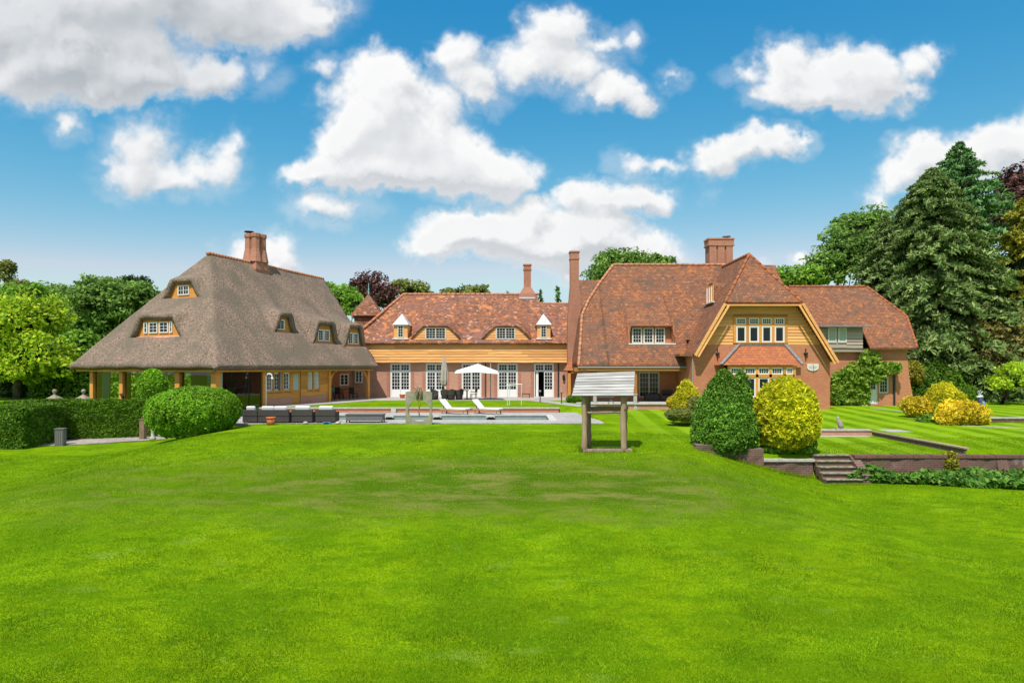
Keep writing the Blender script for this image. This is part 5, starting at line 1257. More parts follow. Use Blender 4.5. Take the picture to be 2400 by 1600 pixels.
def shrub(name, label, base, blobs, lm, leaf, n, seed, rough=.06, group=None, cat='shrub', lo=-.85, bias=.45, aspect=1.5, prof=None, freq=2.2, clumps=None):
    """dense clipped shrub: leaves on displaced ellipsoids (optional profile radius by height)"""
    rs = np.random.RandomState(seed); t = thing(name, label, cat, base, 0, group); V = []; hb = MB(); tot = sum(b[3] * b[5] for b in blobs)
    for cx, cy, cz, rx, ry, rz in blobs:
        m = int(n * rx * rz / tot)
        if clumps:                                   # tufts standing proud of the clipped surface
            nc, cr = int(clumps[0] * rx * rz / tot), clumps[1]
            if prof is None: qc = sph(rs, nc, lo); dc = qc
            else:
                hz = rs.rand(nc) ** .9 * 2 - 1; a = rs.rand(nc) * 2 * np.pi; pr = np.interp(hz, [p_[0] for p_ in prof], [p_[1] for p_ in prof]); qc = np.stack([pr * np.cos(a), pr * np.sin(a), hz], -1); dc = np.stack([np.cos(a), np.sin(a), hz * .5 + .2], -1)
            crr = cr * (.5 + rs.rand(nc)); idx = np.repeat(np.arange(nc), np.maximum(8, (clumps[2] * (crr / leaf) ** 2).astype(int))); q3 = sph(rs, len(idx), -.4)
            Pp = np.array([cx, cy, cz]) + qc[idx] * np.array([rx, ry, rz]) * .97 + q3 * (crr[idx] * (.6 + .45 * rs.rand(len(idx))))[:, None]
            V.append(leaf_quads(Pp, q3 * .6 + dc[idx] * .3 + np.array([0, 0, .35]), leaf, rs, aspect, bias))
        if prof is None:
            d = sph(rs, m, lo); q = d
        else:
            hz = rs.rand(m) * 2 - 1; a = rs.rand(m) * 2 * np.pi; pr = np.interp(hz, [p_[0] for p_ in prof], [p_[1] for p_ in prof]); q = np.stack([pr * np.cos(a), pr * np.sin(a), hz], -1); d = np.stack([np.cos(a), np.sin(a), hz * .5], -1)
        ang = np.arctan2(q[:, 1], q[:, 0]).astype(np.float32)
        bp_ = fbm(ang * 1.7 * rx + 5, (q[:, 2] * rz).astype(np.float32) + 9, freq, 3, seed) - .5
        k = 1 + bp_ * rough * 5 + (rs.rand(m) - .6) * rough * 1.3
        Pp = np.stack([cx + q[:, 0] * rx * k, cy + q[:, 1] * ry * k, cz + q[:, 2] * rz * (1 + (k - 1) * .5)], -1)
        V.append(leaf_quads(Pp, d + np.array([0, 0, .25]), leaf, rs, aspect, bias))
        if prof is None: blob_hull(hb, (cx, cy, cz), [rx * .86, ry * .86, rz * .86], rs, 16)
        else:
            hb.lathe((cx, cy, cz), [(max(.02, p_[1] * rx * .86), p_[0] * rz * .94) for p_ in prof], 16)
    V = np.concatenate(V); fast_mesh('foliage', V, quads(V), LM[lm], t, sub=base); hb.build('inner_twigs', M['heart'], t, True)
    return t
g_ = gb(455, 33.4); D = 33.4
shrub('clipped_bush', 'large rounded clipped green bush at the end of the long yew hedge', (g_[0], g_[1], -1.0), [pb(452, 968, D, 98, 62, 2.0), pb(404, 955, D + .3, 52, 38, 1.3), pb(498, 960, D + .2, 60, 50, 1.5)], 'bush', .065, 52000, 41, .04, clumps=(620, .12, 3.2), freq=3)
shrub('topiary_bush', 'upright oval green topiary in front of the garden room posts', gb(356, 39.5, -.6), [pb(358, 903, 39.5, 29, 38), pb(345, 925, 39.5, 22, 25)], 'bush', .09, 9000, 42, .06)
# clipped cones and golden shrubs by the steps
D = 27.6; b_ = gb(1700, D)
cone = [(-1, .82), (-.8, .96), (-.5, 1.0), (-.1, .90), (.3, .70), (.6, .48), (.85, .26), (1, .06)]
shrub('conical_spruce', 'large dark green twin-topped conical spruce left of the golden one', b_, [pb(1697, 965, D, 72, 93, 1.25)], 'cone', .065, 30000, 43, .055, prof=cone, bias=.4, clumps=(520, .15, 4.5), freq=4)
shrub('conical_spruce', 'narrower dark green spruce tip rising just behind the large conical one', gb(1735, 28.8), [pb(1736, 950, 28.8, 34, 80, .6)], 'cone', .075, 8000, 44, .06, prof=cone, bias=.4, clumps=(160, .14, 4.5), freq=4)
egg = [(-1, .45), (-.85, .78), (-.5, .97), (0, 1.0), (.4, .90), (.7, .68), (.9, .38), (1, .08)]
shrub('golden_euonymus', 'large bright yellow egg-shaped shrub standing beside the dark conical spruce', gb(1843, D), [pb(1843, 968, D, 70, 82, 1.2)], 'gold', .09, 19000, 45, .05, prof=egg, bias=.25, aspect=2.0, clumps=(330, .15, 3.0), freq=4)
shrub('low_shrub', 'low dark shrub at the foot of the golden egg-shaped shrub', gb(1870, 27.4), [pb(1868, 1040, 27.4, 42, 22, .6), pb(1820, 1050, 27.6, 35, 16, .5)], 'cone', .09, 6000, 46, .1)
shrub('golden_cypress', 'small yellow-green conical cypress at the corner of the gable terrace', gb(1608, 37), [pb(1610, 938, 37, 36, 46, .85)], 'gold2', .08, 10000, 47, .05, prof=cone, bias=.35, aspect=2.2, clumps=(140, .13, 3.0))
shrub('low_shrub', 'grey-green low shrub spreading beneath the small conical cypress', gb(1600, 36), [pb(1600, 972, 36, 38, 16, .7), pb(1630, 955, 36.3, 22, 26, .5)], 'olive', .08, 7000, 48, .1)
shrub('orange_shrub', 'tiny orange shrub left of the small conical cypress', gb(1577, 37.5), [pb(1578, 943, 37.5, 14, 14, .35)], 'orange', .08, 1800, 49, .1)
shrub('golden_cypress', 'yellow-green dome cypress between the two orange shrubs at right', gb(2222, 41), [pb(2212, 938, 41, 34, 40, .9), pb(2244, 945, 41.4, 20, 26, .6)], 'gold2', .09, 10000, 50, .05, prof=egg, bias=.35, aspect=2.2, clumps=(120, .16, 3.0))
shrub('orange_shrub', 'smaller orange-yellow shrub left of the dome cypress', gb(2155, 41.5), [pb(2153, 955, 41.5, 36, 24, .9)], 'orange', .11, 4500, 51, .12, bias=.25, clumps=(90, .22, 2.2))
shrub('orange_shrub', 'large orange-yellow spreading shrub right of the dome cypress', gb(2260, 37), [pb(2248, 972, 37, 42, 30, 1.), pb(2285, 975, 37.2, 28, 24, .7), pb(2225, 985, 36.8, 24, 18, .5)], 'orange', .12, 7500, 52, .12, bias=.25, clumps=(130, .24, 2.2))
shrub('low_shrub', 'dark green low plant between the orange shrubs', gb(2195, 38.5), [pb(2190, 985, 38.5, 40, 14, .6), pb(2215, 965, 39.5, 20, 22, .5)], 'cone', .10, 4500, 53, .12)
shrub('round_bush', 'big rounded green bush at the foot of the conifers right of the house', gb(2190, 56), [pb(2192, 900, 56, 58, 48, 1.8), pb(2160, 915, 55.5, 40, 36, 1.3)], 'hedge', .13, 10000, 54, .08, clumps=(150, .35, 2.6))
shrub('round_bush', 'smooth dark green mound behind the large orange shrub', gb(2265, 50), [pb(2268, 930, 50, 24, 28, .9)], 'hedge', .10, 5000, 55, .04)
tree('small_tree', 'small bright green standard tree with a bare trunk at the right edge', 'tree', gb(2342, 51), [pb(2372, 890, 51, 50, 34), pb(2390, 868, 51.5, 36, 20), pb(2350, 905, 50.5, 28, 18)], 'bright', .13, 3.0, seed=56, clump=.28, trunk=.22)
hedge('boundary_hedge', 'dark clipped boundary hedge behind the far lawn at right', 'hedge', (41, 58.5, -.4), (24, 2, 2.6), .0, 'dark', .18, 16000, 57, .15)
shrub('box_ball', 'small clipped box bush by the path behind the well', gb(1345, 50.5), [pb(1346, 936, 50.5, 18, 12, .5)], 'hedge', .09, 3000, 58, .06)
# middle distance behind the roofs
tree('lime_tree', 'fresh green tree right behind the thatched ridge end', 'tree', gb(810, 76, -.3), [pb(790, 705, 76, 42, 42), pb(830, 720, 76, 34, 36), pb(762, 680, 77, 24, 22), pb(812, 690, 78, 26, 20)], 'mid', .26, 3.2, seed=61)
tree('copper_beech', 'dark purple copper beech rising behind the pyramid turret', 'tree', gb(885, 90, -.3), [pb(868, 685, 90, 48, 44), pb(900, 700, 88, 42, 38), pb(935, 715, 88, 30, 26), pb(840, 670, 90, 22, 20)], 'purple', .26, 3.2, seed=62)
tree('distant_tree', 'olive green treetop above the wing ridge, right of the copper beech', 'tree', gb(965, 92, -.3), [pb(965, 680, 92, 42, 24), pb(935, 670, 92, 24, 16), pb(995, 688, 92, 22, 14)], 'olive', .26, 2.6, seed=63)
tree('distant_tree', 'low olive treetop over the middle of the wing ridge', 'tree', gb(1095, 95, -.3), [pb(1080, 688, 95, 38, 22), pb(1120, 685, 95, 30, 18), pb(1052, 690, 95, 20, 14)], 'olive', .26, 2.6, seed=64)
def conifer(name, label, base, top_z, r, lm, leaf, nb, seed, droop=.35, group=None, z0f=.05, prof=None, trunk=.3, sprig=26, cat='tree', ragged=.35, hang=.5):
    """conifer: whorls of drooping boughs clothed in hanging sprays"""
    rs = np.random.RandomState(seed); t = thing(name, label, cat, base, 0, group); b = np.array(base, float); H = top_z - b[2]
    prof = prof or [(0, .9), (.15, 1.0), (.4, .82), (.7, .45), (.9, .17), (1, .03)]
    h = z0f + (1 - z0f) * rs.rand(nb) ** 1.15; h[:12] = np.linspace(.9, .995, 12); az = rs.rand(nb) * 2 * np.pi
    R_ = np.interp(h, [p_[0] for p_ in prof], [p_[1] for p_ in prof]) * r * (1 - ragged + ragged * 1.4 * rs.rand(nb))
    Pp = []; Nn = []; Sz = []
    for k in range(nb):
        m = int(sprig * (.35 + R_[k] / r)); u = .25 + .75 * rs.rand(m) ** .7; L_ = R_[k]; d = np.array([math.cos(az[k]), math.sin(az[k]), 0]); sd = np.array([-d[1], d[0], 0])
        z = b[2] + h[k] * H + L_ * (.15 * u - droop * u ** 2); w = (rs.rand(m) - .5) * L_ * .42 * (1.15 - u)
        pp = b + d * (u * L_)[:, None] + sd * w[:, None]; pp[:, 2] = z - rs.rand(m) * .25 * hang * (1 + L_ * .12)
        Pp.append(pp); Nn.append(np.tile(d * .55 + np.array([0, 0, .6]), (m, 1)) + rs.normal(size=(m, 3)) * .15)
    Pp = np.concatenate(Pp); Nn = np.concatenate(Nn); V = leaf_quads(Pp, Nn, leaf, rs, 2.9, .42)
    o = fast_mesh('crown', V, quads(V), LM[lm], t, sub=base)
    mb = MB(); mb.tube([base, (b[0] + .1, b[1], b[2] + H * .5), (b[0], b[1], b[2] + H * .985)], [trunk, trunk * .6, .03], 8)
    for k in range(0, nb, 9):
        z = b[2] + h[k] * H; q = (b[0] + math.cos(az[k]) * R_[k] * .8, b[1] + math.sin(az[k]) * R_[k] * .8, z - R_[k] * droop * .5); mb.tube([(b[0], b[1], z), q], [.07, .02], 4)
    mb.build('trunk', M['bark'], t, True)
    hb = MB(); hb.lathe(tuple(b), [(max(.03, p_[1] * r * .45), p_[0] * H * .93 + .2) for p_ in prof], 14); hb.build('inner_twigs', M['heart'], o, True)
    return t
for k, (px, py, D, r) in enumerate(((1118, 668, 96, 1.6), (1190, 682, 96, 1.3), (1267, 676, 84, 1.3), (1307, 670, 84, 2.3))):
    conifer('small_spruce', ['tiny spruce tip above the middle of the wing ridge', 'tiny spruce tip just left of the wing chimney', 'thin spruce tip right of the wing chimney', 'broader dark spruce tip left of the tall chimney'][k], gb(px, D, -.3), Z(py, D), r, 'conifer2', .22, 110, 70 + k, sprig=9)
tree('oak_tree', 'wide green oak crown rising behind the big tiled roof ridge', 'tree', gb(1465, 88, -.3), [pb(1450, 640, 88, 72, 52), pb(1410, 655, 88, 42, 40), pb(1480, 615, 88, 48, 32), pb(1530, 618, 88, 34, 22), pb(1560, 612, 89, 24, 10), pb(1430, 605, 88, 30, 20)], 'oak', .27, 3.0, seed=65, clump=.24)
# right side wood
tree('oak_tree', 'low mid-green oak right behind the gable roof', 'tree', gb(1855, 72, -.3), [pb(1850, 655, 72, 48, 38), pb(1895, 650, 72, 42, 36), pb(1820, 660, 72, 30, 26)], 'mid', .24, 3.2, seed=66)
tree('oak_tree', 'tall dark green oak stepping up towards the conifers right of the gable', 'tree', gb(1970, 74, -.3), [pb(1960, 610, 74, 62, 80), pb(2010, 570, 75, 62, 72), pb(2050, 530, 76, 50, 46), pb(1930, 640, 73, 50, 52), pb(1985, 530, 76, 34, 28), pb(2060, 620, 74, 60, 90)], 'oak', .26, 3.2, seed=67, clump=.24)
conifer('western_cypress', 'tall bright green conifer behind, the highest tree at right', gb(2250, 70, -.3), Z(334, 70), 5.2, 'conifer2', .20, 700, 80, sprig=60, prof=[(0, .9), (.4, 1.0), (.7, .85), (.85, .62), (.94, .30), (1, .04)], ragged=.5, droop=.2)
conifer('lawson_cypress', 'huge grey-green drooping conifer towering over the right wing roof', gb(2185, 62, -.3), Z(395, 62), 7.9, 'conifer', .185, 1700, 81, sprig=84, prof=[(0, 1.0), (.25, 1.0), (.45, .82), (.6, .66), (.75, .50), (.86, .36), (.94, .22), (1, .05)], ragged=.52)
conifer('lawson_cypress', 'lower grey-green conifer left of the huge one, over the wing ridge', gb(2075, 63, -.3), Z(505, 63), 4.3, 'conifer', .18, 700, 82, sprig=60, prof=[(0, 1.0), (.3, 1.0), (.6, .80), (.8, .45), (.93, .2), (1, .04)], ragged=.5)
conifer('lawson_cypress', 'broad conifer skirt at the right of the huge one behind the dome cypress', gb(2290, 61, -.3), Z(560, 61), 4.8, 'conifer', .185, 800, 83, sprig=60, prof=[(0, 1.0), (.3, 1.0), (.6, .85), (.85, .45), (1, .08)], ragged=.35)
for px, py, s_ in ((2172, 420, 1.2), (2212, 400, 1.5), (2240, 500, 2.6)):
    pass
tree('copper_beech', 'dark purple copper beech at the top right edge behind the conifers', 'tree', gb(2380, 78, -.3), [pb(2370, 500, 78, 80, 80), pb(2400, 430, 78, 60, 45), pb(2320, 540, 77, 50, 60), pb(2440, 480, 77, 60, 80)], 'purple', .28, 3.2, seed=68, clump=.24)
conifer('golden_conifer', 'golden-green layered conifer at the right edge in front of the copper beech', gb(2398, 60, -.3), Z(470, 60), 3.4, 'gold_con', .20, 480, 84, sprig=60, prof=[(0, 1.0), (.4, .95), (.7, .75), (.9, .45), (1, .12)], ragged=.5, droop=.15)
tree('bronze_tree', 'bronze-green spreading tree low at the right edge behind the lawn', 'tree', gb(2350, 57, -.3), [pb(2360, 800, 57, 62, 48), pb(2300, 790, 57, 48, 38), pb(2400, 760, 58, 50, 46), pb(2330, 840, 56.5, 60, 32)], 'brown', .20, 3.0, seed=69, clump=.25)
shrub('low_shrub', 'yellow-green shrub tucked behind the right corner of the brick wing', gb(2142, 55), [pb(2142, 875, 55, 18, 30, .8)], 'gold_con', .12, 2600, 59, .1)
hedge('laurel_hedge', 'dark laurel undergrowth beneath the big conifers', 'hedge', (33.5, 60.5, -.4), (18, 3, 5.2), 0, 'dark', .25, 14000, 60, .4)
tree('copper_beech', 'low dark copper beech branches filling below the crown at the right edge', 'tree', gb(2440, 80, -.3), [pb(2420, 650, 80, 90, 90), pb(2470, 740, 79, 90, 90), pb(2380, 760, 80, 60, 80)], 'purple', .32, 2.6, seed=171)
# climber over the right wing
rs = np.random.RandomState(90); cl = thing('wisteria_climber', 'leafy green climbing plant covering the right wing wall around its white door', 'climbing plant', (X(1990, RWD - .3), RWD - .3, -.5))
def patch_leaves(px0, px1, py0, py1, n, D, leaf, seed, thick=.35, cond=None):
    r_ = np.random.RandomState(seed); px = px0 + (px1 - px0) * r_.rand(n); py = py0 + (py1 - py0) * r_.rand(n)
    a = (px - (px0 + px1) / 2) / ((px1 - px0) / 2); b = (py - (py0 + py1) / 2) / ((py1 - py0) / 2)
    e = a * a + b * b + (fbm((px * .06).astype(np.float32), (py * .06).astype(np.float32), 1, 3, seed) - .5) * 1.4; k = e < 1
    d_ = D - thick * (fbm((px * .15).astype(np.float32), (py * .15).astype(np.float32), 1, 3, seed + 1) + r_.rand(n) * .4)
    p_ = np.stack([(px - CX) * D / F, d_, CAMZ + (HY - py) * D / F], -1)[k]; return leaf_quads(p_, np.tile([0, -1., .4], (len(p_), 1)), leaf, r_, 1.4, .4)
V = np.concatenate([patch_leaves(1972, 2072, 838, 900, 5200, RWD - .1, .19, 91, .7), patch_leaves(1945, 2036, 862, 955, 6500, RWD - .1, .17, 92, .5), patch_leaves(2050, 2112, 848, 876, 1300, RWD - .5, .17, 93, .4), patch_leaves(2012, 2062, 818, 850, 500, RWD - .05, .15, 94, .25), patch_leaves(1945, 1975, 870, 900, 350, RWD - .1, .16, 95, .4), patch_leaves(1945, 1972, 910, 948, 900, RWD - .1, .15, 96, .4)])
fast_mesh('foliage', V, quads(V), LM['climber'], cl, sub=cl.location)
mb = MB(); mb.tube([P(2000, 955, RWD - .1), P(1996, 900, RWD - .15), P(2010, 860, RWD - .15), P(2060, 848, RWD - .12)], [.08, .06, .05, .03], 6); mb.tube([P(1975, 955, RWD - .1), P(1980, 890, RWD - .1)], [.05, .03], 6); mb.build('stem', M['bark'], cl)
# ground-cover bed in front of the garden wall
V = []
rs = np.random.RandomState(97); n = 14500; x = rs.uniform(12.8, 27, n); fr_ = np.interp(x, [12.8, 13.5, 15.5, 18, 21.5], [26.0, 25.9, 25.6, 24.9, 23.6]); y = fr_ + (26.75 - fr_) * rs.rand(n)
hgt = .14 + .38 * np.clip(fbm(x.astype(np.float32), y.astype(np.float32), 1.1, 3, 5) * 1.6 - .35, 0, 1) + .30 * np.exp(-((x - 13.7) / .8) ** 2) * (y > 26.0)
p_ = np.stack([x, y, ground(x, y) + hgt * (.25 + .75 * rs.rand(n))], -1); Vb = leaf_quads(p_, np.tile([0, -.5, 1.], (n, 1)), .16, rs, 1.3, .45)
o = fast_mesh('ground_cover_plants', Vb, quads(Vb), LM['bed']); tag(o, 'leafy green ground-cover plants along the foot of the garden wall', 'ground cover', kind='stuff')
shrub('wall_fern', 'yellowish tuft of leaves growing on the garden wall', (X(2226, 26.9), 26.8, -1.4), [pb(2226, 1085, 26.75, 16, 24, .16)], 'gold_con', .10, 900, 98, .15)
print('faces', sum(len(o.data.polygons) for o in scene.objects if o.type == 'MESH'))

# ---------------------------------------------------------------- garden walls and steps
GW = 26.7
gwl = thing('garden_retaining_wall', 'old mossy brick retaining wall right of the stone steps', 'wall', (17, GW, -1.8))
def rough_wall(x0, x1, y0, y1, z0, z1, seed=0):
    """wall box with gently uneven faces"""
    rs_ = random.Random(seed); n = max(2, int((x1 - x0) / .35)); vs = []; fs = []; m = 4
    for i in range(n + 1):
        x = x0 + (x1 - x0) * i / n
        for j in range(m): vs.append((x, y0 + rs_.uniform(-.03, .03), z0 + (z1 - z0) * j / (m - 1) + (rs_.uniform(-.015, .015) if j else 0)))
        vs.append((x, y1, z1)); vs.append((x, y1, z0))
    k = m + 2
    for i in range(n):
        for j in range(k): fs.append((i * k + j, (i + 1) * k + j, (i + 1) * k + (j + 1) % k, i * k + (j + 1) % k))
    fs += [tuple(reversed(range(k))), tuple(range(n * k, n * k + k))]
    return MB().add(vs, fs)
rough_wall(X(2002, GW), 34, GW, GW + .34, -2.2, -.90, 3).build('brick_face', M['brick_old'], gwl)
cpb = MB(); x = X(2002, GW); rs_ = random.Random(4)
while x < 33.9: w = .23; cpb.box((x, GW - .05 + rs_.uniform(-.01, .01), -.90), (x + w - .012, GW + .38, -.785 + rs_.uniform(-.012, .012))); x += w
cpb.build('coping', mat('coping_brick', (.21, .10, .075), .9, .2, var=(4, (.13, .09, .065))), gwl)
bt = MB().prism([(X(2348, GW) - .25, GW - .4, -2.2), (X(2348, GW) + .25, GW - .4, -2.2), (X(2348, GW) + .2, GW, -.95), (X(2348, GW) - .2, GW, -.95)], (0, .3, 0)).build('buttress', M['brick_old'], gwl)
gwl2 = thing('garden_retaining_wall', 'short lower brick wall left of the stone steps, under the golden shrub', 'wall', (11, GW, -1.6))
rough_wall(X(1790, GW), X(1906, GW), GW, GW + .34, -2.0, -1.04, 5).build('brick_face', M['brick_old'], gwl2)
MB().box((X(1788, GW), GW - .06, -1.04), (X(1909, GW), GW + .42, -.95)).build('coping', M['stone'], gwl2)
st = thing('stone_steps', 'four old stone steps rising between the two garden wall ends', 'steps', (X(1952, GW), GW, -1.9))
rs_ = random.Random(8); stm = mat('mossy_step_stone', (.30, .26, .20), .9, .15, var=(5, (.15, .15, .09), .1), bump=(14, .5))
for k in range(5):
    y = GW - .95 + k * .27; z = -1.58 + k * .195; a, b = X(1910, GW), X(1996, GW)
    MB().box((a + .02, y, z - .05), (b - .02, y + .40, z)).build('tread', stm, st, bevel=.015); MB().box((a, y + .06, z - .4), (b, y + .36, z - .05)).build('riser', M['brick_old'], st)
MB().prism([(X(1998, GW), GW - .8, -2.2), (X(1998, GW), GW - .8, -1.45), (X(1998, GW), GW + .3, -.80), (X(1998, GW), GW + .3, -2.2)], (.32, 0, 0)).build('cheek_wall', M['brick_old'], st)
for (px, py, w, h, lb) in ((1652, 1052, .42, .20, 'leftmost rough reddish brick lump under the dark spruce'), (1690, 1064, .75, .22, 'long rough brick edging block under the dark spruce'), (1752, 1066, .55, .28, 'brick edging block between the spruce and the golden shrub')):
    c = P(px, py, 26.9); o = rough_wall(c.x - w, c.x + w, c.y - .25, c.y + .3, c.z - .6, c.z + h, int(px)).build('edging_block', M['brick_old']); tag(o, lb, 'edging')
iw = thing('inner_garden_wall', 'low brick and stone edging wall around the sunken lawn panel', 'wall', (18, 31, -.8))
MB().box((9.8, 33.95, -.95), (17.9, 34.2, -.53)).build('brick_face', M['brick_pink'], iw); MB().box((17.95, 27.1, -.95), (18.12, 34.2, -.60)).build('brick_face', M['brick_old'], iw)
MB().box((9.8, 33.90, -.53), (17.88, 34.26, -.47)).build('coping', M['stone'], iw); MB().box((17.92, 27.06, -.60), (18.15, 34.26, -.545)).build('coping', mat('pale_brick_coping', (.50, .33, .23), .85, .2, var=(5, (.34, .24, .18))), iw)
fgp = MB().box((9.8, 33.5, -.9), (17.6, 33.95, -.765)).build('flagstone_strip', M['paving']); tag(fgp, kind='structure')
fgp = MB().box((18.3, 33.0, -.9), (19.4, 34.3, -.49)).build('flagstone_strip', M['paving']); tag(fgp, kind='structure')
edge = MB(); pts = [P(2040, 953, 49), P(2110, 966, 46), P(2170, 982, 42), P(2260, 1002, 36.2), P(2330, 1004, 35.5), P(2400, 1010, 34.8)]
for a, b in zip(pts[:-1], pts[1:]):
    a.z = float(ground(a.x, a.y)); b.z = float(ground(b.x, b.y)); edge.bar(a, b, .16, .05)
o = edge.build('lawn_edging', M['stone']); tag(o, 'thin pale stone edging curving past the orange shrubs', 'edging')
bw = thing('bed_wall', 'low dark brick wall of the raised lawn at the right edge', 'wall', (30, 38, -.5)); MB().box((X(2305, 38), 38, -.7), (36, 38.3, -.24)).build('brick_face', M['brick_old'], bw); MB().box((X(2303, 38), 37.95, -.24), (36, 38.36, -.18)).build('coping', M['stone'], bw)
rl = MB(); rl.add([(X(2305, 38), 38.3, -.2), (60, 38.3, -.2), (60, 55, -.2), (31, 55, -.2)], [(0, 1, 2, 3)]); o = rl.build('upper_lawn', M['lawn']); tag(o, kind='structure')

# ---------------------------------------------------------------- wooden well
wz = float(ground(3.46, 25.5)); WL = thing('wishing_well', 'rustic wooden well with grey plank roof on four log posts on the lawn', 'well', (3.46, 25.5, wz))
logm = woodmat('bleached_log', (.42, .30, .19), (.26, .17, .10), grain=(6, 6, 1.2)); logd = woodmat('brown_log', (.30, .19, .12), (.17, .11, .075), grain=(6, 6, 1.2))
plank = woodmat('silvered_planks', (.43, .415, .40), (.29, .275, .26), grain=(1.2, 8, 8), rough=.8)
rs_ = random.Random(2)
def log(a, b, r, m_, name='post'):
    a = Vector(a); b = Vector(b); n = 9; pts = []; rr = []
    for i in range(n + 1): t = i / n; pts.append(a.lerp(b, t) + Vector((rs_.uniform(-.018, .018), rs_.uniform(-.018, .018), 0))); rr.append(r * (1.08 - .15 * t) * rs_.uniform(.93, 1.08))
    return MB().tube(pts, rr, 10).build(name, m_, WL, True)
xl, xr2 = X(1369.5, 25.1), X(1461, 25.1); 
zt1, ze1 = Z(875, 25.6), Z(928, 24.85)
for x, y, r, m_ in ((xl, 25.1, .10, logm), (xr2, 25.1, .105, logm), (xl + .27, 26.15, .10, logd), (xr2 + .22, 26.15, .10, logd)): log((x, y, wz - .1), (x, y, ze1 + (.17 if y < 26 else .16)), r, m_)
log((xl - .02, 25.22, Z(967, 25.2)), (xr2 + .05, 25.22, Z(965, 25.2)), .055, logm, 'rail'); log((xl + .15, 26.1, Z(957, 26.1)), (xr2 + .35, 26.1, Z(955, 26.1)), .06, logd, 'rail')
log((xr2 + .02, 25.0, Z(958, 25)), (xr2 + .30, 26.4, Z(957, 26.4)), .055, logd, 'rail')
log((xl - .1, 25.62, zt1 - .12), (xr2 + .3, 25.62, zt1 - .12), .06, logd, 'ridge_pole')
rf = MB(); n = 8
e0 = Vector((X(1340, 24.85), 24.85, ze1)); e1 = Vector((X(1484.5, 24.85), 24.85, ze1 + .01)); t0 = Vector((X(1353, 25.6), 25.6, zt1 - .03)); t1 = Vector((X(1488, 25.6), 25.6, zt1 + .05))
for k in range(n):
    u0 = k / n; u1 = (k + 1.12) / n; a = e0.lerp(t0, u0); b = e1.lerp(t1, u0); c = e1.lerp(t1, min(u1, 1)); d = e0.lerp(t0, min(u1, 1)); j = rs_.uniform(-.02, .02)
    a = a + Vector((j, 0, 0)); b = b + Vector((rs_.uniform(-.02, .02), 0, 0)); nn = Vector((0, -.75, .66)); q0 = nn * .035; q1 = nn * .008
    rf.add([a + q0, b + q0, c + q1, d + q1, a + q0 - nn * .03, b + q0 - nn * .03, c + q1 - nn * .03, d + q1 - nn * .03], [(0, 1, 2, 3), (7, 6, 5, 4), (0, 4, 5, 1), (1, 5, 6, 2), (2, 6, 7, 3), (3, 7, 4, 0)])
rf.build('roof', plank, WL)
rb_ = MB(); f0 = Vector((t0.x - .1, 26.55, ze1 + .1)); f1 = Vector((t1.x + .1, 26.55, ze1 + .1))
for k in range(6):
    u0 = k / 6; u1 = (k + 1.05) / 6; rb_.prism([f0.lerp(t0, u0), f1.lerp(t1, u0), f1.lerp(t1, min(1, u1)), f0.lerp(t0, min(1, u1))], (0, .02, .03))
rb_.build('back_roof', plank, WL)
kb = MB().box((xl - .05, 25.0, wz - .2), (xr2 + .3, 25.22, wz + .06)).box((xl - .05, 25.22, wz - .2), (xl + .2, 26.1, wz + .05)).box((xr2 + .05, 25.22, wz - .2), (xr2 + .3, 26.1, wz + .05)).box((xl - .05, 26.1, wz - .2), (xr2 + .3, 26.3, wz + .055))
kb.build('brick_kerb', mat('pale_brick_kerb', (.42, .30, .25), .9, .2, var=(9, (.26, .17, .13)), bump=(25, .5)), WL); MB().box((xl + .2, 25.22, wz - .2), (xr2 + .05, 26.1, wz + .02)).build('well_cover', M['dark'], WL)
MB().tube([(X(1425, 25.4), 25.4, Z(946, 25.4)), (X(1432, 25.4), 25.4, Z(936, 25.4)), (X(1439, 25.4), 25.4, Z(946, 25.4))], .02, 6).build('bucket_hook', M['white'], WL)

# ---------------------------------------------------------------- sculpture
SD = 34.9; sc = P(982, 962, SD); SC = thing('stone_sculpture', 'tall weathered stone slab sculpture with a round hole and bronze birds, by the pool', 'sculpture', (sc.x, SD, -.3))
k_ = SD / F; x0, x1, z0, z1 = X(950.5, SD), X(1012, SD), -.45, Z(917, SD); n = 40; r = 25.5 * k_
vs = []; fs = []
for i in range(n):
    t = 2 * math.pi * i / n; c_, s_ = math.cos(t), math.sin(t)
    q = min((x1 - sc.x) / c_ if c_ > 1e-6 else 9e9, (x0 - sc.x) / c_ if c_ < -1e-6 else 9e9, (z1 - sc.z) / s_ if s_ > 1e-6 else 9e9, (z0 - sc.z) / s_ if s_ < -1e-6 else 9e9)
    a = (sc.x + r * c_, sc.z + r * 1.0 * s_); b = (sc.x + q * c_, sc.z + q * s_)
    vs += [(a[0], SD, a[1]), (b[0], SD, b[1]), (a[0], SD + .22, a[1]), (b[0], SD + .22, b[1])]
for i in range(n):
    a = 4 * i; b = 4 * ((i + 1) % n); fs += [(a, b, b + 1, a + 1), (a + 2, a + 3, b + 3, b + 2), (a, a + 2, b + 2, b), (a + 1, b + 1, b + 3, a + 3)]
MB().add(vs, fs).build('slab', mat('mossy_stone', (.36, .30, .22), .9, .2, var=(4, (.24, .25, .17), .12), bump=(14, .6)), SC)
for dx, h, w in ((-.10, .0, .07), (.09, .03, .075)):
    x = sc.x + dx; MB().tube([(x + .02, SD - .08, Z(938, SD)), (x, SD - .10, Z(925, SD)), (x, SD - .08, Z(912, SD) + h), (x - .08, SD - .07, Z(907, SD) + h), (x - .16, SD - .07, Z(909, SD) + h)], [.03, w, w * .9, .05, .015], 8).build('bird_figure', mat('verdigris_bronze', (.34, .27, .17), .5, .4, .3, var=(12, (.16, .12, .08))), SC, True)
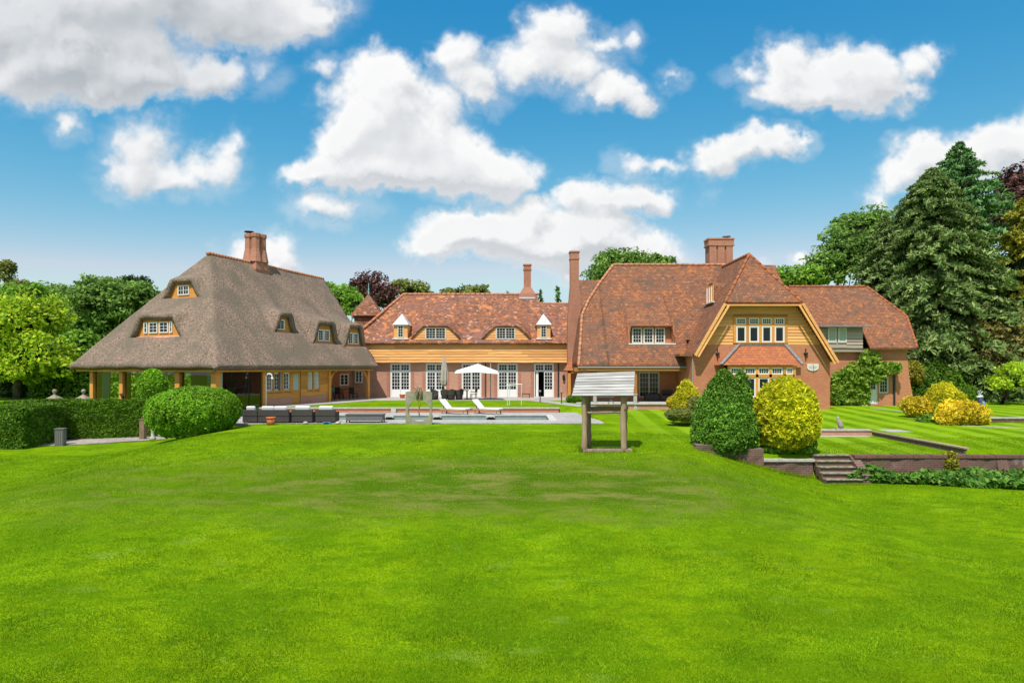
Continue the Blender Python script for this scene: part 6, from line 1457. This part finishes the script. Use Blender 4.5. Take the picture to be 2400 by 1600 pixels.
MB().tube([(sc.x, SD + .05, Z(935, SD)), (sc.x + .02, SD + .05, Z(950, SD)), (sc.x - .03, SD + .05, Z(962, SD)), (sc.x + .02, SD + .05, Z(974, SD))], [.03, .05, .02, .035], 8).build('hanging_rod', M['oak_dark'], SC, True)

# ---------------------------------------------------------------- furniture
wick = mat('dark_wicker', (.045, .038, .036), .6, .3, var=(30, (.075, .065, .06)), bump=(60, .6)); cush = mat('white_cushion', (.80, .79, .77), .9, .1); gwick = mat('grey_wicker', (.12, .12, .12), .6, .3, var=(30, (.17, .17, .17)), bump=(60, .6))
def wbox(name, parent, a, b, m_, bev=.02, local=True): return MB().box(a, b).build(name, m_, parent, local=local, bevel=bev)
def sofa(px0, px1, D, label, group=None, high=.78, cushtop=True):
    x0, x1 = X(px0, D), X(px1, D); w = x1 - x0; t = thing('wicker_sofa' if w > 1.6 else 'wicker_armchair', label, 'sofa' if w > 1.6 else 'armchair', ((x0 + x1) / 2, D, DZ), 0, group)
    wbox('base', t, (-w / 2, 0, .05), (w / 2, .86, .36), wick); wbox('backrest', t, (-w / 2, -.02, .362), (w / 2, .14, high - .08), wick)
    wbox('armrest', t, (-w / 2, .142, .362), (-w / 2 + .14, .84, .56), wick); wbox('armrest', t, (w / 2 - .14, .142, .362), (w / 2, .84, .56), wick)
    for x in (-w / 2 + .06, w / 2 - .12):
        for y in (.04, .76): wbox('leg', t, (x, y, 0), (x + .06, y + .06, .05), M['iron'], 0)
    n = max(1, round(w / .95)); cw_ = (w - .30) / n
    for k in range(n):
        a = -w / 2 + .15 + k * cw_; wbox('seat_cushion', t, (a + .01, .16, .362), (a + cw_ - .01, .84, .50), cush, .04)
        MB().prism([(a + .01, .15, .50), (a + cw_ - .01, .15, .50), (a + cw_ - .01, .06, high + .08), (a + .01, .06, high + .08)], (0, .14, .03)).build('back_cushion', cush, t, local=True, bevel=.04)
    return t
sofa(568, 603, 35.75, 'corner unit of the dark wicker sofa set, nearest the round bush'); sofa(604, 677, 35.75, 'long dark wicker sofa with white cushions behind the terracotta pot')
sofa(683, 732, 35.9, 'dark wicker armchair with white cushion, directly right of the long sofa'); sofa(739, 786, 35.9, 'dark wicker armchair nearest the low grey table')
t = thing('wicker_coffee_table', 'low grey wicker coffee table between the armchairs and the pool', 'table', (X(853, 35.9), 35.9, DZ)); w = X(898, 35.9) - X(808, 35.9)
wbox('table_top', t, (-w / 2, 0, .40), (w / 2, .8, .46), gwick); wbox('skirt', t, (-w / 2 + .04, .04, .12), (w / 2 - .04, .76, .399), gwick)
for x in (-w / 2 + .05, w / 2 - .11):
    for y in (.06, .68): wbox('leg', t, (x, y, 0), (x + .06, y + .06, .12), M['iron'], 0)
def pot(px, py, D, r, h, label, z=None):
    z = float(ground(X(px, D), D)) if z is None else z; t = thing('flower_pot', label, 'flower pot', (X(px, D), D, z)); tc2 = mat('terracotta', (.52, .15, .055), .8, .2, var=(8, (.42, .13, .06)))
    MB().lathe((0, 0, 0), [(r * .68, 0), (r * .92, h * .8), (r * .80, h * .79), (r * .70, h * .6)], 16).build('body', tc2, t, True, local=True); MB().lathe((0, 0, 0), [(r * .93, h * .78), (r, h * .8), (r * 1.02, h), (r * .88, h), (r * .85, h * .79)], 16).build('rim', tc2, t, True, local=True)
pot(635, 990, 34.6, .24, .43, 'terracotta flower pot on the lawn edge before the long wicker sofa', -.32); pot(943, 930, 56.8, .26, .30, 'small terracotta pot by the left french door', .02)
tw = MB(); r_ = random.Random(1)
for i in range(5): tw.box((X(756 + i * 3, 35.2), 35.15, DZ), (X(764 + i * 3, 35.2), 35.4 + r_.random() * .1, DZ + .05 + .05 * r_.random()))
tag(tw.build('beach_towel', mat('blue_towel', (.04, .25, .48), .9)), 'crumpled blue towel lying by the front edge of the deck', 'towel')
for i, (px, lb) in enumerate(((792, 'small white shoe-like heap left of the low grey table'), (716, 'pale round stone on the deck edge in front of the armchairs'))):
    o = MB().lathe((X(px, 35.2), 35.2, DZ), [(.02, 0), (.14, .02), (.12, .10), (.03, .14)], 8).build('pebble', M['stone'], None, True); tag(o, lb, 'stone')
def lounger(px, D, rz, label):
    t = thing('sun_lounger', label, 'sun lounger', (X(px, D), D, DZ), rz, 'white sun loungers by the pool'); teak = woodmat('teak', (.42, .28, .16), (.32, .2, .11))
    wbox('frame', t, (-.62, -.32, .24), (1.25, .32, .30), teak, .01)
    for x in (-.5, 1.05):
        for y in (-.30, .24): wbox('leg', t, (x, y, 0), (x + .06, y + .06, .24), teak, 0)
    wbox('seat_cushion', t, (-.02, -.31, .302), (1.25, .31, .39), cush, .03)
    MB().prism([(-.02, -.31, .31), (-.60, -.31, .92), (-.66, -.31, .85), (-.10, -.31, .302)], (0, .62, 0)).build('back_cushion', cush, t, local=True, bevel=.02)
    MB().bar((-.5, 0, .26), (-.52, 0, .78), .04).build('back_support', teak, t, local=True)
lounger(1056, 42.7, R(-28), 'white cushioned sun lounger by the pool, nearest the stone sculpture'); lounger(1133, 42.7, R(-28), 'white cushioned sun lounger by the pool, farther from the stone sculpture')
# parasols
def parasol_closed(px, D):
    t = thing('closed_parasol', 'tall closed beige parasol standing before the second french door', 'parasol', (X(px, D), D, .02)); zt = Z(833, D) - .02; MB().tube([(0, 0, 0), (0, 0, zt)], .03, 8).build('pole', M['stone'], t, local=True)
    n = 16; prof = [(.10, .0), (.27, .12), (.33, .45), (.27, 1.2), (.16, 1.9), (.05, 2.35)]; z0 = zt - 2.4; vs = []; fs = []
    for i, (r, z) in enumerate(prof):
        for k in range(n): q = r * (1 if k % 2 else .72); a = 2 * math.pi * k / n + i * .1; vs.append((q * math.cos(a), q * math.sin(a), z0 + z))
    for i in range(len(prof) - 1):
        for k in range(n): fs.append((i*n+k, i*n+(k+1)%n, (i+1)*n+(k+1)%n, (i+1)*n+k))
    MB().add(vs, fs).build('folded_canopy', mat('beige_canvas', (.42, .36, .32), .9, .1), t, local=True); MB().tube([(-.22, 0, z0 + .62), (.24, 0, z0 + .55)], .05, 6).build('tie_strap', M['iron'], t, local=True); MB().box((-.3, -.3, 0), (.3, .3, .08)).build('base', M['stone'], t, local=True)
parasol_closed(1041, 53.9)
PDp = 53.6; t = thing('open_parasol', 'open square off-white parasol over the terrace dining table', 'parasol', (X(1120, PDp), PDp, .02)); zt, ze = Z(853, PDp), Z(876, PDp); w = 1.72
vs = [(0, 0, zt)]; n = 4; cor = [(-w * 1.02, -w * .55), (w * .98, -w * .7), (w * .8, w), (-w, w)]; zc_ = [ze + .05, ze, ze + .25, ze + .25]
for i in range(4):
    a = cor[i]; b = cor[(i + 1) % 4]; vs += [(a[0], a[1], zc_[i]), ((a[0] + b[0]) / 2, (a[1] + b[1]) / 2, (zc_[i] + zc_[(i + 1) % 4]) / 2 + .10)]
o = MB().add(vs, [(0, 1 + i, 1 + (i + 1) % 8) for i in range(8)]).build('canopy', mat('offwhite_canvas', (.74, .71, .67), .9, .1), t, local=True); s_ = o.modifiers.new('thickness', 'SOLIDIFY'); s_.thickness = .03
MB().tube([(w * .55, w * .9, 0), (w * .55, w * .9, zt + .2), (0, 0, zt + .12)], .04, 8).build('pole', M['stone'], t, local=True); MB().box((w * .25, w * .6, 0), (w * .85, w * 1.1, .1)).build('base', M['stone'], t, local=True)
t = thing('dining_table', 'low round-edged outdoor dining table under the open parasol', 'table', (X(1072, 54.6), 54.6, .02)); wbox('table_top', t, (-.9, -.45, .70), (.9, .45, .74), wick)
for x in (-.8, .74):
    for y in (-.38, .32): wbox('leg', t, (x, y, 0), (x + .06, y + .06, .70), wick, 0)
def tubchair(px, D, rz, label, m_=None, first=[None]):
    if first[0] is None:
        t = thing('garden_chair', label, 'chair', (X(px, D), D, .02), rz, 'dark wicker tub chairs on the terrace')
        MB().lathe((0, 0, 0), [(.26, .0), (.30, .38), (.28, .42)], 14).build('seat', wick, t, True, local=True); vs = []; fs = []; n = 12
        for i in range(n + 1):
            a = R(-20) + R(220) * i / n; h = .88 - .22 * abs(i / n - .5) * 2; vs += [(.33 * math.cos(a), .33 * math.sin(a), .38), (.37 * math.cos(a), .37 * math.sin(a), h), (.31 * math.cos(a), .31 * math.sin(a), h), (.27 * math.cos(a), .27 * math.sin(a), .38)]
        for i in range(n): fs += [(4*i+j, 4*i+4+j, 4*i+4+(j+1)%4, 4*i+(j+1)%4) for j in range(4)]
        fs += [(0, 1, 2, 3), (4*n+3, 4*n+2, 4*n+1, 4*n)]; MB().add(vs, fs).build('backrest', wick, t, local=True); first[0] = t
    else: t = copy_tree(first[0]); t.location = (X(px, D), D, .02); t.rotation_euler = (0, 0, rz); t['label'] = label
for a in ((1019, 54.0, R(60), 'dark wicker tub chair farthest left on the terrace, beside the sculpture'), (1043, 53.8, R(175), 'dark wicker tub chair below the closed parasol'), (1058, 53.7, R(190), 'dark wicker tub chair with its back to the camera, third from the sculpture'), (1076, 54.0, R(220), 'dark wicker tub chair at the right end of the dining table')): tubchair(*a)
t = thing('folding_chair', 'brown wooden folding chair alone under the right side of the open parasol', 'chair', (X(1110, 53.7), 53.7, .02), R(20)); tk = woodmat('brown_teak', (.20, .10, .06), (.14, .07, .04))
wbox('seat', t, (-.24, -.22, .42), (.24, .22, .46), tk, 0); wbox('backrest', t, (.20, -.22, .60), (.25, .22, .92), tk, 0)
for x in (-.22, .18):
    for y in (-.2, .16): wbox('leg', t, (x, y, 0), (x + .04, y + .04, .42 if x < 0 else .9), tk, 0)
wbox('armrest', t, (-.24, -.26, .62), (.22, -.2, .66), tk, 0); wbox('armrest', t, (-.24, .2, .62), (.22, .26, .66), tk, 0)
Dq = 46.5; t = thing('drying_frame', 'slim pale metal frame standing on the grass strip before the fourth french door', 'frame', (X(1205, Dq), Dq, 0)); mt = mat('pale_metal', (.6, .6, .58), .4, .5)
for px, nm in ((1189, 'post'), (1194, 'post'), (1222, 'post')): MB().tube([(X(px, Dq) - X(1205, Dq), 0, 0), (X(px, Dq) - X(1205, Dq), 0, Z(899, Dq))], .028, 6).build(nm, mt, t, local=True)
MB().tube([(X(1186, Dq) - X(1205, Dq), 0, Z(902, Dq)), (X(1224, Dq) - X(1205, Dq), 0, Z(900, Dq))], .035, 6).build('top_bar', mt, t, local=True)
for px, py, D, lb in ((1266, 914, 51, 'black bollard light in front of the open fifth french door'), (1316, 916, 49, 'black bollard light beside the lean-to at the wing end')):
    t = thing('bollard_light', lb, 'light', (X(px, D), D, 0), 0, 'bollard lights on the grass strip'); h = Z(py, D); MB().lathe((0, 0, 0), [(.07, 0), (.07, .03), (.035, .04), (.035, h - .16)], 8).build('post', M['iron'], t, local=True); MB().lathe((0, 0, 0), [(.09, h - .16), (.09, h - .03), (.03, h)], 8).build('lamp_head', M['leadd'], t, True, local=True)
t = thing('bench', 'low dark bench against the wall between the last two french doors', 'bench', (X(1232, 57.4), 57.4, .02)); wbox('seat', t, (-.38, -.18, .30), (.38, .18, .36), wick, 0); wbox('leg', t, (-.34, -.15, 0), (-.28, .15, .30), wick, 0); wbox('leg', t, (.28, -.15, 0), (.34, .15, .30), wick, 0)
x = X(1321, WD); MB().lathe((x, WD - .12, Z(892, WD)), [(.03, 0), (.10, .08), (.12, .42), (.04, .55)], 6).build('wall_lantern', M['iron'], wing)
MB().box((X(1307, WD), WD - .09, 0), (X(1310, WD), WD - .03, Z(851, WD))).build('downpipe', M['iron'], wing); MB().box((X(1137, WD), WD - .09, 0), (X(1139, WD), WD - .03, Z(851, WD))).build('downpipe', M['iron'], wing)
# hooked pale shower post
D = 44.5; x = X(623.5, D); zt = Z(881, D); pts = [(0, 0, 0), (0, 0, zt)] + [(.20 - .20 * math.cos(a), 0, zt + .20 * math.sin(a)) for a in [math.pi * i / 8 for i in range(1, 9)]]
t = thing('outdoor_shower', 'white hook-shaped outdoor shower post beside the thatched house windows', 'shower', (x, D, -.05)); MB().tube(pts, .04, 8).build('post', M['white'], t, True, local=True); MB().lathe((.40, 0, zt - .16), [(.02, .16), (.08, .1), (.09, 0)], 10).build('shower_head', M['white'], t, True, local=True)
# porch and veranda things
D = 52.5; t = thing('barbecue', 'dark green kettle barbecue on legs at the thatched porch opening', 'barbecue', (X(775, D), D, .02)); gm = mat('green_enamel', (.02, .09, .055), .3, .6)
MB().lathe((0, 0, 0), [(.08, .48), (.26, .62), (.30, .78), (.30, .80)], 14).build('bowl', gm, t, True, local=True); MB().lathe((0, 0, 0), [(.305, .80), (.28, .98), (.16, 1.08), (.03, 1.1)], 14).build('lid', gm, t, True, local=True)
for a in range(3): MB().bar((.2 * math.cos(a * 2.1), .2 * math.sin(a * 2.1), .6), (.32 * math.cos(a * 2.1), .32 * math.sin(a * 2.1), 0), .04).build('leg', M['iron'], t, local=True)
t = thing('porch_table', 'shaded dark table with clutter inside the thatched porch', 'table', (X(812, 56), 56, .03), TA); wbox('table_top', t, (-.8, -.5, .72), (.8, .5, .77), M['oak_dark'], 0)
for q in ((-.75, -.45), (.69, -.45), (-.75, .39), (.69, .39)): wbox('leg', t, (q[0], q[1], 0), (q[0] + .06, q[1] + .06, .72), M['oak_dark'], 0)
for i, px in enumerate((795, 828)):
    t = thing('porch_chair', ['dark chair left of the porch table', 'dark chair right of the porch table'][i], 'chair', (X(px, 55.2), 55.2, .03), TA); wbox('seat', t, (-.25, -.25, .40), (.25, .25, .47), wick, 0); wbox('backrest', t, (-.25, -.25, .47), (.25, -.19, .95), wick, 0)
    for q in ((-.25, -.25), (.2, -.25), (-.25, .2), (.2, .2)): wbox('leg', t, (q[0], q[1], 0), (q[0] + .05, q[1] + .05, .40), wick, 0)
t = thing('storage_bench', 'dark slatted storage bench beneath the veranda window', 'bench', (X(1528, 51.9), 51.9, .03)); wbox('box', t, (-.56, -.3, .04), (.56, .3, .52), wick); wbox('lid', t, (-.59, -.33, .52), (.59, .33, .57), wick); wbox('foot', t, (-.5, -.25, 0), (-.4, .25, .04), wick, 0); wbox('foot', t, (.4, -.25, 0), (.5, .25, .04), wick, 0)
t = thing('veranda_armchair', 'dark low armchair at the right end of the veranda', 'armchair', (X(1563, 51.6), 51.6, .03), R(-15)); wbox('seat', t, (-.4, -.38, .12), (.4, .38, .42), wick); wbox('backrest', t, (-.4, .28, .42), (.4, .40, .86), wick); wbox('armrest', t, (-.42, -.38, .42), (-.3, .28, .6), wick); wbox('armrest', t, (.3, -.38, .42), (.42, .28, .6), wick)
for px, lb in ((1394, 'pale stone gate pillar at the left end of the veranda terrace, behind the well'), (1488.5, 'pale stone pillar base on the terrace edge right of the well')):
    D = 49.35; t = thing('stone_pillar', lb, 'pillar', (X(px, D), D, -.5)); h = Z(925, D) + .5; MB().box((-.12, -.12, 0), (.12, .12, h)).build('shaft', M['stone'], t, local=True); MB().box((-.16, -.16, h), (.16, .16, h + .06)).build('cap', M['stone'], t, local=True)
pst = mat('weathered_pier_stone', (.34, .28, .23), .9, .15, var=(7, (.22, .19, .14)))
# gate piers with ball finials behind the hedge, garden oddments at left
for px, lb in ((128, 'brick gate pier with pyramid cap and ball finial, the one farther left behind the hedge'), (196, 'brick gate pier with ball finial, next to the garden room corner post')):
    D = 43.0; t = thing('gate_pier', lb, 'gate pier', (X(px, D), D, -1.2), 0, 'gate piers behind the hedge'); h = Z(936, D) + 1.2
    MB().box((-.28, -.28, 0), (.28, .28, h)).build('shaft', M['brick'], t, local=True); MB().lathe((0, 0, 0), [(.36, h), (.36, h + .05), (.06, h + .30)], sq=True).build('cap', pst, t, local=True); MB().lathe((0, 0, h + .28), [(.05, 0), (.07, .06), (.05, .10), (.12, .18), (.14, .26), (.10, .34), (.02, .38)], 10).build('finial', pst, t, True, local=True)
D = 34.2; t = thing('path_light', 'square grey slatted post light on the path before the long hedge', 'light', (X(142, D), D, -1.31), R(12)); h = Z(1003, D) + 1.31; gm = mat('grey_metal', (.16, .155, .15), .6, .4)
MB().box((-.19, -.19, 0), (.19, .19, h - .04)).build('body', gm, t, local=True)
for i in range(4): MB().box((-.17 + i * .098, -.21, .06), (-.13 + i * .098, -.191, h - .1)).build('slat', gm, t, local=True)
MB().box((-.22, -.22, h - .04), (.22, .22, h)).build('cap', gm, t, local=True)
D = 36.4; t = thing('gate_post', 'dark brown wooden gate post at the end of the long hedge', 'post', (X(335, D), D, -1.2)); h = Z(983, D) + 1.2; MB().box((-.13, -.13, 0), (.13, .13, h)).build('post', logd, t, local=True); MB().box((-.16, -.16, h), (.16, .16, h + .04)).build('cap', logd, t, local=True)
D = 35.6; t = thing('stone_ornament', 'pale stone ornament on the ground between gate post and round bush', 'ornament', (X(358, D), D, -1.15)); h = Z(992, D) + 1.15; MB().lathe((0, 0, 0), [(.16, 0), (.17, .08), (.09, .16), (.08, h * .5), (.14, h * .75), (.06, h)], 10).build('body', M['stone'], t, True, local=True)
o = MB().lathe((X(380, 35.4), 35.4, -1.0), [(.02, 0), (.22, .05), (.17, .24), (.04, .32)], 8).build('boulder', M['stone'], None, True); tag(o, 'rounded pale boulder under the left side of the round bush', 'boulder')
D = 41.2; t = thing('bird_ornament', 'small dark bird ornament against the second garden room post', 'ornament', (X(285, D), D, -1.1)); h = Z(935, D) + 1.1
MB().box((-.08, -.08, 0), (.08, .08, h)).build('stand', M['stone'], t, local=True); MB().tube([(.10, 0, h), (.06, 0, h + .16), (-.02, 0, h + .30), (-.14, 0, h + .30)], [.05, .10, .08, .02], 8).build('bird', M['iron'], t, True, local=True)
# small statue on the inner wall
D = 34.08; t = thing('stone_statue', 'little grey stone statue of a crouching figure on the inner garden wall', 'statue', (X(1966, D), D, -.47)); gs = mat('lichen_stone', (.27, .24, .22), .9, .2, var=(14, (.42, .38, .34)), bump=(30, .5))
MB().box((-.16, -.12, 0), (.20, .12, .07)).build('plinth', gs, t, local=True)
MB().tube([(.12, 0, .07), (.10, 0, .2), (.02, 0, .34), (-.02, 0, .44), (-.04, 0, .50), (-.05, 0, .58), (-.04, 0, .66)], [.12, .14, .12, .09, .06, .075, .03], 10).build('figure', gs, t, True, local=True)
# golf bag
D = 44.5; t = thing('golf_bag', 'blue and white golf bag with clubs standing on the far lawn at right', 'golf bag', (X(2297, D), D, -.2)); h = .85
MB().tube([(.12, 0, 0), (0, 0, h)], [.16, .17], 12).build('bag', mat('navy_fabric', (.03, .05, .14), .6), t, True, local=True); MB().tube([(-.02, 0, h), (-.04, 0, h + .1)], [.18, .18], 12).build('collar', M['white'], t, True, local=True); MB().box((.02, -.20, .25), (.18, -.12, .6)).build('pocket', mat('light_blue_fabric', (.2, .33, .6), .7), t, local=True)
for i, (dx, dz) in enumerate(((-.14, .36), (-.02, .42), (.12, .34), (.04, .28))): MB().tube([(0, 0, h), (dx - .03, 0, h + dz), (dx + .06, 0, h + dz + .02)], [.015, .015, .04], 6).build('golf_club', M['lead'], t, local=True)
